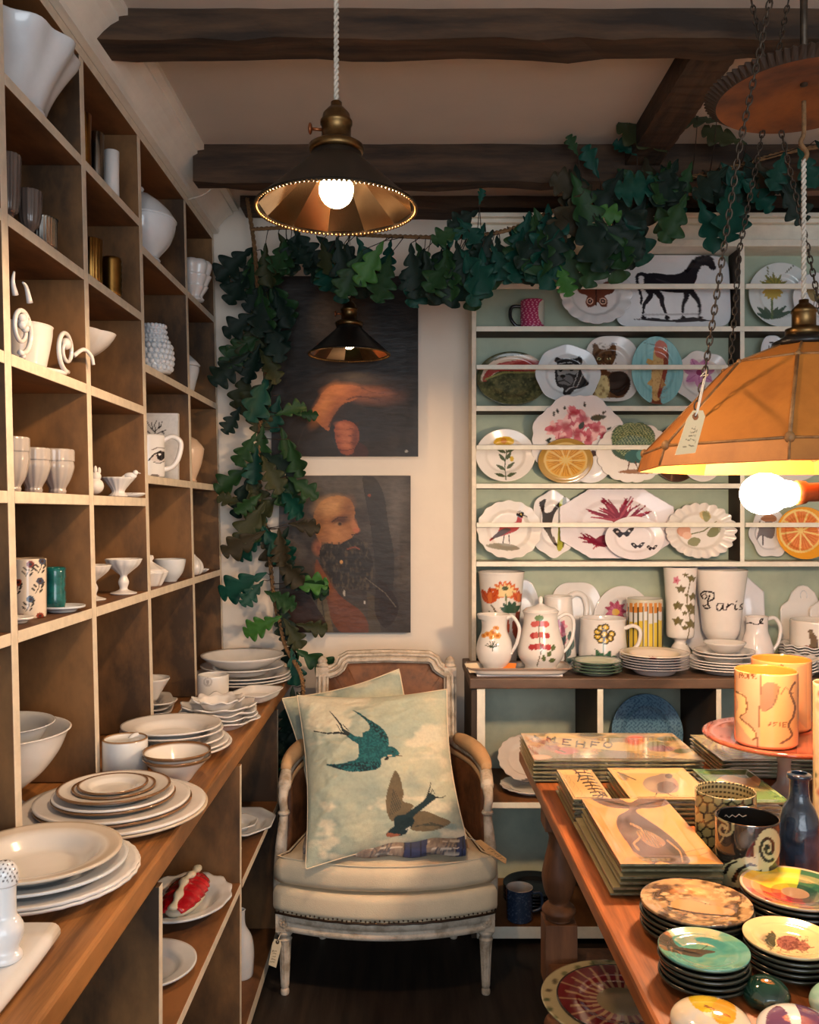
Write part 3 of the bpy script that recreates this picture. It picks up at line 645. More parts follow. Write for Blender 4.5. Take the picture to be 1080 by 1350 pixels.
# bubble vase
bv = MB(); pr = resample([(.052, 0), (.054, .006), (.056, .03), (.052, .06), (.040, .09), (.036, .11), (.036, .135)], 10)
bv.lathe([(0, 0)]+resample([(.046, 0), (.050, .03), (.046, .06), (.035, .09), (.031, .11), (.032, .136), (.027, .136), (.027, .1), (.03, .02), (0, .02)], 24), 32)
for k, (r, z) in enumerate(pr[:-1]):
    z += .012; rr = .0085 if z < .075 else .0062; nb = int(2*math.pi*(r-.004)/(rr*1.85))
    for i in range(nb):
        a = 2*math.pi*(i+.5*(k % 2))/nb; bv.sphere(((r-.006)*math.cos(a), (r-.006)*math.sin(a), z), rr, 0, 8, 6)
tag(bv.build('bubble_vase', 'cool_ceramic', None, (-.728, 2.52, s3B)), 'pale blue white vase covered in round bubbles', 'vase')
tb2 = vessel('lidded_bowl', 'grey white lidded bowl in the last bay above the peach tureen', 'bowl', 0, 2.98, s3B, [(9, 0), (12, 2), (15, 14), (19, 30), (19.5, 36)], m='cool_ceramic', x=-.76)
MB().lathe([(0, .15), (.006, .148), (.008, .14), (.02, .132), (.042, .112), (.054, .098), (.05, .094), (0, .12)], 32).build('lid', 'cool_ceramic', tb2)
# eye mug and branch book
em = Motif((224, 222, 220))
em.poly([(198, 604), (203, 598), (211, 594), (218, 596), (221, 601), (218, 606), (210, 609), (202, 608)], (206, 196, 190), 1).ell(212, 601, 5.5, 6, (34, 30, 30)).ell(210.5, 599, 1.5, 1.5, (220, 216, 214))
em.line([(196, 607), (203, 599), (211, 595), (218, 597), (222, 602)], 1.8, (44, 38, 36)).line([(202, 609), (210, 611), (219, 607)], 1.1, (70, 62, 58)).line([(200, 593), (208, 590), (218, 591)], 1.4, (120, 110, 104))
em.ell(204, 627, 6, 2, (120, 112, 108))
e = vessel('mug', 'white mug printed with a staring eye, in front of the branch book', 'mug', 0, 2.50, s3C, [(22, 0), (23, 2), (22.5, 28), (22.5, 54), (22, 55)], m='painted_ceramic', x=-.742, motif=em, sm=False)
handle(e, [(20, 48), (32, 54), (43, 46), (40, 26), (32, 14), (20, 10)], 3.4, yaw=.15)
bm_ = MB().box(-.055, .055, -.011, .011, 0, .2)
def gridbox(name, w, h, t, mo, mname, parent=None, loc=None, rot=None, nx=40, ny=70):
    V, Fc = [], []
    for j in range(ny+1):
        for i in range(nx+1): V.append((-w/2+w*i/nx, -t/2, h*j/ny))
    for j in range(ny):
        for i in range(nx): a = j*(nx+1)+i; Fc.append((a, a+1, a+nx+2, a+nx+1))
    b = MB().add(V, Fc, 0, False); k = len(b.v); b.box(-w/2, w/2, -t/2+.0004, t/2, 0, h)
    o = b.build(name, mname, parent, loc, rot); paint(o, mo, np.arange(len(b.v)) < k); return o
bmo = Motif((216, 214, 212))
for pts in ([(201, 580), (205, 570), (204, 560), (207, 553)], [(205, 570), (197, 562), (194, 556)], [(205, 568), (212, 562), (214, 555)], [(203, 574), (211, 570), (219, 567)], [(201, 566), (200, 557)], [(209, 565), (210, 557)], [(198, 572), (194, 568)], [(214, 569), (217, 573)]): bmo.line(pts, 1.6, (40, 34, 34), .8)
tag(gridbox('book', .112, .2, .022, bmo, 'painted_matte', None, (-.757, 2.68, s3C), (0, 0, .06)), 'white upright book with a bare black branch, behind the eye mug', 'book')
et = vessel('egg_tureen', 'peach coloured egg shaped tureen with lid in the last bay', 'tureen', 0, 2.98, s3C, [(9, 0), (12, 2), (11, 6), (17, 22), (20, 36), (21, 44)], m='peach_ceramic', x=-.748)
MB().lathe([(0, .158), (.012, .156), (.03, .146), (.046, .128), (.054, .116), (.055, .112), (.05, .112), (0, .13)], 36).build('lid', 'peach_ceramic', et)
for i, (d, r, h, w) in enumerate(((1.635, 21, 71, 'tallest of the three faceted glasses on the middle shelf'), (1.728, 21, 58, 'faceted glass beside the tallest one on the middle shelf'), (1.845, 21, 58, 'faceted glass at the inner end of the middle shelf row'))):
    vessel('faceted_tumbler', w, 'glass', 0, d, sD, [(r*.48, 0), (r*.52, 4), (r*.5, 8), (r*.78, 20), (r*.98, h*.6), (r*.95, h*.74), (r*1.0, h*.76), (r*1.0, h)], m='glass_clear', x=-.735, seg=60, mod=flu(12, .08), group='faceted glasses')
b = MB().sphere((0, 0, .02), .02, 0, 16, 10, (1.1, 1, 1)).sphere((.004, 0, .042), .012).sphere((.004, -.004, .058), .006, 0, 10, 8, (.7, .7, 1.6)).sphere((.010, .004, .056), .006, 0, 10, 8, (.7, .7, 1.4)).sphere((-.018, 0, .01), .012)
tag(b.build('rabbit_figurine', 'white_ceramic', None, (-.735, 2.06, sD+.003)), 'tiny white ceramic animal figurine beside the bird salt dish', 'figurine')
sd_ = vessel('bird_salt_dish', 'small white footed salt dish with a bird on its rim', 'dish', 0, 2.19, sD, [(11, 0), (12, 2), (8, 7), (14, 16), (20, 23), (21, 25)], x=-.722, seg=60, mod=flu(16, .07))
bb = MB().sphere((.030, 0, .052), .011, 0, 14, 8, (1.5, .8, .8)).sphere((.043, 0, .06), .0065).tube([(.018, 0, .05), (.004, 0, .046)], [.006, .002], 8).tube([(.048, 0, .06), (.056, 0, .058)], [.002, .0005], 6)
bb.build('bird', 'white_ceramic', sd_)
lay('leaf_dish', 'thin white leaf shaped dish lying beside the bird salt dish', 'dish', 0, 2.275, sD, .034, p_bowl(.008), o_lobe(2, .2), x=-.715)
# floral cylinder, teal cup
fm = Motif((226, 210, 190))
def sprig(x, y, c, k=1.0):
    fm.line([(x, y), (x-2*k, y+9*k), (x-6*k, y+16*k)], 1.1, (52, 48, 46)).ell(x, y, 5*k, 4.6*k, c).ell(x, y, 2.2*k, 2*k, (60, 40, 40))
    for a, b in ((-6, 6), (4, 7), (-8, 11), (2, 13), (5, 3)): fm.ell(x+a*k-1, y+b*k, 3.4*k, 1.2*k, (62, 56, 50), -50 if a > 0 else 40)
for x, y, c in ((40, 744, (132, 50, 34)), (53, 766, (62, 70, 92)), (24, 768, (136, 56, 36)), (40, 790, (62, 76, 98)), (53, 812, (140, 54, 36)), (15, 744, (132, 50, 34)), (14, 792, (62, 70, 92)), (28, 814, (132, 56, 36)), (56, 740, (62, 70, 92))): sprig(x, y, c)
vessel('patterned_vase', 'cream cylinder vase patterned with red and blue flower sprigs', 'vase', 36, 1.752, sE, [(23, 0), (24, 1), (24, 77)], m='painted_ceramic', sm=False, motif=fm, n=70, inner=(150, 132, 112))
s1 = lay('saucer', 'pale blue grey saucer under the teal cup', 'saucer', 82, 1.845, sE, .046, pp(.01), m='cool_ceramic')
vessel('ridged_cup', 'teal glazed ridged cup beside the flower sprig vase', 'cup', 73, 1.838, sE+.006, [(11, 0), (12, 2)]+[(12.4+.8*(k % 2)+.5*math.sin(k), 6+k*5.4) for k in range(10)], m='teal_glaze', seg=48, sm=False)
lay('saucer', 'small white saucer in front of the flower sprig vase', 'saucer', 22, 1.66, sE, .03, pp(.008))
for px, d, h, x, w in ((163, 2.245, 46, None, 'white fluted pedestal dish at the end of its bay'), (126, 2.085, 46, -.748, 'white fluted pedestal dish half hidden by the divider')):
    vessel('pedestal_dish', w, 'compote', px, d, sE, [(16, 0), (17, 2), (8, 5), (5, 8), (7, 16), (4.5, 24), (9, 29), (19, 38), (23, 46)], x=x, seg=72, mod=lambda a, r, z: 1+(.06*abs(math.cos(6*a)) if z > .05 else 0))
vessel('tall_compote', 'grey white bowl on a tall stem at the back of the bay', 'compote', 0, 2.20, sE, [(16, 0), (17, 2), (6, 8), (4, 40), (5, 66), (14, 76), (22, 88)], m='cool_ceramic', x=-.85, seg=48)
lt = vessel('lidded_tureen', 'white ruffled lidded tureen beside the small grey bowl', 'tureen', 0, 2.49, sE, [(15, 0), (17, 2), (22, 12), (25, 18)], x=-.735, seg=60, mod=wav(10, .05))
MB().lathe([(0, .088), (.012, .086), (.014, .078), (.009, .07), (.02, .062), (.042, .05), (.054, .042), (.05, .038), (0, .05)], 48, 0, wav(10, .05)).build('lid', 'white_ceramic', lt)
vessel('rice_bowl', 'small grey white bowl beside the ruffled tureen', 'bowl', 224, 2.66, sE, [(9, 0), (10, 2), (17, 12), (20, 24), (20.5, 29)], m='cool_ceramic')
vessel('shell_box', 'small white shell shaped pot in the last bay', 'pot', 0, 2.94, sE, [(9, 0), (12, 3), (14, 10), (11, 18), (5, 24), (3, 27)], x=-.722, seg=60, mod=flu(9, .12), open_=False)
lay('leaf_dish', 'little white dish beside the shell shaped pot', 'dish', 0, 3.04, sE, .03, p_bowl(.01), o_wave(7, .08), x=-.72, m='cool_ceramic')
# ---------------------------------------------------------------- beneath the worktop
lay('scalloped_dish', 'white scalloped dish holding the red topped food ornament', 'dish', 0, 2.0710, LSZ+.001, 0.1155, p_deep(.026), o_wave(14, .022), x=-0.5319, flute=fl(14, .0015), ry=0.1373, m='cool_ceramic')
sb = MB().sphere((0, 0, .02), .03, 0, 24, 12, (1.0, 2.0, .72)); su = sb.build('food_ornament', 'roe_cream', None, (-0.5210, 2.0579, LSZ+.0125), (0, 0, -.06)); su.scale = (1.42, 1.58, 1.05)
rb = MB(); V, Fc = [], []
for j in range(25):
    for i in range(13):
        t = j/24*2-1; a = (i/12-.5)*2.7; w = .034*math.sqrt(max(.02, 1-t*t*.8)); rr = 1+.05*math.sin(j*1.9)
        V.append((w*math.sin(a)*rr, t*.062, .022+.030*math.cos(a)*rr*math.sqrt(max(.05, 1-t*t*.75))))
for j in range(24):
    for i in range(12): a = j*13+i; Fc.append((a, a+1, a+14, a+13))
ro = rb.add(V, Fc).build('red_topping', 'icing_red', su); ro.modifiers.new('s', 'SOLIDIFY').thickness = .004
MB().tube(spl([(0, -.064, .034), (.002, -.04, .050), (-.002, 0, .057), (.002, .03, .055), (0, .066, .048)], 8), lambda t: .0062+.002*math.sin(t*30), 10).build('white_stripe', 'roe_cream', su)
tag(su, 'red topped white ceramic food ornament lying on a scalloped dish', 'ornament')
lay('side_plate', 'white plate with a ridged rim beneath the worktop, nearest the camera', 'plate', 0, 1.7822, LSZ+.001, 0.1025, pp(.017), x=-0.5341, m='cool_ceramic')
lay('saucer', 'small glass saucer lying on the ridged plate beneath the worktop', 'saucer', 0, 1.7658, LSZ+.0062, .043, pp(.008), x=-0.5614, m='glass_clear')
lay('octagonal_platter', 'lower grey octagonal platter on the low shelf by the armchair', 'platter', 0, 2.5942, LSZ+.001, .106, pp(.02), o_oct, x=-0.4960, m='cool_ceramic', ry=.13)
lay('octagonal_plate', 'upper small octagonal plate on the grey platter by the armchair', 'plate', 0, 2.5724, LSZ+.0085, .071, pp(.018), o_oct, x=-0.5101, m='cool_ceramic')
lay('shell_dish', 'white shell dish half hidden behind the low divider', 'dish', 0, 2.345, LSZ+.001, .055, p_deep(.03), o_wave(9, .08), x=-.500, flute=fl(9, .005))
vessel('bottle_vase', 'white bottle vase on the bottom board behind the low divider', 'vase', 0, 2.56, .0585, [(15, 0), (17, 3), (18, 30), (15, 50), (7, 66), (6, 84), (7, 86)], m='cool_ceramic', x=-.490)
# ---------------------------------------------------------------- plates standing in the rack
W = (222, 222, 224); WW = (228, 222, 216)
y1, y2 = 3.112, 3.145                       # front and rear rows of feet
r1, r2, r3, r4 = [z+.0005 for z in SHZ]
def leaf(m, x, y, L, w, an, c, vein=None):
    a = R_(an); ca, sa = math.cos(a), math.sin(a)
    pts = [(x+L*t*ca-w*s*sa, y-(L*t*sa)-w*s*ca) for t, s in ((0, 0), (.3, .8), (.6, .75), (1, 0), (.6, -.75), (.3, -.8))]
    m.poly(pts, c, 1)
    if vein: m.line([(x, y), (x+L*ca, y-L*sa)], .8, vein)
    return m
# row one
pm = Motif((170, 52, 96)).fn(lambda p, o: np.where(((np.sin(p[:, 0]*1.15+1.5*np.sin(p[:, 1]*.7))*np.sin(p[:, 1]*1.1))[:, None] > .35), lin((222, 150, 176)), o)).poly([(711, 400), (722, 396), (722, 430), (711, 420)], (196, 200, 190), 1)
k = vessel('mug', 'pink patterned mug on the top rack shelf', 'mug', 702, 3.135, r1, [(15, 0), (16, 2), (16, 36), (15.6, 37)], m='painted_ceramic', sm=False, motif=pm, inner=(206, 200, 196))
handle(k, [(-15, 30), (-27, 29), (-29, 16), (-22, 5), (-14, 4)], 2.4, m='enamel_dark')
m = Motif(W); bc = (112, 62, 46)
m.poly([(783, 381), (774, 372), (763, 371), (759, 377), (764, 386), (774, 390), (772, 398), (776, 405), (784, 403), (788, 398), (793, 404), (800, 404), (801, 396), (798, 390), (808, 386), (811, 378), (807, 372), (797, 372), (789, 381), (786, 378)], bc, 1)
for x, y, r in ((768, 378, 3), (803, 378, 3), (778, 397, 4.4), (795, 397, 4.4)): m.ell(x, y, r, r, (226, 190, 170)).ell(x, y, r*.72, r*.72, (52, 34, 36)).ell(x, y, r*.3, r*.3, (196, 150, 140))
m.line([(786, 374), (786, 402)], 2, (66, 38, 32))
stand('scalloped_plate', 'fluted plate with a brown butterfly, on the top rack shelf', 785, 388, 48, 41, y1, r1, pp(.022), o_scal(16, .07), motif=m, flute=lambda a, s: .004*max(0, s-.6)*2.5*math.cos(16*a))
m = Motif((226, 228, 232)); hc = (38, 36, 42)
m.poly([(849, 366), (853, 361), (866, 360), (880, 362), (894, 361), (903, 356), (911, 345), (920, 338), (930, 337), (934, 335), (937, 338), (942, 344), (944, 355), (938, 356), (932, 350), (926, 351), (921, 358), (918, 369), (914, 378), (911, 383), (900, 386), (880, 385), (866, 383), (856, 387), (850, 381)], hc, 1)
for pts in ([(852, 378), (858, 388), (853, 397), (849, 403), (848, 420)], [(862, 381), (872, 392), (873, 400), (877, 410), (879, 418)], [(905, 382), (905, 392), (901, 402), (900, 418)], [(908, 380), (916, 390), (921, 398), (923, 408), (922, 416)]): m.line(pts, 9, hc, 2.2, 1)
for x in (848, 879, 900, 922): m.ell(x+1, 419, 3.4, 2.2, hc)
m.line([(852, 363), (845, 361), (840, 366), (842, 378), (846, 392), (845, 400)], 5, hc, 3, 1).line([(928, 337), (915, 345), (905, 358)], 3, (24, 22, 28)).line([(884, 374), (866, 368)], 2, (70, 66, 74), a=.6)
m.poly([(835, 421), (860, 419), (885, 422), (915, 418), (940, 423), (900, 425), (868, 424)], (58, 56, 60), 0).line([(848, 415), (920, 414)], 2.4, (186, 186, 190))
stand('platter', 'large white platter with a black standing horse, top rack shelf', 887, 380, 76, 50, y2-.006, r1, p_flat(.005), o_rect(7), motif=m, cat='platter', nr=56, nt_=200)
m = Motif((214, 220, 220)); gc = (74, 96, 84)
for an, L in ((160, 20), (140, 24), (40, 26), (20, 30), (60, 18), (120, 18)): leaf(m, 1017, 420, L, 4, an, gc)
m.line([(1018, 420), (1018, 392)], 3, (96, 116, 84))
for k in range(7): leaf(m, 1019, 381, 15, 4, 200+k*23, (188, 164, 84))
for k in range(11): leaf(m, 1020, 378, 20 if k % 2 else 15, 2.6, 5+k*17, (120, 122, 66) if k % 2 else (150, 140, 72))
m.line([(1036, 360), (1046, 350)], 1.2, (80, 84, 70)).line([(1013, 362), (1012, 348)], 1.4, (110, 112, 64))
stand('plate', 'round plate with a yellow crown lily, top rack shelf beyond the divider', 1030, 381, 44, 44, y2, r1, pp(.016), motif=m)
m = Motif(W); m.poly([(1064, 384), (1066, 379), (1072, 380), (1078, 388), (1086, 394), (1090, 402), (1080, 398), (1070, 396)], (150, 132, 92), 1).ell(1066, 382, 3.6, 3.4, (160, 140, 96)).line([(1060, 383), (1064, 382)], 1.2, (70, 62, 50)).poly([(1072, 386), (1084, 396), (1092, 404), (1078, 398)], (96, 88, 66))
m.line([(1074, 397), (1072, 406), (1068, 407)], 1, (70, 62, 56)).line([(1078, 398), (1076, 406), (1079, 407)], 1, (70, 62, 56))
stand('plate', 'smaller plate with a perched bird, overlapping the yellow lily plate', 1080, 394, 36, 36, y1, r1, pp(.014), motif=m)
# row two
m = Motif((92, 92, 62)); m.noise(5, (56, 62, 44), .4, .65, .9, 4).poly([(634, 500), (640, 484), (660, 472), (690, 468), (712, 470), (724, 480), (720, 492), (690, 490), (658, 490), (640, 502)], (226, 206, 186), 1)
m.poly([(636, 502), (643, 488), (662, 478), (690, 475), (716, 478), (722, 488), (690, 490), (656, 490), (642, 502)], (168, 62, 62), 1).line([(650, 484), (690, 474), (716, 478)], 3, (206, 120, 116), a=.7).line([(640, 500), (664, 491), (716, 491)], 2.4, (150, 152, 92)).noise(3, (120, 118, 78), .55, .7, .7, 6, box=(628, 494, 724, 536))
stand('platter', 'oval watermelon painted platter at the left end of the second rack shelf', 675, 498, 47, 36, y2, r2, p_deep(.02), motif=m, cat='platter')
m = Motif((40, 40, 44))
m = Motif((218, 224, 228)); k1, k2 = (40, 38, 40), (122, 122, 122)
m.poly([(732, 500), (732, 486), (735, 479), (731, 476), (734, 471), (741, 473), (751, 473), (760, 472), (765, 469), (768, 476), (766, 484), (768, 492), (773, 501), (777, 506), (768, 511), (758, 514), (752, 520), (743, 520), (743, 512), (736, 510)], k1, 1)
m.poly([(735, 486), (741, 481), (750, 482), (758, 480), (762, 488), (758, 494), (750, 492), (742, 496), (736, 494)], (150, 150, 150), 1).ell(739.5, 488, 2.6, 2.2, (12, 12, 14)).ell(754, 487, 2.8, 2.2, (12, 12, 14)).ell(739, 487.3, .8, .8, (230, 230, 230)).ell(753.4, 486.3, .8, .8, (230, 230, 230))
m.poly([(735, 497), (742, 494), (752, 495), (756, 501), (752, 508), (744, 507), (737, 505)], (108, 108, 110), 1).ell(742, 496, 3.4, 2.2, (10, 10, 12)).line([(737, 503), (744, 501), (752, 506)], 1.4, (14, 14, 16), 1).line([(742, 498), (743, 502)], 1, (14, 14, 16))
m.line([(737, 480), (745, 478), (754, 478)], 1, (188, 188, 188), sm=1).line([(744, 484), (747, 478)], 1, (30, 30, 32)).line([(764, 484), (760, 498), (756, 508)], 1.2, (172, 172, 172), 1).line([(768, 494), (764, 504), (760, 511)], 1.1, (172, 172, 172), 1).line([(762, 476), (765, 480)], 1.4, (150, 150, 150)).line([(746, 516), (752, 511), (758, 510)], 1.1, (180, 180, 180), 1)
stand('plate', 'white lobed plate with an engraved pug head, second rack shelf', 748, 494, 43, 40, y1-.004, r2, pp(.02), o_wave(8, .02), motif=m)
m = Motif(WW); c1, c2 = (104, 70, 44), (52, 36, 30)
m.poly([(782, 456), (786, 453), (792, 460), (802, 460), (808, 453), (812, 456), (812, 470), (808, 480), (800, 488), (806, 490), (822, 490), (831, 500), (828, 514), (820, 524), (800, 524), (782, 523), (786, 510), (790, 498), (792, 490), (784, 480), (782, 470)], c1, 1)
m.poly([(804, 494), (820, 490), (831, 500), (828, 516), (814, 522), (802, 512)], c2, 1).noise(4, (60, 40, 30), .5, .65, .8, 4, box=(780, 452, 814, 480)).poly([(784, 522), (788, 508), (792, 496), (800, 496), (804, 508), (800, 524)], (214, 196, 140), 1).noise(4, (140, 104, 66), .5, .62, .7, 9, box=(782, 494, 804, 526))
m.ell(790, 473, 2.8, 1.6, (196, 190, 140)).ell(803, 473, 2.8, 1.6, (196, 190, 140)).ell(790, 473, 1, 1.3, (20, 16, 14)).ell(803, 473, 1, 1.3, (20, 16, 14)).ell(796, 482, 4, 3, (206, 180, 150)).ell(796, 480, 1.5, 1, (120, 60, 50))
stand('plate', 'lobed plate with a sitting tabby cat, behind the pug plate', 806, 485, 40, 49, y2, r2, pp(.02), o_lobe(4, .05, .78), motif=m)
m = Motif((142, 196, 200)); m.noise(9, (116, 174, 180), .4, .7, .7, 3, 4, .3)
m.poly([(860, 526), (856, 535), (874, 535), (870, 524)], (120, 66, 44), 0).poly([(869, 449), (876, 452), (881, 462), (881, 480), (877, 500), (872, 516), (869, 527), (861, 527), (860, 512), (859, 494), (861, 474), (863, 458)], (206, 170, 112), 1)
m.poly([(874, 452), (881, 462), (881, 482), (877, 502), (870, 524), (867, 520), (872, 500), (875, 480), (873, 464)], (140, 62, 46), 1).poly([(866, 450), (874, 449), (880, 458), (876, 472), (866, 470), (863, 460)], (188, 104, 84), 1)
m.poly([(862, 476), (854, 472), (852, 478), (860, 484)], (196, 156, 92)).poly([(860, 498), (853, 506), (861, 510)], (196, 156, 92)).poly([(873, 498), (878, 508), (871, 512)], (186, 140, 84)).ell(877, 460, 2.4, 2.6, (230, 226, 206)).ell(877, 460, 1.2, 1.4, (20, 20, 20)).line([(864, 455), (850, 452)], .8, (90, 110, 110)).noise(2.2, (150, 106, 66), .55, .7, .6, 8, box=(859, 474, 880, 526))
stand('oval_plate', 'upright turquoise oval plate with a hanging red fish', 866, 487, 34, 46, y1, r2, pp(.014), motif=m)
m = Motif(WW); pk, pd = (204, 146, 186), (158, 84, 138)
for an in (10, 60, 120, 170, 215, 270, 325): leaf(m, 922, 491, 21, 8, an, pk, pd)
m.ell(922, 491, 4, 4, (150, 60, 110)).ell(911, 503, 8, 6, (168, 96, 146), 0, .6, .5)
stand('scalloped_plate', 'wavy white plate with a pink bloom, beside the turquoise fish plate', 925, 498, 40, 37, y2, r2, pp(.018), o_wave(7, .04), motif=m)
m = Motif((220, 224, 230)); ink = (40, 40, 46)
m.line([(1046-31, 451.5), (1020, 451.5)], 1.6, ink)
def seg(x, y, s): m.line([(x+a*s*3, y+b*s*3) for a, b in ((0, 0), (0, 1.4))], 1.3, ink)
m.line([(1014, 456), (1014, 460)], 1.3, ink).line([(1019, 456), (1017, 457), (1017, 459), (1020, 460)], 1.2, ink).line([(1014, 464), (1014, 466)], 1.1, ink).line([(1018, 464), (1018, 468)], 1.2, ink).line([(1015, 474), (1015, 480)], 1.3, ink).line([(1020, 474), (1020, 480)], 1.3, ink)
stand('capsule_dish', 'pale oblong dish with small black figures, behind the amber lampshade', 1020, 488, 17, 47, y1, r2, p_flat(.01), o_rect(3), motif=m, cat='dish')
stand('plate', 'narrow dusty pink plate leaning beside the rack divider', 996, 503, 13, 34, y2, r2, p_flat(.01), motif=Motif((206, 182, 186)).noise(8, (176, 150, 156), .4, .7, .6), nr=20, nt_=60)
stand('plate', 'pale pink square plate behind the oblong dish', 1048, 496, 15, 40, y2, r2, p_flat(.01), o_rect(6), motif=Motif((224, 200, 204)).poly([(1036, 460), (1040, 456), (1040, 536), (1036, 536)], (228, 226, 222)), nr=20, nt_=60)
# row three
m = Motif(WW); yl = (216, 172, 48); gn = (76, 88, 62)
m.line([(667, 632), (666, 610), (668, 596), (664, 582)], 1.4, gn, sm=1)
for x, y, L, an in ((667, 620, 15, 150), (668, 618, 14, 40), (666, 608, 13, 130), (668, 606, 12, 60), (667, 597, 15, 155), (668, 596, 13, 25), (666, 628, 14, 165), (668, 628, 14, 20)): leaf(m, x, y, L, 2.8, an, gn)
m.poly([(651, 584), (655, 577), (662, 576), (668, 575), (675, 578), (676, 585), (668, 588), (658, 588)], yl, 1).ell(664, 581, 4, 4, (196, 128, 40)).ell(674, 582, 4, 4, (228, 190, 70)).ell(675, 605, 2.6, 3.6, (206, 172, 62))
stand('plate', 'round white plate with a yellow flower sprig, third rack shelf', 666, 602, 39, 35, y1, r3, pp(.018), motif=m)
m = Motif((228, 224, 224)); rn = random.Random(4)
for x, y, r in ((746, 562, 18), (770, 552, 16), (730, 566, 14), (756, 545, 13), (786, 566, 14), (742, 580, 15), (776, 578, 14), (760, 572, 17), (796, 572, 9)):
    for k in range(9): a = rn.uniform(0, 360); leaf(m, x, y, r*rn.uniform(.7, 1), r*.34, a, [(206, 112, 126), (226, 158, 164), (186, 76, 94), (236, 190, 190)][k % 4])
    m.ell(x, y, r*.36, r*.32, (160, 48, 66), 0, .9, .4)
for x, y, an in ((731, 549, 100), (744, 541, 80), (771, 537, 90), (794, 546, 40), (800, 566, 20), (727, 578, 200), (736, 545, 110)): leaf(m, x, y, 7, 2, an, (36, 46, 40))
leaf(m, 778, 552, 22, 5, 8, (44, 62, 52)); leaf(m, 764, 566, 12, 4, 60, (36, 54, 46)); leaf(m, 726, 584, 8, 2, 150, (40, 50, 44))
stand('platter', 'tall eight sided platter with a bunch of pink peonies', 758, 580, 60, 58, 3.132, r3, pp(.006), lambda a: o_clip(1.40, .985)(a)*(1-.012+.012*math.cos(24*a)), motif=m, cat='platter', nr=48, nt_=176, lean=-13)
def citrus(cx, cy, r, rind, pith, flesh, seg_c, asp=1.0, n=10, ph=0):
    m = Motif(rind); m.ell(cx, cy, r*.93, r*.93/asp, pith).ell(cx, cy, r*.84, r*.84/asp, flesh)
    for k in range(n):
        a = 2*math.pi*(k+ph)/n; m.line([(cx, cy), (cx+r*.86*math.cos(a), cy+r*.86*math.sin(a)/asp)], 2.2, pith)
        for q in (.25, .5, .75):
            b = a+2*math.pi/n*q; m.line([(cx+r*.3*math.cos(b), cy+r*.3*math.sin(b)/asp), (cx+r*.78*math.cos(b), cy+r*.78*math.sin(b)/asp)], 1.1, seg_c, a=.8)
    return m.ell(cx, cy, r*.1, r*.1/asp, pith)
stand('plate', 'round plate painted as a yellow orange slice, in front of the peony platter', 744, 609, 36, 29.5, 3.1135, r3, p_flat(.003), lean=-12, motif=citrus(746, 607, 31, (166, 132, 62), (206, 178, 112), (206, 156, 66), (160, 108, 40), 1.22))
m = Motif((222, 220, 222)).ell(771, 608, 6, 10, (48, 40, 44), 20).ell(782, 598, 5, 4, (70, 58, 60)).ell(768, 600, 4, 4, (60, 50, 52))  # three dark ellipses on a pale ground
stand('small_plate', 'small white plate with dark spots, between the slice plate and turkey plate', 777, 614, 26, 23, 3.121, r3, pp(.003), lean=-12, motif=m, nr=26, nt_=100)
m = Motif(WW); m.ell(835, 577, 29, 22, (74, 98, 72)).ell(830, 590, 24, 17, (64, 88, 68))
m.fn(lambda p, o: np.where(((((p[:, 0]-835)/28)**2+((p[:, 1]-580)/23)**2 < 1) & (np.sin(p[:, 0]*1.5+np.floor(p[:, 1]/4.2)*1.9)*np.sin(p[:, 1]*1.5) > .12))[:, None], lin((150, 164, 118)), o))
m.ell(838, 602, 14, 9, (52, 96, 92)).ell(846, 600, 7, 7, (84, 140, 136)).line([(830, 608), (828, 619)], 1.4, (92, 60, 40)).line([(838, 609), (841, 619)], 1.4, (92, 60, 40)).poly([(816, 623), (830, 619), (850, 619), (866, 622), (850, 625)], (150, 108, 74), 1).line([(848, 598), (853, 606)], 2, (150, 60, 50))
stand('scalloped_plate', 'scalloped plate with a green turkey fanning its tail', 832, 597, 49, 40, 3.1145, r3, pp(.006), o_scal(18, .05), motif=m, lean=-11)
stand('plate', 'dark brown plate partly hidden under the amber lampshade', 890, 600, 31, 37, y2, r3, pp(.014), motif=Motif((86, 58, 42)).line([(860, 590), (910, 630)], 3, (150, 112, 84)).line([(884, 575), (886, 636)], 2, (140, 104, 80)).noise(9, (56, 38, 30), .4, .7, .8), nr=24, nt_=90)
stand('plate', 'plain white plate glimpsed under the amber lampshade', 924, 603, 29, 34, y1-.006, r3, pp(.014), motif=Motif(WW), nr=20, nt_=80)
stand('plate', 'plain white plate glimpsed under the lamp beyond the rack divider', 1040, 600, 46, 36, y2, r3, pp(.014), motif=Motif(WW), nr=20, nt_=80)
# row four
m = Motif(WW); rd = (170, 44, 46)
m.poly([(647, 710), (656, 702), (660, 694), (672, 690), (680, 688), (683, 680), (687, 676), (690, 678), (687, 690), (683, 698), (676, 702), (664, 706), (654, 709), (646, 713)], rd, 1).poly([(647, 711), (656, 702), (666, 696), (674, 698), (664, 705), (652, 710)], (70, 44, 40), 1)
m.ell(686, 678, 5, 4.4, (44, 40, 42)).line([(690, 679), (695, 681)], 1.6, (50, 44, 44)).line([(683, 676), (688, 674)], 1.2, (226, 220, 214)).ell(687, 678, 1.1, 1.1, (224, 200, 120)).line([(665, 706), (663, 716), (666, 722)], 1.3, (64, 48, 44)).line([(671, 705), (672, 717)], 1.3, (64, 48, 44)).poly([(641, 719), (655, 716), (676, 718), (685, 724), (670, 726), (650, 723)], (150, 144, 128), 1)
stand('scalloped_plate', 'scalloped plate with a crested red bird, fourth rack shelf', 671, 700, 43, 39, y1, r4, pp(.018), o_wave(16, .02), motif=m)
m = Motif((228, 224, 224)); bk_ = (44, 38, 40)
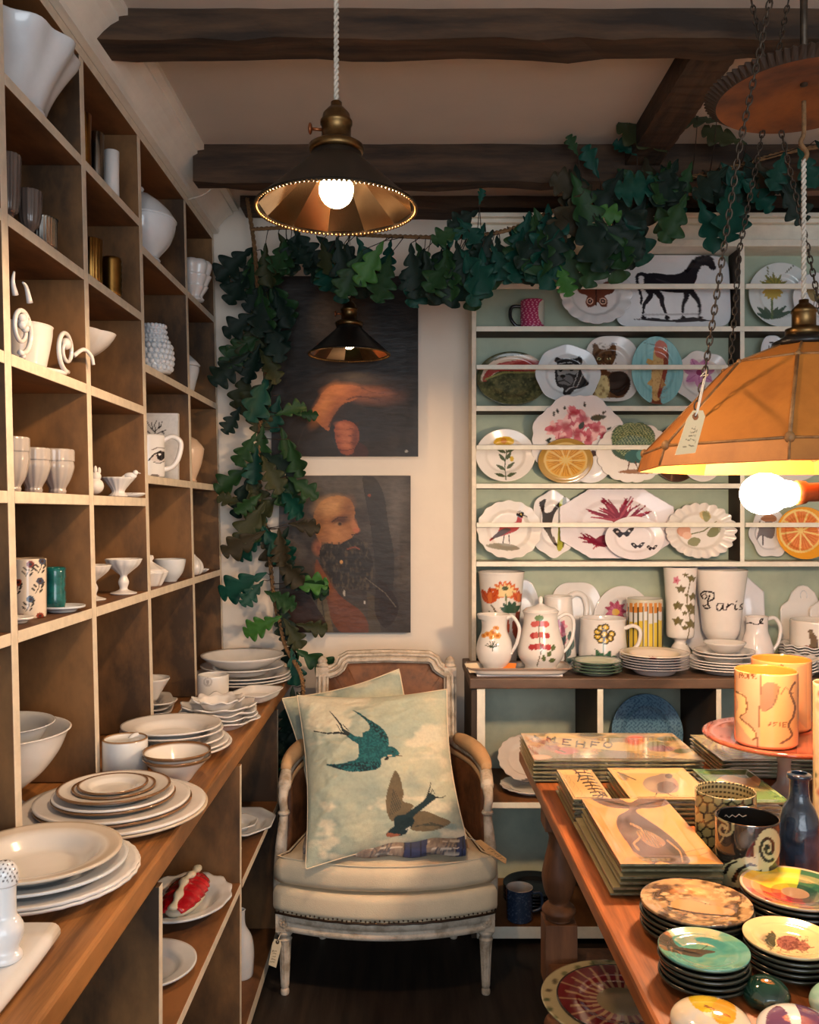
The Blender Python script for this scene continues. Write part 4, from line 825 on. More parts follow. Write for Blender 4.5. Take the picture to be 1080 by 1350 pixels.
m.poly([(711, 664), (714, 660), (720, 658), (718, 668), (719, 676), (727, 674), (733, 666), (740, 660), (738, 667), (731, 678), (728, 690), (727, 702), (732, 714), (735, 721), (729, 716), (722, 704), (716, 694), (715, 678)], bk_, 1).line([(728, 676), (739, 661)], 1.6, bk_).line([(730, 708), (736, 724)], 1.8, (60, 40, 40))
m.poly([(738, 662), (746, 657), (748, 680), (746, 704), (741, 724), (735, 724), (736, 700), (738, 682)], (170, 172, 62), 1).poly([(742, 660), (747, 658), (748, 690), (742, 722)], (96, 92, 44), 1)
stand('lobed_plate', 'tall lobed plate with a black diving bird, behind the red bird plate', 729, 693, 27, 46, y2, r4, pp(.016), lambda a: o_rect(3)(a)*(.93+.055*math.cos(6*(a-math.pi/2))), motif=m)
m = Motif((228, 222, 228)); cr = (128, 34, 58); rn = random.Random(11)
for bx0, by0, tx, ty, n_ in ((818, 686, 800, 662, 9), (818, 686, 834, 660, 8), (815, 686, 782, 676, 7), (824, 688, 852, 672, 7), (790, 714, 764, 704, 6), (796, 716, 778, 716, 6)):
    for k in range(n_):
        ex, ey = tx+rn.uniform(-10, 10), ty+rn.uniform(-6, 8); m.line([(bx0+rn.uniform(-5, 5), by0+rn.uniform(-2, 4)), ((bx0+ex)/2+rn.uniform(-5, 5), (by0+ey)/2), (ex, ey)], 4.2, cr if k % 3 else (168, 66, 84), 1.4, 1)
m.poly([(784, 712), (800, 704), (820, 706), (818, 718), (796, 720)], (124, 36, 60), 1)
stand('platter', 'long eight sided platter with branching red coral', 813, 693, 76, 46, y2-.004, r4, pp(.02), lambda a: o_clip(1.48, .995)(a)*(1-.004+.004*math.cos(40*a)), motif=m, cat='platter', nr=52, nt_=200)
m = Motif((228, 222, 226))
def bfly(x, y, s, c=(40, 32, 36), k=(206, 200, 200)):
    m.poly([(x, y), (x-9*s, y-6*s), (x-15*s, y-3*s), (x-10*s, y+3*s), (x-5*s, y+7*s), (x, y+3*s), (x+5*s, y+6*s), (x+11*s, y), (x+15*s, y-6*s), (x+8*s, y-6*s)], c, 1).ell(x-8*s, y-1*s, 2*s, 1.4*s, k).ell(x+8*s, y-2*s, 2*s, 1.4*s, k)
bfly(822, 702, .95); bfly(841, 719, .62); bfly(860, 722, .5)
stand('plate', 'small round plate with black butterflies, in front of the coral platter', 836, 711, 39, 28.5, y1-.012, r4, pp(.012), motif=m)
m = Motif(WW)
m.ell(902, 700, 9, 8, (214, 160, 134)).ell(906, 706, 6, 5, (226, 184, 160)).ell(930, 680, 8, 6, (214, 190, 140), 30).line([(912, 704), (928, 700), (944, 688)], 1.6, (120, 124, 86)).poly([(932, 706), (938, 696), (948, 694), (950, 700), (942, 708)], (128, 130, 92), 1).poly([(908, 712), (916, 708), (924, 712), (918, 720), (908, 718)], (136, 136, 98), 1).poly([(926, 676), (934, 674), (936, 684), (930, 688)], (150, 148, 104), 1)
stand('fluted_plate', 'fluted plate with a faded rose spray, beside the rack divider', 922, 702, 47, 37, y1, r4, pp(.024), o_scal(22, .07), motif=m, flute=lambda a, s: .005*max(0, s-.55)*2.2*math.cos(22*a))
m = Motif(W).poly([(1003, 684), (1012, 678), (1022, 680), (1024, 686), (1014, 689)], (168, 120, 90), 1).poly([(1004, 690), (1018, 688), (1022, 698), (1018, 710), (1004, 706), (998, 712), (1000, 700)], (120, 116, 120), 1).line([(1006, 706), (1006, 718)], 2, (96, 92, 96)).line([(1002, 688), (1000, 696)], 1.4, (100, 90, 84))
stand('lobed_plate', 'lobed white plate with a small grey figure, beneath the lit bulb', 1013, 705, 28, 33, y2, r4, pp(.016), o_lobe(6, .06), motif=m)
stand('plate', 'round plate painted as a bright orange slice, beneath the lit bulb', 1059, 704, 37, 34.5, y1, r4, pp(.016), motif=citrus(1056, 700, 31, (232, 160, 42), (240, 210, 130), (226, 138, 72), (204, 104, 50), 1.0, 9, .3))
# ---------------------------------------------------------------- on the dresser top
T0 = TOPZ+.0005
def dz_(y): return (CH-TOPZ)*F/(y-CY)
ty = plate('serving_tray', 'white rectangular tray with raised rim under the flowered jugs', 'tray', .172, .072, lambda s: .006+.02*sstep(.86, 1, s), o_rect(9), t=.004, nr=26, nt_=120, loc=(PX(683, 2.93), 2.93, T0), rot=(0, 0, 0), rim=((214, 208, 200), (150, 126, 108), 1))
ft = MB().box(-.14, .14, -.05, .05, .0, .0058); ft.build('foot', 'white_ceramic', ty)
JZ = T0+.0115
tv = Motif(WW); o1, o2 = (196, 84, 42), (226, 178, 104)
for k in range(9): leaf(tv, 666, 786, 21, 5, 10+k*20, o1 if k % 2 else (214, 120, 70)); 
for k in range(7): leaf(tv, 666, 786, 17, 3.6, 25+k*22, (232, 206, 150))
tv.ell(666, 776, 4, 3, (70, 84, 50)).line([(667, 784), (668, 800), (670, 845)], 2, (112, 122, 84))
for x, y, s in ((646, 788, 1.0), (684, 788, .7)):
    for an in (60, 90, 120): leaf(tv, x, y+8*s, 22*s, 6*s, an, o1, (150, 50, 30))
    tv.ell(x, y, 3*s, 8*s, (222, 120, 60), 0, .8)
tv.line([(648, 798), (658, 812), (662, 840)], 1.8, (96, 84, 66))
for an in (70, 100, 130, 40, 155): leaf(tv, 674, 808, 16, 5, an, (52, 82, 66))
for x, y in ((668, 824), (680, 828), (684, 816)): tv.poly([(x-4, y-8), (x+2, y-9), (x+4, y+6), (x, y+14), (x-4, y+6)], (150, 64, 46), 1)
tv.line([(645, 806), (650, 812)], 1.4, (84, 96, 62)).line([(652, 806), (656, 812)], 1.4, (84, 96, 62))
vessel('tulip_vase', 'tall tapered vase painted with orange tulips at the rack end', 'vase', 661, 3.125, T0, [(19, 0), (20, 3), (22, 30), (26, 75), (30, 118), (31, 121)], m='painted_ceramic', sm=False, motif=tv, n=90)
jm = Motif(WW)
for x, y, r in ((650, 834, 5), (643, 836, 4.5), (656, 838, 5), (654, 828, 4), (638, 838, 3.5), (648, 840, 3.5)): jm.ell(x, y, r, r*.8, (222, 158, 84)).ell(x, y, r*.45, r*.4, (190, 108, 44))
jm.line([(650, 842), (649, 858)], 1.2, (70, 82, 58))
for an in (40, 70, 110, 140, 160, 20): jm.line([(649, 854), (649+9*math.cos(R_(an)), 854-9*math.sin(R_(an)))], 1.2, (62, 74, 52))
j1 = vessel('cream_jug', 'small white jug with orange flowers, on the tray', 'jug', 652, 2.925, JZ, [(15, 0), (16, 2), (15, 5), (21, 14), (24, 26), (22, 39), (17, 52), (17, 64), (20, 74)], m='painted_ceramic', motif=jm, n=72, mod=lambda a, r, z: 1+(.16*max(0, math.cos(a-math.pi))**6 if z > .17 else 0))
handle(j1, [(16, 69), (26, 72), (35, 58), (32, 40), (26, 28), (22, 26), (25, 23)], (2.6, 2.0), yaw=-.5)
pm2 = Motif(WW); pr_ = (168, 56, 60)
for y, w in ((822, 8), (837, 9), (852, 11)):
    for dx in np.linspace(-w, w, 5): pm2.ell(712+dx, y+abs(dx)*.12, 4.2, 4, pr_ if int(dx) % 2 else (196, 96, 92))
pm2.ell(711, 815, 6, 4, (110, 138, 100)).line([(712, 820), (710, 835), (714, 858), (708, 878)], 1.3, (96, 92, 66))
for x, y, an in ((722, 866, 60), (728, 858, 70), (718, 872, 100), (724, 872, 20)): leaf(pm2, x, y, 9, 3.6, an, (92, 106, 66))
j2 = vessel('pitcher', 'white lidded pitcher with red flower heads, on the tray', 'pitcher', 713, 2.93, JZ, [(20, 0), (22, 2), (21, 6), (29, 18), (30, 30), (27, 44), (23, 60), (22, 72), (24, 78)], m='painted_ceramic', motif=pm2, n=72)
handle(j2, [(22, 68), (34, 74), (43, 66), (42, 44), (34, 28), (27, 22)], (2.6, 2.2))
lj = MB().lathe([(0, .245), (.006, .243), (.008, .232), (.005, .222), (.02, .214), (.05, .205), (.058, .197), (.05, .193), (0, .196)], 36).build('lid', 'white_ceramic', j2)
pv = Motif((226, 222, 218))
for x, y, r in ((740, 826, 9), (738, 836, 9), (742, 843, 7), (735, 822, 6)):
    for k in range(6): leaf(pv, x, y, r, r*.4, k*61, (206, 112, 140) if k % 2 else (228, 166, 180))
for x, y, L, an in ((738, 852, 16, 60), (746, 868, 18, 70), (734, 866, 16, 110), (752, 858, 18, 80), (742, 876, 16, 30), (753, 846, 14, 95)): leaf(pv, x, y, L, 5, an, (88, 112, 110), (52, 70, 70))
pv.line([(744, 845), (746, 880)], 1.4, (84, 70, 62))
vessel('flower_pot', 'tapered white vase with a pink peony, behind the lidded pitcher', 'vase', 736, 3.105, T0, [(24, 0), (24.5, 2), (23, 20), (20, 60), (18, 88), (18.5, 90)], m='painted_ceramic', sm=False, motif=pv, n=72)
am = Motif((228, 224, 222))
for k in range(9): a = k*.698; am.ell(797+(9.5 if k < 8 else 0)*math.cos(a), 836+(9 if k < 8 else 0)*math.sin(a), 5.2, 5, (72, 56, 30)).ell(797+(9.5 if k < 8 else 0)*math.cos(a), 836+(9 if k < 8 else 0)*math.sin(a), 3.2, 3.1, (222, 186, 72)).ell(797+(9.5 if k < 8 else 0)*math.cos(a), 836+(9 if k < 8 else 0)*math.sin(a), 1.3, 1.3, (238, 226, 190))
am.line([(796, 847), (796, 874)], 1.8, (104, 124, 92))
for an, L in ((30, 20), (60, 20), (120, 22), (150, 22), (95, 14)): leaf(am, 796, 875, L, 5.4, an, (62, 104, 78), (40, 74, 58))
j3 = vessel('mug', 'wide white mug with a yellow and black primrose', 'mug', 795, 3.095, T0, [(28, 0), (30, 2), (31.5, 18), (30, 36), (29, 54), (30, 62)], m='painted_ceramic', motif=am, n=64)
handle(j3, [(29, 50), (40, 54), (49, 48), (47, 32), (38, 22), (31, 20)], (2.8, 2.4), yaw=-.5)
bm2 = Motif((196, 192, 170))
def brushes(p, o):
    u = (p[:, 0]-823)/6.4; f = u-np.floor(u); h = p[:, 1]
    in_ = (f > .1) & (f < .78) & (h > 795); v = vnoise(np.stack([np.floor(u)*7.3, u*0], 1), 3)*6
    bri = in_ & (h < 806+v*.6); fer = in_ & (h >= 806+v*.6) & (h < 817+v); han = in_ & (h >= 817+v)
    o[bri] = lin((196, 128, 56)); o[fer] = lin((206, 208, 206)); o[han] = lin((212, 186, 66)); o[(f >= .78) & (h > 800)] = lin((64, 60, 40)); return o
bm2.fn(brushes)
vessel('brush_holder', 'cylinder pot painted with a row of yellow paintbrushes', 'pot', 850, 3.105, T0, [(22.5, 0), (23.5, 1), (23.5, 86), (23, 87)], m='painted_ceramic', sm=False, motif=bm2, n=80, inner=(206, 204, 196))
for i in range(4): lay('side_plate', '%s green edged small plate, stacked before the primrose mug' % ORD[3-i], 'plate', 787, 2.925, T0+.010*i, .083, pp(.014), rim=((186, 192, 172), (72, 96, 80), 2), group='green edged small plates')
sm_ = Motif((226, 220, 214))
for i in range(6):
    q = lay('soup_bowl', '%s white bowl in the stack between green plates and tiered plates' % ORD[5-i], 'bowl', 863, 2.93, T0+.0085*i, .112, p_deep(.026), rim=((222, 220, 222), (150, 148, 156), 1), group='white bowls with grey rims', nr=24)
    if i == 5: mt = Motif((228, 216, 202)); mt.line([(856, 866), (866, 870)], 1.5, (150, 44, 40)).line([(858, 870), (862, 864)], 1.3, (150, 60, 40)).ell(861, 868, 4, 1.6, (160, 54, 46)); q.data.materials[0] = MATS['painted_ceramic']; paint(q, mt)
iv = Motif(WW); iv.line([(912, 760), (906, 790), (910, 820), (905, 850)], 1.4, (120, 110, 80), sm=1)
def ivy(x, y, s): iv.poly([(x, y-6*s), (x+3*s, y-2*s), (x+8*s, y-2*s), (x+5*s, y+2*s), (x+4*s, y+7*s), (x, y+4*s), (x-4*s, y+7*s), (x-5*s, y+2*s), (x-8*s, y-2*s), (x-3*s, y-2*s)], (108, 100, 62))
for x, y, s in ((912, 762, .8), (904, 758, .5), (898, 776, .9), (914, 786, .9), (894, 798, 1.0), (911, 800, 1.0), (903, 808, .5), (894, 818, 1.0), (911, 822, 1.0), (903, 827, .6), (913, 806, .7), (905, 784, .4)): ivy(x, y, s)
for k in range(5): leaf(iv, 892, 765, 5.4, 2.4, k*72, (206, 130, 146))
iv.ell(892, 765, 1.8, 1.6, (180, 70, 90))
vessel('ivy_vase', 'slender white vase on a ball foot painted with ivy leaves', 'vase', 897, 3.10, T0, [(12, 0), (13, 2), (10, 5), (13, 12), (13.5, 18), (11, 24), (7, 30), (8, 33), (17, 37), (18, 42), (18.5, 80), (20, 106), (21.5, 127), (22, 128)], m='painted_ceramic', sm=False, motif=iv, n=90)
pa = Motif((230, 224, 218)); ink = (44, 38, 40)
pa.line([(936, 785), (933, 795), (936, 801), (930, 802), (927, 798)], 2.4, ink, 1.7, 1).line([(927, 789), (924, 784), (928, 780), (935, 780), (941, 782), (941, 789), (936, 792)], 1.8, ink, 2.0, 1).line([(926, 785), (930, 783), (932, 787), (929, 790)], 1.4, ink, sm=1).line([(928, 800), (932, 797)], 1.3, ink)
pa.line([(952, 796), (947, 796), (945, 801), (948, 805), (952, 801), (954, 796), (953, 803), (957, 804)], 1.9, ink, 2.0, 1).line([(958, 804), (960, 796), (961, 799), (965, 796), (967, 797)], 1.9, ink, 1.7, 1).line([(970, 797), (969, 803), (973, 803)], 1.9, ink, 1.5, 1).ell(971.5, 793, 1.2, 1.2, ink).line([(979, 796), (976, 799), (979, 802), (975, 804)], 1.9, ink, 1.5, 1)
vessel('tapered_vase', 'tall tapered white vase lettered in script', 'vase', 951, 3.115, T0, [(15, 0), (17, 2), (17, 9), (16, 30), (19, 34), (22, 40), (24, 46), (29, 90), (33, 121), (33.5, 124)], m='painted_ceramic', sm=False, motif=pa, n=110)
stack('dinner_plate', 'white plate', 'in front of the script vase', 'plate', 955, 2.95, T0,
      [(.118, pp(.02), .0085, {}), (.117, pp(.02), .0085, {}), (.116, pp(.02), .0085, {}), (.115, pp(.02), .014, {}), (.100, pp(.022), .010, {}), (.098, pp(.022), .016, {}), (.068, p_bowl(.034), 0, {'what': 'small white bowl', 'cat': 'bowl', 'name': 'small_bowl'})], group='tiered white plates', jit=.002)
sj = Motif((228, 222, 220)); sj.line([(976, 823), (982, 822)], 1.5, ink).line([(984, 822), (990, 821), (995, 823), (1000, 823), (1004, 820), (1006, 816), (1003, 817), (1002, 821), (1006, 822)], 1.3, ink, 1.8, 1)
j4 = vessel('cream_jug', 'small white jug with a line of script, beside the tall script vase', 'jug', 998, 3.06, T0, [(17, 0), (18, 2), (21, 12), (21, 24), (17, 38), (14, 48), (14, 62), (15, 66)], m='painted_ceramic', motif=sj, n=70)
handle(j4, [(14, 63), (24, 64), (31, 52), (29, 34), (22, 22), (17, 14)], (2.8, 2.2))
# standing pieces behind
sy = 3.198
stand('oval_plate', 'pale grey plate standing behind the orange tulip vase', 693, 812, 20, 52, sy, T0, pp(.012), motif=Motif((206, 208, 212)), nr=18, nt_=72)
swm = Motif((222, 220, 218))
sw = stand('relief_plate', 'lobed white plate with a raised swan, behind the pink peony vase', 760, 823, 38, 53, sy, T0, pp(.016), o_lobe(4, .06, .78), motif=swm)
s_ = 3.2/F
MB().tube(spl([(p[0]*s_, p[1]*s_, .014) for p in ((-18, -20), (-24, -6), (-18, 14), (-10, 26), (0, 32), (10, 28), (14, 14), (12, -4), (14, -24))], 6), lambda t: .013-.006*abs(t-.3), 10).tube(spl([(p[0]*s_, p[1]*s_, .012) for p in ((-26, 0), (-20, 20), (-12, 16), (-14, -4))], 5), .009, 8).build('swan', 'white_ceramic', sw)
fm2 = Motif((222, 218, 216))
for k in range(9): leaf(fm2, 812, 806, 15, 4.4, k*40, (178, 84, 112), (140, 50, 80))
fm2.ell(812, 807, 5, 4.4, (212, 168, 76))
stand('plate', 'round plate with a magenta daisy, behind the primrose mug', 822, 824, 40, 48, sy-.014, T0, pp(.014), motif=fm2)
stand('platter', 'large eight sided white platter standing behind the script vase', 945, 812, 69, 64, 3.19, T0, pp(.008), o_oct, motif=Motif((224, 222, 226)), lean=5, cat='platter', nr=24, nt_=96)
def plaque(px, y, label, w=.088, h=.27):
    pts = [(-w, 0), (-w*.98, h*.66), (-w*.92, h*.72), (-w*.62, h*.79), (-w*.48, h*.9), (-w*.2, h*.985), (0, h), (w*.2, h*.985), (w*.48, h*.9), (w*.62, h*.79), (w*.92, h*.72), (w*.98, h*.66), (w, 0)]
    V = [(x, -.006, z) for x, z in pts]+[(x, .006, z) for x, z in pts]; n = len(pts)
    Fc = [tuple(range(n)), tuple(range(2*n-1, n-1, -1))]+[(i, i+n, (i+1) % n+n, (i+1) % n) for i in range(n)]
    o = MB().add(V, Fc, 0, False).build('cheese_board', 'white_ceramic', None, (PX(px, y), y, T0), (-R_(5), 0, 0), bevel=.004)
    MB().tube([(.012*math.cos(a), -.0065, h*.86+.017*math.sin(a)) for a in np.linspace(-.6, 3.74, 16)], .0016, 6).build('hole_rim', 'cool_ceramic', o)
    return tag(o, label, 'board')
plaque(1062, 3.205, 'shaped white ceramic board behind the cat mug'); plaque(1106, 3.18, 'second shaped white ceramic board at the edge of view', .10, .27)
for i in range(7): lay('ruffled_plate', '%s ruffled white plate in the pile under the cat mug' % ORD[6-i], 'plate', 1074, 3.075, T0+.0095*i, .118, pp(.018), o_wave(14, .03, i*.5), flute=fl(14, .003), group='ruffled plates under the cat mug')
ztop = T0+.0095*6+.013
cm = Motif((230, 224, 216)); cm.poly([(1066, 831), (1071, 830), (1073, 835), (1077, 840), (1079, 848), (1076, 855), (1068, 855), (1068, 845), (1067, 838)], (112, 92, 70), 1).poly([(1055, 855), (1062, 851), (1072, 854), (1078, 857), (1064, 858)], (150, 96, 80), 1).line([(1078, 848), (1078, 855), (1068, 856)], 1.6, (60, 44, 36)).ell(1069, 834, 2.6, 2.8, (126, 108, 84))
vessel('mug', 'white mug with a sitting cat on the pile of ruffled plates', 'mug', 1075, 3.07, ztop+.001, [(30, 0), (31.5, 2), (31.5, 32), (31, 34)], m='painted_ceramic', sm=False, motif=cm, n=44)
for i in range(4): lay('ruffled_plate', '%s ruffled small white plate in front of the cat mug pile' % ORD[3-i], 'plate', 1050, 2.912, T0+.0105*i, .088, pp(.02), o_wave(11, .05, i*.7), flute=fl(11, .004), group='ruffled small plates')
for px, yw, rz, w in ((624, 2.89, .35, 'pale paper tag lying on the jug tray end'), (671, 2.895, -.3, 'orange paper tag lying between the jugs')):
    MBt = MB().box(-.022, .022, -.024, .024, 0, .0012); tag(MBt.build('price_tag', 'orange_paper' if px > 650 else 'chair_linen', None, (PX(px, yw), yw, T0+.0255), (R_(28), 0, rz)), w, 'tag')
# ---------------------------------------------------------------- inside the dresser base
bm3 = Motif((120, 168, 198)).fn(lambda p, o: np.where((np.abs(np.sin(p[:, 0]*.55+2.2*np.sin(p[:, 1]*.42))*np.cos(p[:, 1]*.6+1.7*np.sin(p[:, 0]*.5))) < .16)[:, None], lin((70, 108, 144)), o))
stand('plate', 'blue patterned plate standing on the middle dresser shelf', 853, 971, 47, 50, 3.17, MZ+.0005, pp(.02), motif=bm3, d=3.18, lean=9)
lay('scalloped_plate', 'scalloped white plate lying on the middle dresser shelf', 'plate', 700, 2.97, MZ+.0005, .105, pp(.02), o_wave(18, .02))
sp = Motif((222, 212, 204)).poly([(672, 1046), (684, 1030), (712, 1024), (730, 1030), (730, 1056), (690, 1052)], (104, 98, 98), 1)
q = plate('scalloped_plate', 'scalloped plate with a grey blot, tilted on the flat scalloped one', 'plate', .10, .10, pp(.016), o_wave(18, .02), m='painted_ceramic', nr=30, nt_=110, loc=(PX(694, 3.02), 3.02, MZ+.085), rot=(R_(36), 0, 0)); paint(q, sp)
for i in range(5): lay('enamel_plate', '%s dark enamel plate on the bottom dresser board' % ORD[4-i], 'plate', 704, 3.03, LZ+.0005+.011*i, .105, pp(.018), m='enamel_dark', group='dark enamel plates')
em2 = vessel('enamel_mug', 'speckled blue enamel mug with white inside, on the bottom dresser board', 'mug', 685, 2.905, LZ+.0005, [(16, 0), (17, 2), (17.5, 40), (18, 42)], m='painted_ceramic', sm=False, motif=Motif((44, 60, 86)).noise(2, (92, 108, 132), .6, .7, .6), inner=(200, 200, 196))
handle(em2, [(17, 34), (28, 34), (29, 16), (17, 10)], 2, m='enamel_blue')
lay('enamel_bowl', 'dark enamel bowl beside the enamel plates', 'bowl', 822, 3.0, LZ+.0005, .09, p_bowl(.06), m='enamel_dark')
# ---------------------------------------------------------------- armchair
AX = -.070
ac = tag(empty('armchair', (AX, 2.7, 0)), 'old carved grey painted armchair with cream linen seat in the corner', 'armchair')
def A(b, name, m, bevel=0): return b.build(name, m, ac, (-AX, -2.7, 0), bevel=bevel)
def plan(k=1.0, bow=.075, dy=0):
    """seat outline seen from above"""
    pts = []
    for t in np.linspace(-1, 1, 25): pts.append((AX+t*.318*k, 2.555-bow*(1-t*t)+dy))
    for t in np.linspace(0, 1, 9)[1:]: pts.append((AX+(.318-.078*t**1.3)*k, 2.555+(.375)*t))
    for t in np.linspace(0, 1, 9)[1:]: pts.append((AX+(.24-.48*t)*k, 2.93))
    for t in np.linspace(0, 1, 9)[1:-1]: pts.append((AX-(.24+.078*t**.77)*k, 2.93-.375*t))
    return pts
def pill(pl, layers, m=0, cap=None):
    """layers: (z, inset metres) from the bottom; cap = (rise, rings)"""
    c = np.mean(np.array(pl), 0); V, Fc = [], []; n = len(pl)
    def ring(z, ins, f=None):
        for x, y in pl:
            dv = np.array([x, y])-c; L = np.linalg.norm(dv); q = c+dv*((1-ins/L) if f is None else f); V.append((q[0], q[1], z))
    for z, i in layers: ring(z, i)
    k = len(layers)
    if cap:
        z0, i0 = layers[-1]; L0 = 1-i0/.32
        for j in range(1, cap[1]+1):
            f = L0*(1-j/(cap[1]+.3)); ring(z0+cap[0]*(1-(1-j/cap[1])**2), 0, f); k += 1
    for a in range(k-1):
        for i in range(n): j = (i+1) % n; Fc.append((a*n+i, a*n+j, (a+1)*n+j, (a+1)*n+i))
    Fc += [tuple(range(n))[::-1], tuple(range((k-1)*n, k*n))]
    return MB().add(V, Fc, m)
def arcpts(z0, z1, r, n=6):
    return [(z0+r-r*math.cos(t), r-r*math.sin(t)) for t in np.linspace(0, math.pi/2, n)]+[(z1-r+r*math.sin(t), r-r*math.cos(t)) for t in np.linspace(0, math.pi/2, n)]
A(pill(plan(1.0), [(.190, .012), (.193, .004), (.206, .002), (.209, .010), (.218, .010), (.221, .0), (.240, .0), (.243, .005)]), 'seat_rail', 'chair_wood')
A(pill(plan(1.0, dy=-.004), [(.242, .006), (.246, -.002)]+[(z, i-.006) for z, i in arcpts(.248, .322, .02)]), 'seat', 'chair_linen')
nl = MB(); pts = plan(1.0, dy=-.004)
nl.tube([(x, y-.003, .2455+.001*math.sin(i*3)) for i, (x, y) in enumerate(pts[:27])], .0036, 6)
for i, (x, y) in enumerate(smooth_poly(pts[:27], 2, False)): nl.sphere((x, y-.005, .2535+.002*math.sin(i*5)), .0026, 0, 8, 5)
A(nl, 'nail_trim', 'nail_dark')
cpl = [(AX+t*.322, 2.548-.080*(1-t*t)) for t in np.linspace(-1, 1, 25)]+[(AX+.294-.066*t, 2.588+.296*t) for t in np.linspace(0, 1, 9)]+[(AX+.228-.456*t, 2.886) for t in np.linspace(0, 1, 9)[1:-1]]+[(AX-.228-.066*t, 2.884-.296*t) for t in np.linspace(0, 1, 9)]
cush = pill(cpl, arcpts(.324, .408, .034, 8), 0, (.020, 7))
rn = random.Random(5)
ww_ = fbm(np.array(cush.v)[:, :2]*9, 4)-.5
for i, p in enumerate(cush.v):
    x, y, z = p; w = ww_[i]
    cush.v[i] = (x, y, z+(.014*w if z > .37 else .006*w)+(.003 if z < .34 else 0))
co_ = cush.build('seat_cushion', 'chair_linen'); tag(co_, 'thick cream linen seat cushion on the old armchair', 'cushion')
MB().tube([(x, y+.001, .405) for x, y in [((x-AX)*.965+AX, (y-2.7)*.96+2.7) for x, y in cpl]], .0028, 6, closed=True).build('piping', 'chair_linen', co_)
# legs
lpf = smooth_poly([(.0, 0), (.011, .0), (.0125, .012), (.010, .020), (.0125, .03), (.0155, .10), (.019, .155), (.021, .162), (.0165, .168), (.0225, .178), (.024, .184), (.02, .19)], 4, False)
for lx, ly, fr in ((AX-.292, 2.568, 1), (AX+.292, 2.568, 1), (AX-.215, 2.905, 0), (AX+.215, 2.905, 0)):
    b = MB().lathe([(float(max(0, r)), float(z)) for r, z in lpf]+[(0, .19)], 64, 0, lambda a, r, z: 1-(.10*abs(math.sin(6*a)) if .03 < z < .155 else 0), (lx, ly, 0))
    b.box(lx-.024, lx+.024, ly-.024, ly+.024, .1895, .244)
    if fr:
        for k in range(8): b.sphere((lx+.010*math.cos(k*.785), ly-.0245, .217+.010*math.sin(k*.785)), .0052, 0, 8, 6, (1, .5, 1))
        b.sphere((lx, ly-.0255, .217), .005, 0, 8, 6)
    A(b, 'leg', 'chair_wood', .002)
# back
def bk(px, py, off=0):
    d = 2.93+(.94-PZ(py, 2.96))*-.0+(PZ(py, 2.96)-.33)*.17; d -= off; return Vector(P(px, py, 2.95)) if False else Vector((PX(px, 2.97), d, PZ(py, 2.97)))
fp = [(424, 1085), (424, 1000), (424, 930), (424, 892), (431, 889), (440, 886), (447, 881), (451, 873), (458, 869), (512, 867.5), (566, 869), (573, 873), (577, 881), (584, 886), (590, 889), (594, 892), (594, 930), (594, 1000), (594, 1085)]
path = [bk(*p) for p in fp]
def moulding(path, w, dep, name):
    """a square moulded section swept along the frame"""
    sec = [(-w, 0), (-w, -dep*.55), (-w*.72, -dep*.62), (-w*.6, -dep), (-w*.1, -dep), (0, -dep*.72), (w*.25, -dep*.95), (w*.55, -dep*.95), (w*.7, -dep*.6), (w, -dep*.5), (w, 0)]
    V, Fc = [], []; n = len(sec)
    for i, p in enumerate(path):
        a, c = path[max(0, i-1)], path[min(len(path)-1, i+1)]; t = (c-a); t.y = 0; t.normalize(); s = Vector((-t.z, 0, t.x))
        for u, v in sec: V.append(p+s*u+Vector((0, v, 0)))
    for i in range(len(path)-1):
        for k in range(n): j = (k+1) % n; Fc.append((i*n+k, i*n+j, (i+1)*n+j, (i+1)*n+k))
    Fc += [tuple(range(n)), tuple(range((len(path)-1)*n, len(path)*n))[::-1]]
    return MB().add(V, Fc, 0, False)
fb = moulding(path, .0215, .036, 'f')
for px in (424, 594):
    q = bk(px, 886); fb.box(q.x-.021, q.x+.021, q.y-.034, q.y+.002, q.z-.02, q.z+.012)
    fb.lathe([(0, 0), (.018, 0), (.021, .006), (.014, .012), (.017, .02), (.012, .03), (.004, .036), (0, .037)], 16, 0, None, (q.x, q.y-.016, q.z+.012))
q0, q1 = bk(424, 1085), bk(594, 1085); fb.box(q0.x, q1.x, q0.y-.032, q0.y+.002, q0.z-.015, q0.z+.03)
A(fb, 'back_frame', 'chair_wood', .002)
pn = MB(); V, Fc = [], []
inner = [(431, 1080), (431, 900), (440, 896), (449, 891), (456, 882), (462, 878), (512, 876.5), (562, 878), (568, 882), (575, 891), (584, 896), (588, 900), (588, 1080)]
cx_, cy_ = 510, 985
for k in range(9):
    f = 1-k/8*.98; 
    for px, py in smooth_poly(inner, 4): V.append(bk(cx_+(px-cx_)*f, cy_+(py-cy_)*f, .006+.030*(1-f)**.6 if k else .004))
n = len(V)//9
for k in range(8):
    for i in range(n): j = (i+1) % n; Fc.append((k*n+i, (k+1)*n+i, (k+1)*n+j, k*n+j))
Fc.append(tuple(range(8*n, 9*n)))
A(pn.add(V, Fc), 'back_panel', 'chair_leather')
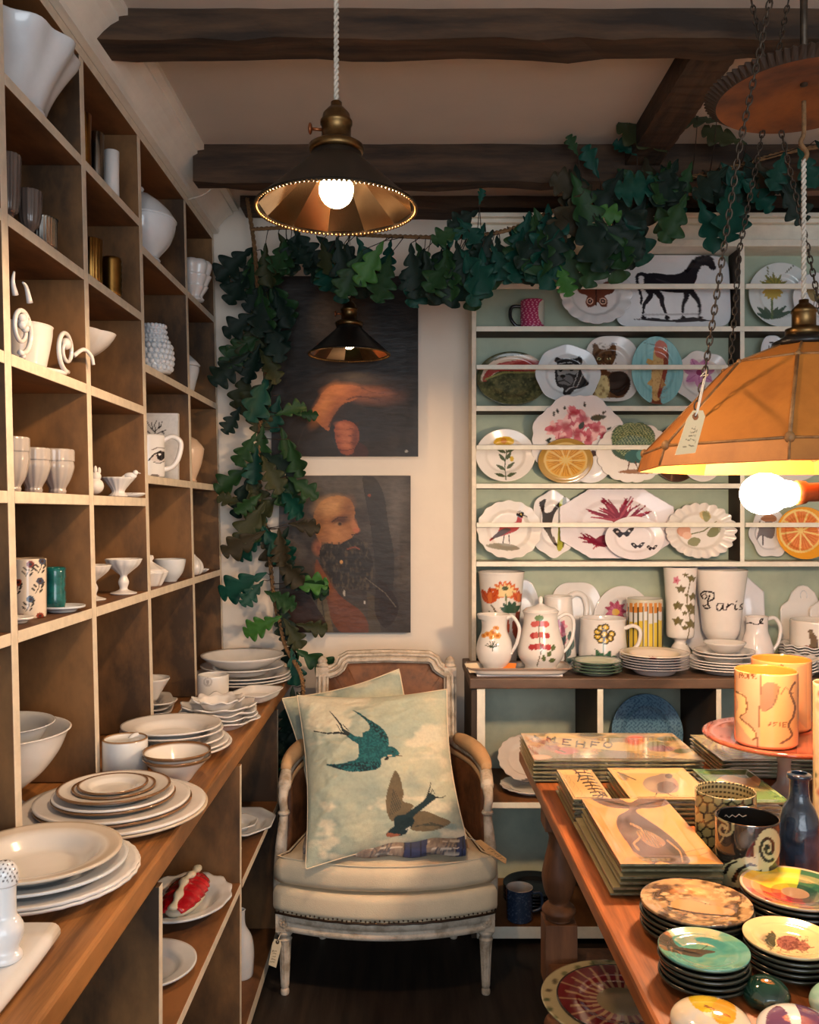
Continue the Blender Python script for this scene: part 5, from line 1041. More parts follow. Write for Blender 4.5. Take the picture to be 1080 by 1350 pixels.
# arms
for sd in (-1, 1):
    mx = lambda x, y, z: Vector((AX+sd*(x-AX), y, z))
    arm = [mx(.140, 2.965, .640), mx(.155, 2.90, .640), mx(.178, 2.84, .641), mx(.210, 2.76, .636), mx(.230, 2.68, .618), mx(.230, 2.62, .592)]
    ap = spl(arm, 6)
    a_ = A(MB().tube(ap, lambda t: .0145+.005*t, 12), 'armrest', 'chair_wood')
    b = MB(); b.sphere(ap[-1]+Vector((0, -.004, 0)), .022, 0, 16, 10, (.9, .7, 1.0))
    post = spl([mx(.230, 2.616, .592), mx(.233, 2.602, .555), mx(.230, 2.606, .515), mx(.233, 2.602, .470), mx(.238, 2.592, .40), mx(.241, 2.585, .32), mx(.238, 2.585, .244)], 6)
    b.tube(post, lambda t: .017-.007*math.sin(min(1, t*1.6)*math.pi)*.7+.001*t, 14)
    b.lathe([(0, 0), (.015, 0), (.018, .006), (.015, .012), (0, .012)], 16, 0, None, mx(.230, 2.606, .508))
    p_ = A(b, 'arm_support', 'chair_wood')
    pad = [p+Vector((0, 0, .020)) for p in ap[7:27]]
    pd = MB().tube(pad, lambda t: .010+.015*math.sin(math.pi*min(.97, .1+t*.86))**.5, 14).build('arm_pad', 'chair_pad', a_)
    # upholstered side beneath the arm
    V, Fc = [], []; nn = 16; mm = 6
    ap2 = spl(arm, 12); L = ap2[2:int(len(ap2)*.86)]
    for i in range(nn+1):
        top = L[int(i/nn*(len(L)-1))]; bot = mx(.168+.074*(i/nn), 2.92-.29*(i/nn), .325)
        for j in range(mm+1):
            t = j/mm; p = top.lerp(bot, t); V.append(p+Vector((-sd*.012*math.sin(math.pi*t), 0, -.012 if j == 0 else 0)))
    for i in range(nn):
        for j in range(mm): a = i*(mm+1)+j; Fc.append((a, a+1, a+mm+2, a+mm+1))
    o = A(MB().add(V, Fc), 'side_panel', 'chair_leather'); s = o.modifiers.new('s', 'SOLIDIFY'); s.thickness = .022; s.offset = 0
    A(MB().tube([p+Vector((-sd*.010, 0, -.026)) for p in L], .009, 8), 'side_welt', 'chair_pad')
# ---------------------------------------------------------------- cushions
def pillow(name, label, cs, puff, mo, nx=150, ny=165, inpull=.05, mname='painted_cloth', back=None, dents=.006, tip=0):
    """cs: corners TL TR BR BL in the world"""
    TL, TR, BR, BL = cs; N_ = (TR-TL).cross(BL-TL).normalized()
    if N_.y > 0: N_ = -N_
    V, Fc = [], []; B = (nx+1)*(ny+1)
    gu, gv = np.meshgrid(np.linspace(-1, 1, nx+1), np.linspace(-1, 1, ny+1)); gu, gv = gu.ravel(), gv.ravel()
    wr = {s: dents*2*(fbm(np.stack([gu*2.2, gv*2.2+s*7], 1), 6)-.5)+dents*.7*(np.abs(fbm(np.stack([gu*1.4+gv*2.6+s, gv*1.6-gu*1.1], 1), 16)-.5)*-4+.5) for s in (1, -1)}
    for side in (1, -1):
        for j in range(ny+1):
            for i in range(nx+1):
                u, v = 2*i/nx-1, 2*j/ny-1
                uu = u*(1-inpull*(1-v*v)**1.2*abs(u)**1.5); vv = v*(1-inpull*(1-u*u)**1.2*abs(v)**1.5)
                s, t = (uu+1)/2, (vv+1)/2
                p = TL*(1-s)*(1-t)+TR*s*(1-t)+BR*s*t+BL*(1-s)*t
                h = puff*(max(0, (1-u*u))**.55*max(0, (1-v*v))**.55)
                w = wr[side][j*(nx+1)+i]*min(1, 6*(1-max(abs(u), abs(v))))
                V.append(p+N_*(side*h+w))
    for side in (0, 1):
        for j in range(ny):
            for i in range(nx):
                a = side*B+j*(nx+1)+i; f = (a, a+nx+1, a+nx+2, a+1); Fc.append(f if side == 0 else f[::-1])
    o = MB().add(V, Fc).build(name, mname)
    if mo is not None: paint(o, mo, np.arange(len(V)) < B, back)
    edge = [V[i] for i in range(nx+1)]+[V[j*(nx+1)+nx] for j in range(1, ny+1)]+[V[ny*(nx+1)+i] for i in range(nx-1, -1, -1)]+[V[j*(nx+1)] for j in range(ny-1, 0, -1)]
    e_ = MB().tube(edge[::3], .0022, 6, closed=True).build('piping', 'chair_linen', o)
    return tag(o, label, 'cushion')
def sky(seed, warm=0):
    m = Motif((176, 184, 164)); m.noise(60, (198, 196, 168), .4, .65, .9, seed).noise(38, (146, 160, 150), .5, .72, .7, seed+5, .7, 1).noise(26, (222, 212, 184), .54, .66, .85, seed+9, .6, 1.1)
    return m
bm = sky(2)
tq, td, tl_ = (20, 78, 84), (16, 46, 54), (32, 100, 104)
brd = [(459, 964), (467, 972), (474, 974), (481, 970), (489, 964), (488, 956), (484, 947), (476, 940), (468, 936), (476, 939), (490, 945), (502, 956), (511, 968), (513, 982)]
bm.poly([(464, 936), (474, 940), (486, 948), (499, 956), (509, 966), (513, 978), (512, 984), (519, 985), (525, 990), (526, 995), (520, 998), (510, 998), (503, 1000), (502, 1010), (494, 1015), (478, 1017), (460, 1017), (444, 1013), (430, 1008), (446, 1007), (460, 1004), (471, 1000), (473, 990), (472, 981), (464, 976), (455, 968), (458, 964), (468, 970), (478, 971), (478, 966), (487, 962), (485, 952), (477, 944)], tq, 1)
bm.poly([(464, 936), (480, 945), (498, 957), (510, 970), (513, 980), (506, 978), (496, 966), (488, 956), (477, 945)], td, 1).poly([(430, 1008), (446, 1008), (466, 1006), (488, 1004), (500, 1006), (496, 1014), (478, 1017), (456, 1016)], td, 1)
bm.noise(3, tl_, .5, .62, .8, 12, box=(458, 955, 512, 1008)) if False else None
bm.fn(lambda p, o: np.where(((o[:, 2] > o[:, 0]*2.6) & (vnoise(p/1.6, 4) > .58))[:, None], lin(tl_), o))
bm.line([(459, 966), (452, 962), (449, 955), (442, 946), (435, 938)], 3.4, (40, 44, 44), 1.0).line([(459, 968), (446, 966), (432, 967), (414, 964)], 3.4, (40, 44, 44), 1.0).line([(452, 962), (458, 966)], 4, (46, 56, 56)).line([(444, 955), (450, 965)], 1, (70, 70, 66)).line([(452, 955), (460, 964)], 1, (70, 70, 66))
bm.line([(511, 998), (508, 1001), (512, 1000)], 2.2, (30, 30, 30)).line([(522, 996), (530, 997)], 1.6, (90, 70, 50), .8).ell(518, 991, 1.2, 1.2, (14, 14, 14)).ell(514, 996, 3, 1.4, (196, 178, 150))
w1, w2 = (112, 98, 74), (70, 70, 60)
bm.poly([(521, 1016), (526, 1022), (530, 1034), (532, 1048), (531, 1056), (542, 1060), (545, 1064), (537, 1072), (524, 1080), (516, 1082), (510, 1070), (509, 1054), (512, 1038), (516, 1026)], w1, 1)
for k in range(7): bm.line([(514+k*2.2, 1076-k*1.5), (519+k*1.6, 1040+k*3)], .9, w2)
bm.poly([(540, 1076), (552, 1070), (564, 1070), (578, 1076), (594, 1083), (586, 1090), (572, 1095), (556, 1096), (543, 1094), (538, 1086)], w1, 1)
for k in range(6): bm.line([(544+k*3, 1090-k*.5), (572+k*3, 1084+k*1.2)], .9, w2)
bm.poly([(539, 1070), (550, 1062), (560, 1054), (565, 1046), (572, 1048), (575, 1052), (568, 1058), (558, 1066), (546, 1076), (546, 1084), (540, 1094), (534, 1100), (522, 1102), (510, 1103), (510, 1098), (516, 1092), (520, 1088), (519, 1080), (525, 1075), (533, 1074)], (24, 48, 54), 1)
bm.line([(564, 1048), (567, 1038), (568, 1031)], 2, (44, 40, 36), .8).line([(573, 1051), (582, 1052), (588, 1049)], 2, (44, 40, 36), .8).line([(568, 1048), (570, 1040), (574, 1048)], .9, (60, 56, 50)).poly([(510, 1103), (511, 1098), (520, 1099), (528, 1100), (522, 1103)], (164, 98, 72), 1).line([(535, 1094), (541, 1090), (537, 1098)], 1.2, (200, 196, 180))
main = [P(392, 917, 2.74), P(589, 909, 2.76), P(615, 1106, 2.575), P(403, 1146, 2.445)]
pillow('cushion', 'square cushion printed with two swallows in a pale cloudy sky', main, .085, bm, 180, 200, .075, dents=.011)
back_c = [P(372, 921, 2.86), P(526, 882, 2.905), P(580, 1062, 2.80), P(412, 1084, 2.70)]
pillow('cushion', 'cloud patterned cushion propped behind the swallow cushion', back_c, .05, sky(21), 60, 70, .08, dents=.012)
# folded patterned cushion lying on the seat
tm = Motif((150, 134, 120)); nv, gr = (52, 60, 96), (92, 88, 92)
tm.noise(3, (120, 106, 98), .45, .6, .8, 3)
for x0 in (440, 535, 604): tm.poly([(x0, 1080), (x0+30, 1080), (x0+26, 1150), (x0-4, 1150)], nv).line([(x0+8, 1080), (x0+5, 1150)], 1.6, (30, 30, 44)).line([(x0+22, 1080), (x0+18, 1150)], 1.6, (30, 30, 44)).line([(x0, 1080), (x0-4, 1150)], 1.4, (40, 38, 44))
for cx0 in (502, 586, 408):
    for a in range(3): tm.line([(cx0-14+a*11, 1130), (cx0-8+a*9, 1118), (cx0-2+a*6, 1126), (cx0+4+a*5, 1112)], 2.4, gr, sm=1)
for y in (1110, 1119, 1128): tm.line([(470, y), (530, y-2)], 1.2, (206, 196, 182)).line([(565, y), (605, y-1)], 1.2, (206, 196, 182))
V, Fc = [], []; nx, ny = 130, 40
def slab(u, v):                       # u across, v around the folded edge
    x = AX+(-.232+.462*u); a = v*math.pi*2; hy, hz = .12, .019
    cxs, sn = math.cos(a), math.sin(a); q = abs(cxs)**.35*(1 if cxs > 0 else -1); r = abs(sn)**.6*(1 if sn > 0 else -1)
    return (x, 2.606-q*hy+.03*abs(u-.5), .439+r*hz+.004*math.sin(u*23+v*9))
for i in range(nx+1):
    for j in range(ny): V.append(slab(i/nx, j/ny))
for i in range(nx):
    for j in range(ny): Fc.append((i*ny+j, i*ny+(j+1) % ny, (i+1)*ny+(j+1) % ny, (i+1)*ny+j))
Fc += [tuple(range(ny))[::-1], tuple(range(nx*ny, (nx+1)*ny))]
th = MB().add(V, Fc).build('folded_throw', 'painted_cloth'); paint(th, tm); tag(th, 'folded grey throw with navy stripes under the swallow cushion', 'throw')
# tags on the chair
def scribble(m, x0, y0, x1, y1, n, c=(120, 96, 70)):
    rn = random.Random(int(x0))
    for k in range(n):
        t = (k+.5)/n; x = x0+(x1-x0)*t; y = y0+(y1-y0)*t; m.line([(x-3+rn.uniform(-1, 1), y), (x, y+rn.uniform(-1.5, 1.5)), (x+3, y+rn.uniform(-1, 1))], .9, c)
    return m
def hang_tag(name, label, pts, d, hole, strg, mo, dz_pts=None):
    """paper tag outline in pixels"""
    W3 = [P(x, y, d if dz_pts is None else dz_pts[i]) for i, (x, y) in enumerate(pts)]
    c = sum(W3, Vector())/len(W3); nr_ = 26; V, Fc = [], []
    ol = []
    for a, b in zip(W3, W3[1:]+W3[:1]): ol += [a.lerp(b, k/8) for k in range(8)]
    N_ = (W3[1]-W3[0]).cross(W3[2]-W3[0]).normalized(); N_ = N_ if N_.y < 0 else -N_
    n = len(ol)
    for k in range(nr_):
        f = 1-k/(nr_-1)*.999
        for p in ol: V.append(c+(p-c)*f)
    for k in range(nr_-1):
        for i in range(n): j = (i+1) % n; Fc.append((k*n+i, (k+1)*n+i, (k+1)*n+j, k*n+j))
    b = MB().add(V, Fc, 0, False); o = b.build(name, 'tag_paper'); paint(o, mo)
    s = o.modifiers.new('s', 'SOLIDIFY'); s.thickness = .0012
    MB().tube([Vector(p) for p in strg], .0011, 6).build('string', 'string_white', o)
    return tag(o, label, 'tag')
t1 = Motif((222, 204, 170)).ell(366, 1242, 2.6, 2.8, (60, 44, 30)); scribble(t1, 362, 1252, 359, 1270, 5)
hang_tag('price_tag', 'cream paper tag hanging from the front leg of the armchair', [(362, 1238), (370, 1240), (371, 1247), (364, 1276), (354, 1272), (359, 1244)], 2.505, None, [P(366, 1242, 2.503), P(368, 1236, 2.52), P(371, 1229, 2.543)], t1)
t2 = Motif((206, 160, 108)); scribble(t2, 645, 1118, 664, 1134, 5)
hang_tag('price_tag', 'tan paper tag poking out from the seat cushion beneath the arm', [(626, 1108), (634, 1107), (668, 1132), (667, 1139), (640, 1122)], 2.5, None, [P(630, 1109, 2.51), P(622, 1106, 2.53), P(616, 1104, 2.56)], t2, [2.50, 2.51, 2.47, 2.46, 2.48])
# ---------------------------------------------------------------- pendant lamps with faceted mirror lining
def twisted(b, x, y, z0, z1, r=.0032, pitch=.022):
    n = int((z1-z0)/.003)
    for ph in (0, math.pi): b.tube([(x+r*.8*math.cos(ph+k*.003/pitch*2*math.pi), y+r*.8*math.sin(ph+k*.003/pitch*2*math.pi), z0+k*.003) for k in range(n+1)], r*.85, 6)
    return b
def mirror_lamp(label, px, d, py_rim, R, bulb_m, black=False, cord_top=None, socket_m='brass_old'):
    x = PX(px, d); z = PZ(py_rim, d); k = R/.143
    t = tag(empty('pendant_lamp', (x, d, z)), label, 'lamp')
    sm = 'shade_black' if black else 'shade_dark'
    h = .098*k
    MB().lathe([(R+.003, -.002), (R+.004, .002), (R*.98, .006), (.052*k, h-.012), (.046*k, h-.006), (.046*k, h), (.038*k, h+.003), (.036*k, h-.002), (.040*k, h-.010), (R*.975, .001), (R+.003, -.002)], 64).build('shade', sm, t)
    V, Fc = [], []; n = 12                                     # flat mirror facets inside
    for i in range(n):
        a = 2*math.pi*i/n+.2; V += [((R-.004)*math.cos(a), (R-.004)*math.sin(a), .0015), (.038*k*math.cos(a), .038*k*math.sin(a), h-.014)]
    for i in range(n): j = (i+1) % n; Fc.append((2*i, 2*i+1, 2*j+1, 2*j))
    MB().add(V, Fc, 0, False).build('mirror_lining', 'shade_mirror', t)
    b = MB()
    for i in range(110): a = 2*math.pi*i/110; b.sphere(((R+.0015)*math.cos(a), (R+.0015)*math.sin(a), -.002), .0031, 0, 6, 4)
    b.build('beaded_rim', 'brass_old', t)
    MB().lathe([(0, h+.002), (.0475*k, h+.001), (.050*k, h+.006), (.050*k, h+.014), (.044*k, h+.018), (.030, h+.019), (.029, h+.023), (.0265, h+.024), (.0265, h+.052), (.029, h+.054), (.029, h+.060), (.026, h+.063), (.024, h+.073), (.014, h+.084), (.010, h+.086), (.010, h+.094), (.006, h+.097), (0, h+.097)], 36).build('socket', socket_m, t)
    ky = MB().tube([(-.026, -.006, h+.042), (-.042, -.010, h+.042)], .003, 8); ky.sphere((-.046, -.011, h+.042), .009, 0, 12, 8, (.45, 1, 1.2)); ky.build('switch_key', 'copper_socket', t)
    rb_ = .031*k if not black else .022
    MB().sphere((0, 0, .034*k if not black else .04), rb_, 0, 16, 12, (1, 1, 1.05)).lathe([(.016, .055*k), (.014, h+.002), (0, h+.002)], 16).build('bulb', bulb_m, t)
    twisted(MB(), 0, 0, h+.094, (cord_top or CEIL)-z-.001).build('cord', 'cord_white', t)
    return t
mirror_lamp('big bronze cone pendant lamp with a glowing bulb and mirrored lining', 443.5, 1.60, 275, .143, 'bulb_lit')
mirror_lamp('small black cone pendant lamp in front of the upper painting', 460.5, 2.985, 467, .135, 'bulb_lit_small', True)
# ---------------------------------------------------------------- large amber tin hanging lamp
D = 1.70; lx = PX(1060, D); zT = 1.4
al = tag(empty('hanging_lamp', (lx, D, 1.52)), 'huge amber painted tin lamp with soldered panels hung on chains', 'lamp')
def octo(R, z, a0=-163, n=8): return [Vector((R*math.cos(R_(a0+i*45)), R*math.sin(R_(a0+i*45)), z-1.52)) for i in range(n)]
rings = [octo(.318, 1.4845), octo(.306, 1.521), octo(.147, 1.682), octo(.045, 1.722)]
V, Fc = [p for r in rings for p in r], []
for k in range(3):
    for i in range(8): j = (i+1) % 8; Fc.append((k*8+i, k*8+j, (k+1)*8+j, (k+1)*8+i))
sh_ = MB().add(V, Fc, 0, False).build('shade', 'amber_tin', al); s = sh_.modifiers.new('s', 'SOLIDIFY'); s.thickness = .004; s.offset = -1
b = MB()
for i in range(8):
    j = (i+1) % 8
    b.tube([rings[1][i], rings[2][i]], .0024, 6, flat=1.6); b.tube([rings[0][i], rings[1][i]], .0024, 6); b.tube([rings[1][i], rings[1][j]], .0026, 6); b.tube([rings[2][i], rings[2][j]], .0026, 6); b.tube([rings[2][i], rings[3][i]], .0024, 6)
    b.sphere(rings[1][i]*.995, .0085, 0, 10, 8, (1, 1, 1.2)); b.sphere(rings[2][i]*.995, .006, 0, 10, 8)
b.build('solder_seam', 'solder', sh_)
MB().lathe([(.0, .198), (.055, .197), (.058, .206), (.040, .215), (.032, .222), (0, .222)], 32).build('cap', 'shade_black', al)
MB().lathe([(0, .215), (.030, .216), (.034, .222), (.034, .232), (.024, .234), (.022, .238), (.022, .262), (.024, .264), (.022, .270), (.012, .280), (.009, .281), (.009, .288), (0, .289)], 28).build('socket', 'brass_old', al)
ctop = 2.19-1.52
twisted(MB(), 0, 0, .286, ctop-.11).build('cord', 'cord_white', al)
MB().tube(spl([(0, 0, ctop-.115), (.006, 0, ctop-.10), (-.006, .0, ctop-.08), (0, 0, ctop-.06), (0, 0, ctop)], 6), .0045, 8).build('hook', 'twine', al)
# saw-toothed canopy above
V, Fc = [], []; n = 160; Rc = .178
for i in range(n):
    a = 2*math.pi*i/n; V += [(0+.001*math.cos(a), .001*math.sin(a), ctop+.035), (Rc*.9*math.cos(a), Rc*.9*math.sin(a), ctop+.006), ((Rc+(.006 if i % 2 else -.003))*math.cos(a), (Rc+(.006 if i % 2 else -.003))*math.sin(a), ctop+.022)]
for i in range(n):
    j = (i+1) % n; Fc += [(3*i, 3*j, 3*j+1, 3*i+1), (3*i+1, 3*j+1, 3*j+2, 3*i+2)]
cano = MB().add(V, Fc, [0, 1]*n, False).build('canopy', ['rust_tin', 'rust_dark'], al); s = cano.modifiers.new('s', 'SOLIDIFY'); s.thickness = .003
MB().lathe([(0, .03), (.007, .03), (.007, CEIL-2.19-.001), (0, CEIL-2.19-.001)], 12, 0, None, (0, 0, ctop)).build('canopy_rod', 'chain_iron', al)
def chain(a, b_, n):
    a, b_ = Vector(a), Vector(b_); m = MB(); L = (b_-a).length; n = int(L/.0135); t = (b_-a).normalized()
    u = t.cross(Vector((0, 1, .1))).normalized(); w = t.cross(u)
    for k in range(n):
        c = a.lerp(b_, (k+.5)/n); q = u if k % 2 else w; q = (q+t.cross(q)*.35).normalized()
        m.tube([c+t*(.0095*math.cos(s_))+q*(.0048*math.sin(s_)) for s_ in np.linspace(0, 2*math.pi, 11)[:-1]], .0016, 5, closed=True)
    return m
o0 = Vector((lx, D, 1.52))
for (px0, d0, py0, px1, d1, py1) in ((1022, 1.50, -30, 974, 1.505, 200), (974, 1.505, 200, 929, 1.60, 494), (929, 1.60, 494, 918, 1.60, 540), (1040, 1.86, 0, 975, 1.84, 330), (975, 1.84, 330, 962, 1.80, 500)):
    a, b_ = P(px0, py0, d0), P(px1, py1, d1); a.z = min(a.z, CEIL-.004)
    chain(a-o0, b_-o0, 0).build('chain', 'chain_iron', al)
    fl_ = lambda p: Vector((-(p-o0).x, (p-o0).y, (p-o0).z))
    chain(fl_(a), fl_(b_), 0).build('chain', 'chain_iron', al)
bx_ = P(1045, 652, D)
bl = MB(); bc_ = P(1008, 651, D)-o0; bl.sphere(bc_, .040, 0, 18, 12, (1.15, 1, 1)); bl.sphere(bc_+Vector((.04, 0, 0)), .026, 0, 14, 8, (1.1, 1, 1)); bl.build('bulb', 'bulb_lit_big', al)
MB().lathe([(0, 0), (.022, 0), (.024, .004), (.022, .02), (.018, .024), (.018, .07), (0, .07)], 24, 0, None, bc_+Vector((.058, 0, .002)), (1, 0, .02)).build('bulb_socket', 'copper_socket', al)
MB().tube([bc_+Vector((.12, 0, .003)), (0.12, 0, bc_.z+.02), (.12, 0, .06), (.02, 0, .19)], .005, 8).build('lamp_arm', 'brass_old', al)
t3 = Motif((232, 206, 160)).ell(917, 549, 4, 5, (150, 90, 50)).ell(917, 548, 1.6, 2, (70, 50, 36)); scribble(t3, 916, 562, 902, 592, 6); scribble(t3, 922, 560, 911, 590, 5)
hang_tag('price_tag', 'cream handwritten tag tied to the chain of the amber lamp', [(914, 541), (927, 541), (930, 549), (917, 597), (890, 600), (906, 552)], 1.36, None, [P(917, 548, 1.358), P(921, 540, 1.36), P(930, 500, 1.50), P(932, 488, 1.595), P(924, 496, 1.59), P(934, 494, 1.585), P(928, 500, 1.50), P(919, 541, 1.36)], t3)
# ---------------------------------------------------------------- oak leaf garlands
LM = ['leaf_dark', 'leaf_teal', 'leaf_green', 'leaf_bright', 'leaf_olive', 'leaf_brown']
def oak(b, base, dirv, nrm, L, m, fold=.35, droop=.3, seed=0):
    """one oak leaf: lobed blade folded along its midrib"""
    rn = random.Random(seed); t = dirv.normalized(); n = (nrm-t*nrm.dot(t)).normalized(); s = t.cross(n)
    K = 46; nl_ = rn.choice((3.4, 3.9, 4.4)); V, Fc = [], []
    for i in range(K+1):
        u = i/K; env = (math.sin(math.pi*min(1, u*.90+.04))**.7)*(.22+.78*min(1, u*1.45))*.335
        lob = abs(math.sin(math.pi*(u*nl_+.12)))**.55
        for sd in (-1, 1):
            lb = abs(math.sin(math.pi*(u*nl_+.12+(.16 if sd > 0 else 0))))**.62
            w = env*(.30+.70*lb)*(1.0 if u < .93 else max(.0, (1-u)/.07)**.5)
            if sd < 0: wl = w
            else: wr = w
        bend = -droop*L*u*u
        mid = base+t*(u*L)+n*bend
        for w, sd in ((wl, -1), (wr, 1)):
            ahead = .16*L*w/.33*(1-u*.6)
            for q in (1, .5): V.append(mid+s*(sd*w*L*q)+t*(ahead*q)+n*(fold*w*L*q*q*1.1+.01*L*math.sin(u*9+sd)*q))
        V.append(mid)
    for i in range(K):
        a, c = i*5, i*5+5
        Fc += [(a, a+1, c+1, c), (a+1, a+4, c+4, c+1), (a+4, a+3, c+3, c+4), (a+3, a+2, c+2, c+3)]
    b.add(V, Fc, m)
    b.tube([base+t*(u*L)+n*(-droop*L*u*u-.001) for u in (0, .3, .6, .92)], [.0022, .0017, .0012, .0006], 5, m)
def garland(label, ropepts, leaves, seed, twigs=True):
    g = tag(empty('oak_garland', tuple(ropepts[0])), label, 'garland')
    off = -Vector(ropepts[0]); rn = random.Random(seed)
    fb = MB(); tb_ = fb
    path = spl(ropepts, 10)
    rope = MB()
    for ph in (0, 2.1, 4.2):
        q = []
        for i in range(len(path)-1):
            for k in range(4):
                p = path[i].lerp(path[i+1], k/4); an = ph+(i*4+k)*.55; q.append(p+Vector((.0042*math.cos(an), .0042*math.sin(an)*.7, .0042*math.sin(an)))+off)
        rope.tube(q, .0042, 5)
    rope.build('rope', 'twine', g)
    for k, (px, py, d, ang, L, mi) in enumerate(leaves):
        a = R_(ang); base = P(px, py, d); dirv = Vector((math.cos(a), rn.uniform(-.35, .15), math.sin(a)))
        nrm = Vector((rn.uniform(-.55, .55), -1, rn.uniform(-.5, .35)))
        oak(fb, base+off, dirv, nrm, L*rn.uniform(.92, 1.08), mi, rn.uniform(.15, .5), rn.uniform(-.05, .3), k*7+seed)
        near = min(path, key=lambda p: (p-base).length)
        if twigs: tb_.tube([near+off, near.lerp(base, .5)+off+Vector((0, -.008, -.004)), base+off], [.0016, .0014, .0012], 5, 6)
    o = fb.build('foliage', LM+['twig'], g); s = o.modifiers.new('s', 'SOLIDIFY'); s.thickness = .0007
    return g
rn = random.Random(12)
def fill(poly_, n, dfun, ang, L, cols, rnd=40):
    out = []; xs = [p[0] for p in poly_]; ys = [p[1] for p in poly_]; got = 0
    while got < n:
        x, y = rn.uniform(min(xs), max(xs)), rn.uniform(min(ys), max(ys)); ins = False
        for (xa, ya), (xb, yb) in zip(poly_, poly_[1:]+poly_[:1]):
            if (ya > y) != (yb > y) and x < (xb-xa)*(y-ya)/(yb-ya)+xa: ins = not ins
        if not ins: continue
        got += 1; out.append((x, y, dfun(x, y)+rn.uniform(-.05, .04), ang+rn.uniform(-rnd, rnd), rn.uniform(*L), rn.choice(cols)))
    return out
dsw = lambda x, y: 2.94-.30*min(1, max(0, (x-400)/300))-.06*max(0, (x-700)/300)
DK = [0, 0, 0, 1, 2, 0, 4]; TL = [1, 1, 0, 2, 0, 1, 2]
sw_l = []
sw_l += fill([(335, 300), (420, 296), (425, 322), (340, 326)], 9, lambda x, y: 2.99, -80, (.13, .17), [0, 4, 2, 4, 0])
sw_l += fill([(420, 312), (520, 312), (520, 338), (420, 338)], 12, dsw, -88, (.13, .17), [0, 0, 2, 4, 0, 1])
sw_l += fill([(515, 318), (640, 305), (650, 335), (520, 338)], 18, dsw, -92, (.14, .19), [0, 1, 0, 2, 2, 0])
sw_l += fill([(590, 280), (660, 275), (665, 330), (600, 330)], 8, dsw, -110, (.11, .14), [1, 0, 2], 60)
sw_l += fill([(660, 270), (780, 255), (790, 305), (670, 325)], 18, dsw, -95, (.15, .205), TL)
sw_l += fill([(740, 215), (860, 205), (860, 280), (750, 300)], 14, dsw, -75, (.15, .20), [1, 0, 5, 2, 0, 1], 60)
sw_l += fill([(840, 200), (1000, 195), (1000, 232), (850, 250)], 17, dsw, -85, (.13, .17), [1, 1, 0, 2, 5, 0], 55)
# the leaves that stand out by themselves in the photograph
sw_l += [(506, 318, 2.72, -120, .15, 3), (478, 330, 2.74, -115, .15, 2), (735, 345, 2.62, -72, .12, 3), (762, 205, 2.60, 115, .07, 2), (790, 235, 2.62, 118, .11, 1), (810, 300, 2.6, -80, .15, 2), (772, 275, 2.60, -15, .10, 3), (790, 258, 2.61, 165, .16, 5), (840, 205, 2.6, 150, .08, 1), (880, 200, 2.58, 160, .17, 4), (985, 190, 2.56, 165, .15, 4), (880, 240, 2.56, -165, .17, 1), (1000, 225, 2.54, -35, .15, 0), (920, 262, 2.52, -70, .17, 1), (960, 245, 2.52, -95, .18, 1), (905, 255, 2.52, -115, .15, 2), (1052, 195, 2.5, -70, .13, 1), (1035, 200, 2.5, -110, .12, 1), (1030, 240, 2.52, -60, .13, 0), (920, 155, 2.5, 120, .12, 4), (945, 160, 2.5, 170, .11, 4), (560, 330, 2.72, -78, .18, 0), (610, 300, 2.70, -150, .11, 2), (740, 310, 2.62, -105, .17, 1), (690, 300, 2.64, -100, .18, 1), (866, 262, 2.57, -72, .12, 2), (1075, 185, 2.5, -60, .14, 0), (632, 270, 2.7, 80, .05, 1)]
garland('thick garland of dark green oak leaves swagged under the ceiling beam', [P(332, 302, 3.02), P(400, 300, 2.98), P(470, 309, 2.92), P(540, 312, 2.82), P(610, 312, 2.75), P(670, 303, 2.70), P(730, 278, 2.69), P(800, 255, 2.67), P(880, 240, 2.66), P(960, 222, 2.65), P(1040, 200, 2.64), P(1110, 190, 2.62)], sw_l, 3)
vl = []
dv = lambda x, y: 3.13
vl += fill([(328, 320), (360, 320), (364, 420), (334, 420)], 13, dv, -95, (.14, .18), [0, 0, 4, 0, 2])
vl += fill([(324, 410), (366, 410), (370, 530), (322, 510)], 17, dv, -95, (.14, .19), [0, 0, 1, 0, 2, 4], 50)
vl += fill([(318, 540), (385, 540), (385, 630), (322, 630)], 11, dv, -85, (.13, .17), [0, 2, 0, 1, 4, 2], 60)
vl += fill([(330, 640), (385, 640), (390, 745), (330, 730)], 12, dv, -90, (.13, .17), [0, 1, 2, 5, 4, 0], 70)
vl += fill([(345, 760), (395, 760), (400, 860), (360, 860)], 6, dv, -70, (.12, .15), [2, 4, 2, 0], 60)
vl += [(372, 812, 3.08, -155, .15, 3), (374, 815, 3.08, -60, .13, 4), (390, 856, 3.04, -32, .16, 2), (384, 855, 3.05, -80, .13, 1), (352, 755, 3.06, -155, .19, 1), (348, 765, 3.07, -130, .12, 1), (386, 765, 3.08, -15, .14, 2), (382, 772, 3.09, 5, .13, 3), (345, 600, 3.07, -60, .14, 4), (345, 650, 3.08, -135, .11, 2), (322, 665, 3.08, 165, .10, 4), (338, 570, 3.07, -120, .14, 2), (350, 700, 3.08, -150, .18, 5), (380, 690, 3.1, -10, .11, 5), (318, 535, 3.09, -120, .11, 0), (362, 548, 3.09, 20, .11, 2), (390, 545, 3.1, -10, .08, 2), (386, 905, 2.93, -95, .15, 0)]
vl += fill([(378, 900), (402, 900), (398, 985), (378, 985)], 11, lambda x, y: 2.98, -95, (.12, .16), [0, 1, 0, 0], 30)
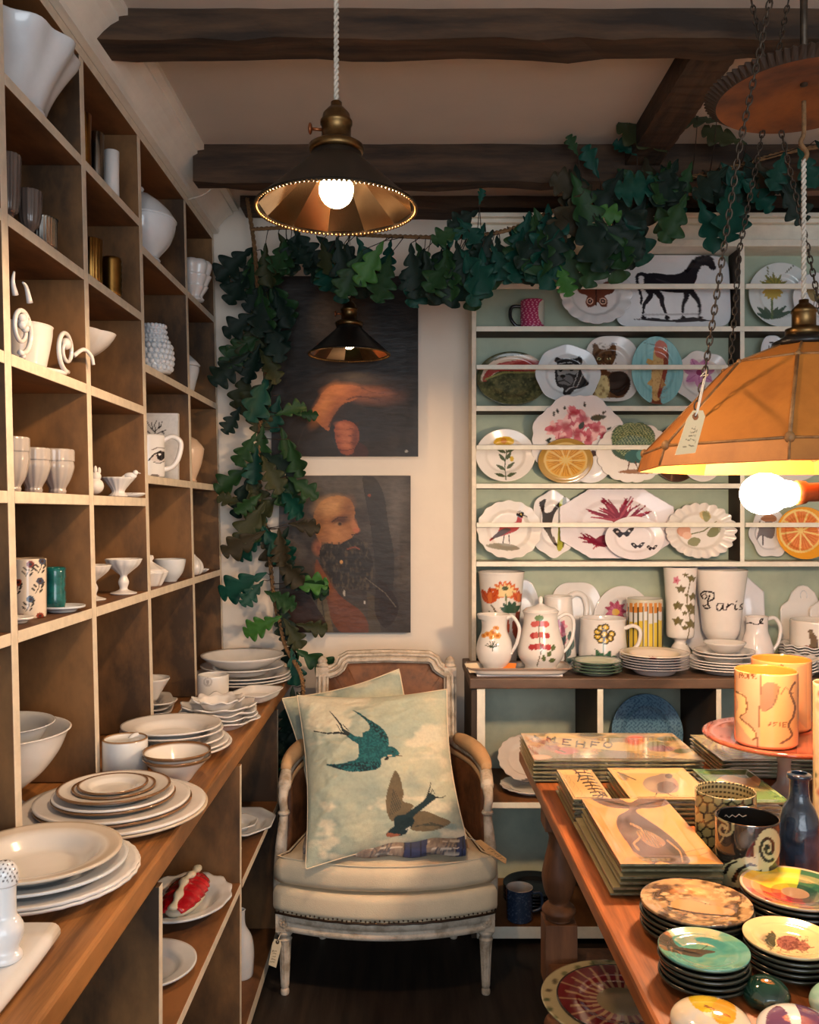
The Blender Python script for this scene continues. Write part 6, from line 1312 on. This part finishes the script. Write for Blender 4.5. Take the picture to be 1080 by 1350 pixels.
garland('narrow garland of oak leaves hanging down the corner beside the paintings', [P(326, 262, 3.12), P(336, 330, 3.14), P(342, 420, 3.16), P(350, 500, 3.16), P(342, 570, 3.15), P(342, 640, 3.15), P(354, 720, 3.15), P(362, 790, 3.14), P(376, 850, 3.10), P(398, 893, 3.0), P(398, 950, 2.97), P(388, 1000, 2.96)], vl, 8)
# ---------------------------------------------------------------- decoupage trays and plates on the table
TZ = tz+.0005
def tray(name, label, x0, x1, y0, y1, z, mo=None, nx=14, ny=14, t=.0036, rise=.004, group=None, cat='tray', dx=0, dy=0, under=(60, 62, 48)):
    """a square cornered glass tray, slightly dished; painted underside shows through"""
    V, Fc = [], []; B = (nx+1)*(ny+1)
    for side in (1, 0):
        for j in range(ny+1):
            for i in range(nx+1):
                u, v = i/nx, j/ny; e = max(abs(2*u-1), abs(2*v-1)); zz = rise*sstep(.72, 1, e)
                V.append(((u-.5)*(x1-x0), (v-.5)*(y1-y0), zz+(t if side else 0)))
    for side in (0, 1):
        for j in range(ny):
            for i in range(nx):
                a = side*B+j*(nx+1)+i; f = (a, a+1, a+nx+2, a+nx+1); Fc.append(f if side == 0 else f[::-1])
    rim = list(range(nx+1))+[j*(nx+1)+nx for j in range(1, ny+1)]+[ny*(nx+1)+i for i in range(nx-1, -1, -1)]+[j*(nx+1) for j in range(ny-1, 0, -1)]
    for a, b in zip(rim, rim[1:]+rim[:1]): Fc.append((B+a, B+b, b, a))
    nT = len(Fc)-len(rim)
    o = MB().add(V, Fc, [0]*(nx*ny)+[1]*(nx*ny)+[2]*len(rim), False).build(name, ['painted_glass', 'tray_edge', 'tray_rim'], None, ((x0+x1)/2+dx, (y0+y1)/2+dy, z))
    m_ = mo or Motif((196, 176, 128))
    paint(o, m_, np.arange(len(V)) < B, under)
    return tag(o, label, cat, group)
def pile(where, n, x0, x1, y0, y1, mo, nx, ny, top, step=.0092, offs=None):
    for i in range(n):
        last = i == n-1; dx, dy = (offs or {}).get(i, (random.uniform(-.003, .003), random.uniform(-.003, .003)))
        if last: dx = dy = 0
        tray('tray', top if last else '%s tray in the pile %s' % (ORD[n-1-i], where), x0, x1, y0, y1, TZ+i*step, mo if last else None, nx if last else 8, ny if last else 8, dx=dx, dy=dy, group='glass trays '+where)
# long platter with lettering and fruit
g1 = Motif((186, 160, 112)); g1.noise(16, (112, 112, 92), .42, .65, .8, 3, .6, 2).noise(9, (150, 116, 92), .5, .7, .7, 8, .7, 2)
g1.poly([(690, 985), (712, 990), (760, 996), (830, 992), (900, 1000), (930, 1004), (706, 1004)], (112, 114, 104), 0, .6).poly([(720, 968), (740, 966), (780, 975), (830, 979), (870, 976), (870, 984), (830, 990), (770, 985), (726, 976)], (200, 176, 122), 1)
def strokes(m, org, ux, uy, st, w, c):
    for s_ in st: m.line([(org[0]+ux[0]*a+uy[0]*b, org[1]+ux[1]*a+uy[1]*b) for a, b in s_], w, c)
GL = {'M': [[(0, 0), (0, 1), (.5, .4), (1, 1), (1, 0)]], 'E': [[(1, 0), (0, 0), (0, 1), (1, 1)], [(0, .5), (.7, .5)]], 'H': [[(0, 0), (0, 1)], [(1, 0), (1, 1)], [(0, .5), (1, .5)]], 'F': [[(0, 0), (0, 1), (1, 1)], [(0, .5), (.7, .5)]], 'O': [[(.3, 0), (0, .3), (0, .7), (.3, 1), (.7, 1), (1, .7), (1, .3), (.7, 0), (.3, 0)]], 'R': [[(0, 0), (0, 1), (.8, 1), (1, .75), (.8, .5), (0, .5)], [(.4, .5), (1, 0)]], 'P': [[(0, 0), (0, 1), (.8, 1), (1, .75), (.8, .5), (0, .5)]], 'A': [[(0, 0), (.5, 1), (1, 0)], [(.2, .4), (.8, .4)]], 'S': [[(1, .85), (.6, 1), (.1, .85), (.2, .6), (.8, .4), (.9, .15), (.4, 0), (0, .15)]], 'I': [[(.5, 0), (.5, 1)]], 'U': [[(0, 1), (0, .3), (.3, 0), (.7, 0), (1, .3), (1, 1)]]}
for ch, x, y in (('M', 721, 978), ('E', 742, 981.5), ('H', 760, 984), ('F', 779, 985), ('O', 796, 985)): strokes(g1, (x, y), (10, 1.0), (1.0, -7), GL[ch], 1.7, (58, 46, 38))
for x, y, rx_, ry_, c in ((838, 976, 13, 6.5, (206, 92, 72)), (808, 974, 10, 5, (124, 122, 84)), (746, 990, 16, 5, (176, 106, 110)), (728, 986, 10, 3, (160, 84, 96)), (866, 982, 16, 5, (96, 104, 70)), (872, 987, 18, 4, (140, 92, 110)), (812, 995, 26, 4.6, (128, 124, 122)), (900, 990, 12, 3, (90, 96, 66)), (780, 969, 18, 2, (60, 70, 48)), (880, 974, 14, 3, (70, 88, 58)), (712, 998, 14, 3, (206, 160, 128))): g1.ell(x, y, rx_, ry_, c, 0, .9, .25)
g1.line([(705, 970), (720, 982), (745, 992)], 2.6, (92, 90, 74), 1, 1)
pile('at the far edge of the table', 6, .2925, .692, 2.07, 2.326, g1, 130, 90, 'long glass platter with lettering and fruit topping the far pile')
g2 = Motif((196, 158, 104)); rn = random.Random(2)
ink = (64, 44, 40)
for k in range(9):                       # tall thin letters running down the tray
    t = k/8; x = 756+t*26; y = 1015+t*34
    g2.line([(x, y), (x+10, y-1), (x+19, y+.4)], 1.7, ink, 1.0, 1).line([(x+rn.uniform(2, 14), y), (x+rn.uniform(6, 16), y+4)], 1.3, ink)
g2.line([(756, 1014), (764, 1022), (762, 1030)], 1.6, ink, sm=1).line([(788, 1051), (796, 1046), (800, 1050)], 1.6, ink, sm=1)
for k in range(6): x = 745+k*5; g2.line([(x, 1018+k*6), (x+3, 1022+k*6), (x+1, 1026+k*6)], .9, (170, 140, 96))
pile('behind the whale tray', 6, .3325, .411, 1.79, 1.996, g2, 60, 90, 'narrow glass tray with handwritten letters, behind the whale tray')
g3 = Motif((198, 158, 102)); bc = (140, 122, 112)
g3.poly([(812, 1016), (832, 1013), (858, 1012), (870, 1011)], (120, 108, 88), 0).line([(808, 1014), (880, 1012)], 1.2, (150, 128, 92))
g3.poly([(848, 1034), (852, 1026), (866, 1022), (872, 1020), (878, 1020), (886, 1024), (894, 1032), (894, 1042), (884, 1046), (868, 1046), (856, 1042)], bc, 1).poly([(866, 1034), (880, 1030), (892, 1036), (884, 1045), (870, 1044)], (104, 92, 92), 1).ell(858, 1036, 9, 6, (170, 152, 134), 0, .7, .4).line([(866, 1046), (864, 1050), (856, 1050)], 1.3, (80, 64, 50)).line([(880, 1046), (888, 1050), (894, 1049)], 1.3, (80, 64, 50)).ell(882, 1023, 5, 3, (90, 80, 76))
g3.ell(822, 1024, 7, 4, (110, 96, 80), 30, .8, .3).line([(814, 1018), (838, 1028)], 1.4, (100, 84, 66)).line([(826, 1050), (920, 1049)], 1.1, (176, 146, 96))
pile('with a bird, beside the handwritten tray', 6, .449, .622, 1.79, 2.01, g3, 90, 90, 'cream glass tray with a grey bird print')
g4 = Motif((110, 138, 84)); g4.noise(14, (62, 98, 66), .45, .65, .9, 5, 1, 2.2).line([(916, 1012), (960, 1018), (1000, 1034), (1040, 1056)], 5, (76, 116, 78), 1, 1)
for k in range(6): g4.line([(1000+k*3, 1018), (1008+k*4, 1034), (1030+k*2, 1050)], 1, (156, 178, 128), sm=1)
g4.poly([(944, 1030), (960, 1022), (984, 1026), (1000, 1022), (1002, 1034), (984, 1044), (958, 1042)], (212, 166, 104), 1).ell(962, 1030, 9, 5, (226, 190, 134), 0, .8, .4).ell(988, 1032, 9, 5, (196, 140, 84), 0, .8, .4).ell(1000, 1040, 16, 4, (150, 134, 88), 0, .7, .5)
pile('with green weeds, behind the spotted votive', 6, .64, .765, 1.77, 2.0, g4, 80, 90, 'green glass tray with shells in seaweed')
g5 = Motif((196, 178, 124)); g5.noise(10, (150, 146, 100), .45, .65, .7, 4, .7, 2)
for k in range(5): g5.ring(975, 985, 12+k*9, 14.5+k*9, 2.6, (164, 128, 104))
pile('behind the pink cake stand', 5, .745, 1.04, 2.10, 2.345, g5, 70, 70, 'tan glass tray with swirling rings, behind the pink cake stand')
g6 = Motif((192, 136, 80)); g6.noise(30, (204, 150, 92), .4, .7, .7, 3)
wc, wd, wl = (102, 80, 70), (66, 50, 44), (136, 104, 78)
g6.poly([(780, 1052), (796, 1050), (814, 1052), (830, 1058), (842, 1053), (858, 1050), (876, 1050), (890, 1054), (880, 1061), (862, 1065), (844, 1066), (839, 1070), (850, 1078), (868, 1090), (886, 1104), (898, 1116), (906, 1128), (910, 1136), (904, 1140), (886, 1139), (870, 1136), (860, 1140), (848, 1132), (838, 1126), (828, 1112), (818, 1098), (813, 1086), (815, 1076), (825, 1070), (830, 1066), (824, 1066), (804, 1064), (788, 1058)], wc, 1)
g6.poly([(818, 1082), (838, 1074), (862, 1088), (884, 1106), (904, 1130), (898, 1134), (872, 1112), (848, 1096), (832, 1092)], wd, 1, .7).poly([(838, 1098), (850, 1094), (868, 1102), (878, 1112), (868, 1118), (852, 1112)], wl, 1).line([(832, 1086), (846, 1094), (842, 1106), (836, 1112), (842, 1120)], 3, (158, 122, 86), sm=1).line([(880, 1108), (896, 1122), (900, 1136)], 2.4, (158, 122, 86), sm=1)
g6.poly([(832, 1120), (844, 1128), (862, 1138), (846, 1134)], (158, 122, 86), 1).line([(902, 1124), (918, 1120), (930, 1118)], 1, (150, 110, 66)).line([(904, 1128), (922, 1128), (934, 1124)], 1, (150, 110, 66)).line([(786, 1052), (808, 1058), (828, 1063)], 2.6, wd, sm=1).line([(882, 1053), (860, 1058), (840, 1063)], 2.6, wd, sm=1)
for k in range(9): g6.line([(822+k*5, 1078+k*3), (830+k*6, 1098+k*3)], .8, (110, 86, 70))
pile('under the whale', 6, .347, .516, 1.452, 1.784, g6, 130, 160, 'pale orange glass tray printed with a diving whale', step=.0099, offs={0: (-.016, .004), 1: (-.012, .002)})
# cake stand with votives
cs_ = empty('cake_stand', (.842, 1.985, TZ)); tag(cs_, 'pink marbled glass cake stand carrying two map votives', 'cake stand')
MB().lathe([(0, .125), (.165, .125), (.175, .129), (.176, .134), (.172, .137), (.15, .132), (0, .132)], 72).build('plate', 'pink_glass', cs_)
MB().lathe([(0, 0), (.052, 0), (.054, .004), (.03, .012), (.016, .03), (.014, .07), (.022, .11), (.035, .124), (0, .124)], 32).build('foot', 'glass_clear', cs_)
KZ = TZ+.1335
def votive(label, px, d, z, r, h, mo, x=None, inner=(226, 132, 56), name='votive'):
    s_ = d/F; return vessel(name, label, 'candle holder', px, d, z, [(r/s_*.94, 0), (r/s_, 3), (r/s_, h/s_-2), (r/s_, h/s_)], m='painted_glass', sm=False, motif=mo, n=70, x=x, inner=inner, t=.003)
v1 = Motif((214, 164, 108)); v1.poly([(960, 890), (1004, 890), (1002, 990), (960, 990)], (196, 156, 120)).poly([(1006, 903), (1026, 903), (1024, 925), (1012, 937), (1003, 934)], (152, 116, 86), 1).poly([(970, 912), (982, 918), (984, 938), (976, 945), (980, 952), (992, 962), (998, 972), (990, 974), (976, 956), (969, 944), (974, 930)], (226, 184, 126), 1).line([(970, 912), (983, 920), (984, 938), (976, 946), (990, 958), (998, 970), (992, 976)], 2, (122, 88, 64), sm=1).line([(1004, 884), (999, 985)], 1.4, (120, 86, 66)).line([(1048, 900), (1042, 912), (1048, 930), (1046, 945), (1040, 956), (1044, 970), (1030, 980)], 3, (112, 80, 60), sm=1).line([(1012, 936), (1020, 930), (1028, 906)], 1.4, (120, 90, 70), sm=1).line([(1030, 915), (1036, 906), (1046, 914)], 1.2, (140, 104, 76))
for i, ch in enumerate('ASIE'): strokes(v1, (1013+i*6.4, 958), (4.6, .2), (.4, -6), GL[ch], 1.1, (140, 92, 60))
for i, ch in enumerate('ROPE'): strokes(v1, (975+i*6, 893+i*.6), (4.4, .3), (.2, -6), GL[ch], 1.2, (120, 70, 40))
votive('orange glass votive printed with an old map, in front of its pair', 1010, 1.925, KZ, .0655, .158, v1)
v2 = Motif((212, 150, 92)); v2.line([(1030, 876), (1044, 890), (1040, 894)], 1.4, (130, 80, 50)).poly([(1050, 880), (1064, 876), (1064, 960), (1052, 950)], (186, 136, 92)).line([(1020, 884), (1026, 878), (1030, 890)], 1.3, (140, 84, 50))
votive('second orange map votive, behind the first one', 1030, 2.07, KZ, .0665, .158, v2)
fv = Motif((206, 190, 154)); rn = random.Random(9)
for k in range(60): fv.ell(rn.uniform(1060, 1160), rn.uniform(890, 1100), rn.uniform(3, 8), rn.uniform(2, 6), rn.choice([(176, 84, 76), (96, 104, 66), (150, 126, 92), (214, 150, 120), (60, 74, 50)]), rn.uniform(0, 90), .85, .3)
votive('tall floral decoupage vase at the edge of view', 0, 1.70, TZ, .055, .305, fv, x=.836, inner=(196, 176, 130), name='vase')
sv = Motif((148, 142, 96)); rn = random.Random(6)
def cells(p, o):
    rn = random.Random(3); P_ = np.array([(904+((k*37) % 92), 1046+(k//7)*11.5+rn.uniform(-2.5, 2.5)) for k in range(60)]) if False else np.array([(900+13*(k % 8)+6.5*((k//8) % 2)+rn.uniform(-3, 3), 1044+11*(k//8)+rn.uniform(-2.5, 2.5)) for k in range(80)])
    dd = np.sort(np.hypot(p[:, None, 0]-P_[None, :, 0], p[:, None, 1]-P_[None, :, 1]), 1)[:, :2]; o[(dd[:, 1]-dd[:, 0]) < 2.2] = lin((44, 42, 32)); return o
sv.fn(cells)
spot = votive('olive glass votive with a black cell pattern, behind the spiral one', 0, 1.63, TZ, .054, .122, sv, x=.583, inner=(170, 158, 116))
v_ = co_np(spot); c0 = np.empty(len(v_)*4, np.float32); spot.data.color_attributes['Col'].data.foreach_get('color', c0); c0 = c0.reshape(-1, 4)[:, :3].astype(float)
innr = (np.hypot(v_[:, 0], v_[:, 1]) < .0525) & (v_[:, 2] > .02); an = np.arctan2(v_[:, 1], v_[:, 0])*.054
dots = (np.abs(((an/.008) % 1)-.5) < .27) & (np.abs(((v_[:, 2]/.009) % 1)-.5) < .27) & innr; c0[dots] = lin((56, 50, 36)); setcol(spot, c0)
bw = Motif((36, 34, 30)); lc_ = (178, 176, 132)
def spiral(cx, cy, r, turns, w, asp=1.15, ph=0): bw.line([(cx+r*(1-t)*math.cos(ph+t*turns*6.283), cy+r*(1-t)*asp*math.sin(ph+t*turns*6.283)) for t in np.linspace(0, .95, 60)], w, lc_)
bw.ell(1012, 1118, 17, 26, lc_ if False else (178, 176, 132), 12); bw.ell(980, 1150, 34, 19, (178, 176, 132), -12); lc_ = (34, 32, 26); spiral(1013, 1118, 12, 1.9, 4.2, 1.5, 1); bw.line([(956, 1150), (962, 1140), (972, 1136)], 6, lc_, 2, 1).line([(968, 1160), (974, 1148), (988, 1140), (998, 1142)], 7, lc_, 2, 1).line([(984, 1162), (992, 1152), (1004, 1148)], 6, lc_, 2, 1); lc_ = (150, 146, 106); spiral(955, 1092, 13, 1.2, 3.6, 1, 5.5)
bw.ell(985, 1106, 8, 10, (92, 92, 88), 20, .8, .4).line([(944, 1078), (960, 1088), (950, 1110)], 2.4, (150, 140, 100), sm=1)
sp_ = votive('black and cream votive with spirals', 0, 1.505, TZ, .0525, .117, bw, x=.5755, inner=(30, 28, 26))
MB().tube([(.012*k-.02, -.0505+.02*abs(.012*k-.02), .098+.004*math.sin(k*2.2)) for k in range(0)] or [(-.026, .0435, .100), (-.020, .0455, .104), (-.014, .047, .099), (-.008, .0485, .103), (-.002, .0490, .099), (.004, .049, .104), (.010, .0480, .1), (.016, .0465, .103)], .0008, 5).build('signature', 'cord_white', sp_)
bo = vessel('glass_bottle', 'blue grey bubbled glass bottle beside the spiral votive', 'bottle', 0, 1.56, TZ, [(24, 0), (26.5, 3), (27, 30), (26, 62), (20, 84), (13, 98), (12, 122), (15, 124), (15, 129), (12, 130)], m='bottle_glass', x=.688, t=.004)
# ---------------------------------------------------------------- round decoupage plates
def round_pile(where, n, x, y, R, mo, top, step=.0082, und='tray_edge', uv=None):
    for i in range(n):
        last = i == n-1
        o = lay('plate', top if last else '%s plate of the small round pile under %s' % (ORD[n-1-i], where), 'plate', 0, y+(0 if last else random.uniform(-.002, .002)), TZ+i*step, R, pp(.010, .45, .8), x=x+(0 if last else random.uniform(-.002, .002)), m='painted_glass' if last else und, nr=44 if last else 14, nt_=140 if last else 64, group='round plates under '+where, t=.0045)
        if last: nn = len(o.data.vertices); paint(o, mo, np.arange(nn) < nn//2, (40, 42, 36), uv)
c1 = Motif((176, 140, 96)); c1.noise(13, (82, 58, 40), .42, .6, .95, 4, .7, 1.8).noise(7, (206, 170, 122), .55, .66, .9, 7, .6, 1.6).poly([(884, 1190), (904, 1186), (940, 1194), (968, 1200), (960, 1208), (920, 1204), (892, 1200)], (190, 148, 98), 1).line([(880, 1196), (920, 1204), (968, 1208)], 2, (70, 50, 36), sm=1)
round_pile('the brown print', 5, .434, 1.338, .0815, c1, 'small round plate with a brown woodcut print')
def wheel(p, o):
    x = p[:, 0]; y = p[:, 1]; r = np.hypot(x, y)/.082; a = (np.degrees(np.arctan2(y, x))+360) % 360
    cols = [(40, 84, 62), (58, 96, 66), (188, 188, 60), (226, 196, 56), (232, 186, 50), (226, 110, 48), (206, 66, 44), (180, 60, 66), (150, 84, 80), (110, 100, 90), (90, 110, 96), (60, 96, 84)]
    idx = (a/30).astype(int) % 12; C_ = np.array([lin(c) for c in cols])[idx]
    f = np.where(r > .8, 1.0, np.where(r > .62, .9, np.where(r > .44, .8, np.where(r > .3, .62, .5))))
    mixc = lin((206, 190, 120)); band = ((r > .62) & (r < .8))[:, None]
    C_ = np.where(band, C_*.72+mixc*.28, C_)*np.where(r > .44, 1, .55)[:, None]
    C_ = np.where((r < .24)[:, None], lin((150, 120, 92)), C_); C_ = np.where((r > .95)[:, None], lin((196, 172, 138)), C_); return C_
round_pile('the colour wheel', 5, .606, 1.388, .082, Motif((200, 180, 140)).fn(wheel), 'round plate painted with a rainbow colour wheel', uv=lambda v: v[:, :2])
c3 = Motif((96, 160, 142)); c3.noise(20, (66, 138, 128), .4, .65, .8, 3, .6, 2).noise(14, (128, 166, 128), .5, .7, .8, 8, .5, 2).poly([(868, 1240), (874, 1226), (884, 1232), (892, 1246), (906, 1250), (930, 1252), (944, 1255), (930, 1258), (920, 1262), (890, 1256), (872, 1250)], (86, 74, 58), 1).line([(886, 1250), (922, 1258)], 2, (50, 44, 36)).line([(918, 1256), (934, 1246)], .9, (70, 62, 50))
round_pile('the teal ship plate', 5, .3975, 1.194, .0595, c3, 'small teal plate with a dark sailing ship')
c4 = Motif((226, 196, 140)); c4.ell(1040, 1243, 16, 9.5, (158, 96, 80), 6).ell(1056, 1247, 12, 6, (170, 110, 88), 10).line([(1060, 1250), (1074, 1249)], 1.2, (130, 90, 66)).noise(2.6, (110, 60, 50), .5, .62, .8, 5, box=(1024, 1234, 1066, 1256))
for k in range(7): leaf(c4, 1022, 1240, 14, 4, 110+k*22, (84, 78, 50))
c4.ell(1010, 1238, 7, 6, (74, 66, 44), 0, .7, .4)
round_pile('the pineapple plate', 5, .527, 1.226, .061, c4, 'small cream plate with a pink pineapple')
def dome(label, x, y, R, h, mo, m='painted_glass', under=(220, 214, 200)):
    prof = [(0, 0), (R*.92, 0), (R*.98, .003), (R, .008)]+[(R*math.cos(t), .008+(h-.008)*math.sin(t)) for t in np.linspace(.06, math.pi/2-.03, 40)]+[(0, h)]
    o = MB().lathe(prof, 120).build('paperweight', m, None, (x, y, TZ))
    if mo is not None: v = co_np(o); paint(o, mo, v[:, 2] > .006, under)
    return tag(o, label, 'paperweight')
b1 = Motif((226, 206, 176)); b1.noise(30, (206, 206, 200), .45, .65, .6, 3).ell(927, 1316, 22, 16, (206, 172, 36), 40).ell(955, 1334, 18, 16, (220, 160, 44), 60).ell(925, 1314, 14, 9, (222, 196, 60), 40, .7, .4).line([(930, 1326), (948, 1334), (962, 1340)], 3, (150, 96, 40)).ell(946, 1338, 7, 6, (206, 130, 60), 0, .8, .4)
dome('domed glass paperweight with a yellow butterfly on the table', .370, 1.085, .0485, .030, b1)
b2 = Motif((232, 230, 228)); b2.poly([(1010, 1350), (1012, 1336), (1024, 1326), (1034, 1330), (1042, 1346), (1044, 1370), (1010, 1370)], (122, 80, 110), 1).poly([(1048, 1318), (1072, 1320), (1090, 1336), (1090, 1370), (1060, 1370), (1056, 1340)], (110, 72, 102), 1)
dome('white domed paperweight with purple petals', .468, 1.062, .0485, .034, b2)
dome('dark green glass paperweight behind the purple petal one', .463, 1.146, .030, .032, None, 'green_glass')
b3 = Motif((150, 196, 176)); b3.noise(12, (190, 214, 200), .4, .7, .7, 4)
dome('pale aqua domed paperweight at the edge of view', .556, 1.12, .046, .036, b3)
# platters on the shelf below the table
u1 = Motif((206, 188, 142)); rn = random.Random(8)
for k in range(26): a = k*.2417; u1.ell(815+94*math.cos(a), 1318+52*math.sin(a), rn.uniform(3, 6), rn.uniform(2, 4), rn.choice([(84, 100, 66), (110, 116, 74), (96, 84, 60)]), 0, .9, .3)
q = lay('platter', 'cream platter with a leafy rim on the shelf below the table', 'platter', 0, 1.915, .3305, .165, pp(.012), x=.452, m='painted_glass', nr=44, nt_=150); nn = len(q.data.vertices); paint(q, u1, np.arange(nn) < nn//2)
def sun(p, o):
    x = p[:, 0]; y = p[:, 1]; r = np.hypot(x, y)/.142; a = np.arctan2(y, x)
    ray = np.abs(((a/6.283*26) % 1)-.5)*2; c_ = np.where((ray > .42+.5*np.clip((r-.35)/.6, 0, 1))[:, None], lin((196, 150, 110)), lin((126, 40, 44)))
    c_ = np.where((r < .38)[:, None], lin((150, 128, 92)), c_); c_ = np.where((r > .97)[:, None], lin((48, 44, 40)), c_); return c_
q = lay('plate', 'dark red plate with a sunburst on the leafy cream platter', 'plate', 0, 1.915, .336, .142, pp(.008), x=.462, m='painted_glass', nr=50, nt_=170); nn = len(q.data.vertices); paint(q, Motif((120, 50, 50)).fn(sun), np.arange(nn) < nn//2, (40, 36, 32), lambda v: v[:, :2])
# ---------------------------------------------------------------- daylight and exposure
w = bpy.data.worlds.new('world'); SC.world = w; w.use_nodes = True
w.node_tree.nodes['Background'].inputs['Color'].default_value = (.80, .90, 1.0, 1); w.node_tree.nodes['Background'].inputs['Strength'].default_value = .38
def area(name, loc, rot, sx, sy, power, col):
    l = bpy.data.lights.new(name, 'AREA'); l.shape = 'RECTANGLE'; l.size = sx; l.size_y = sy; l.energy = power; l.color = col
    o = bpy.data.objects.new(name, l); COL.objects.link(o); o.location = loc; o.rotation_euler = [R_(a) for a in rot]; return o
area('shop_window_daylight', (.5, NEAR-.3, 1.5), (90, 0, 0), 2.2, 1.6, 26, (.86, .93, 1.0))
SC.view_settings.view_transform = 'Standard'; SC.view_settings.look = 'None'; SC.view_settings.gamma = 1; SC.view_settings.use_curve_mapping = False
SC.view_settings.exposure = 1.1
SC.cycles.caustics_reflective = False; SC.cycles.caustics_refractive = False
SC.cycles.sample_clamp_indirect = 4; SC.cycles.max_bounces = 8
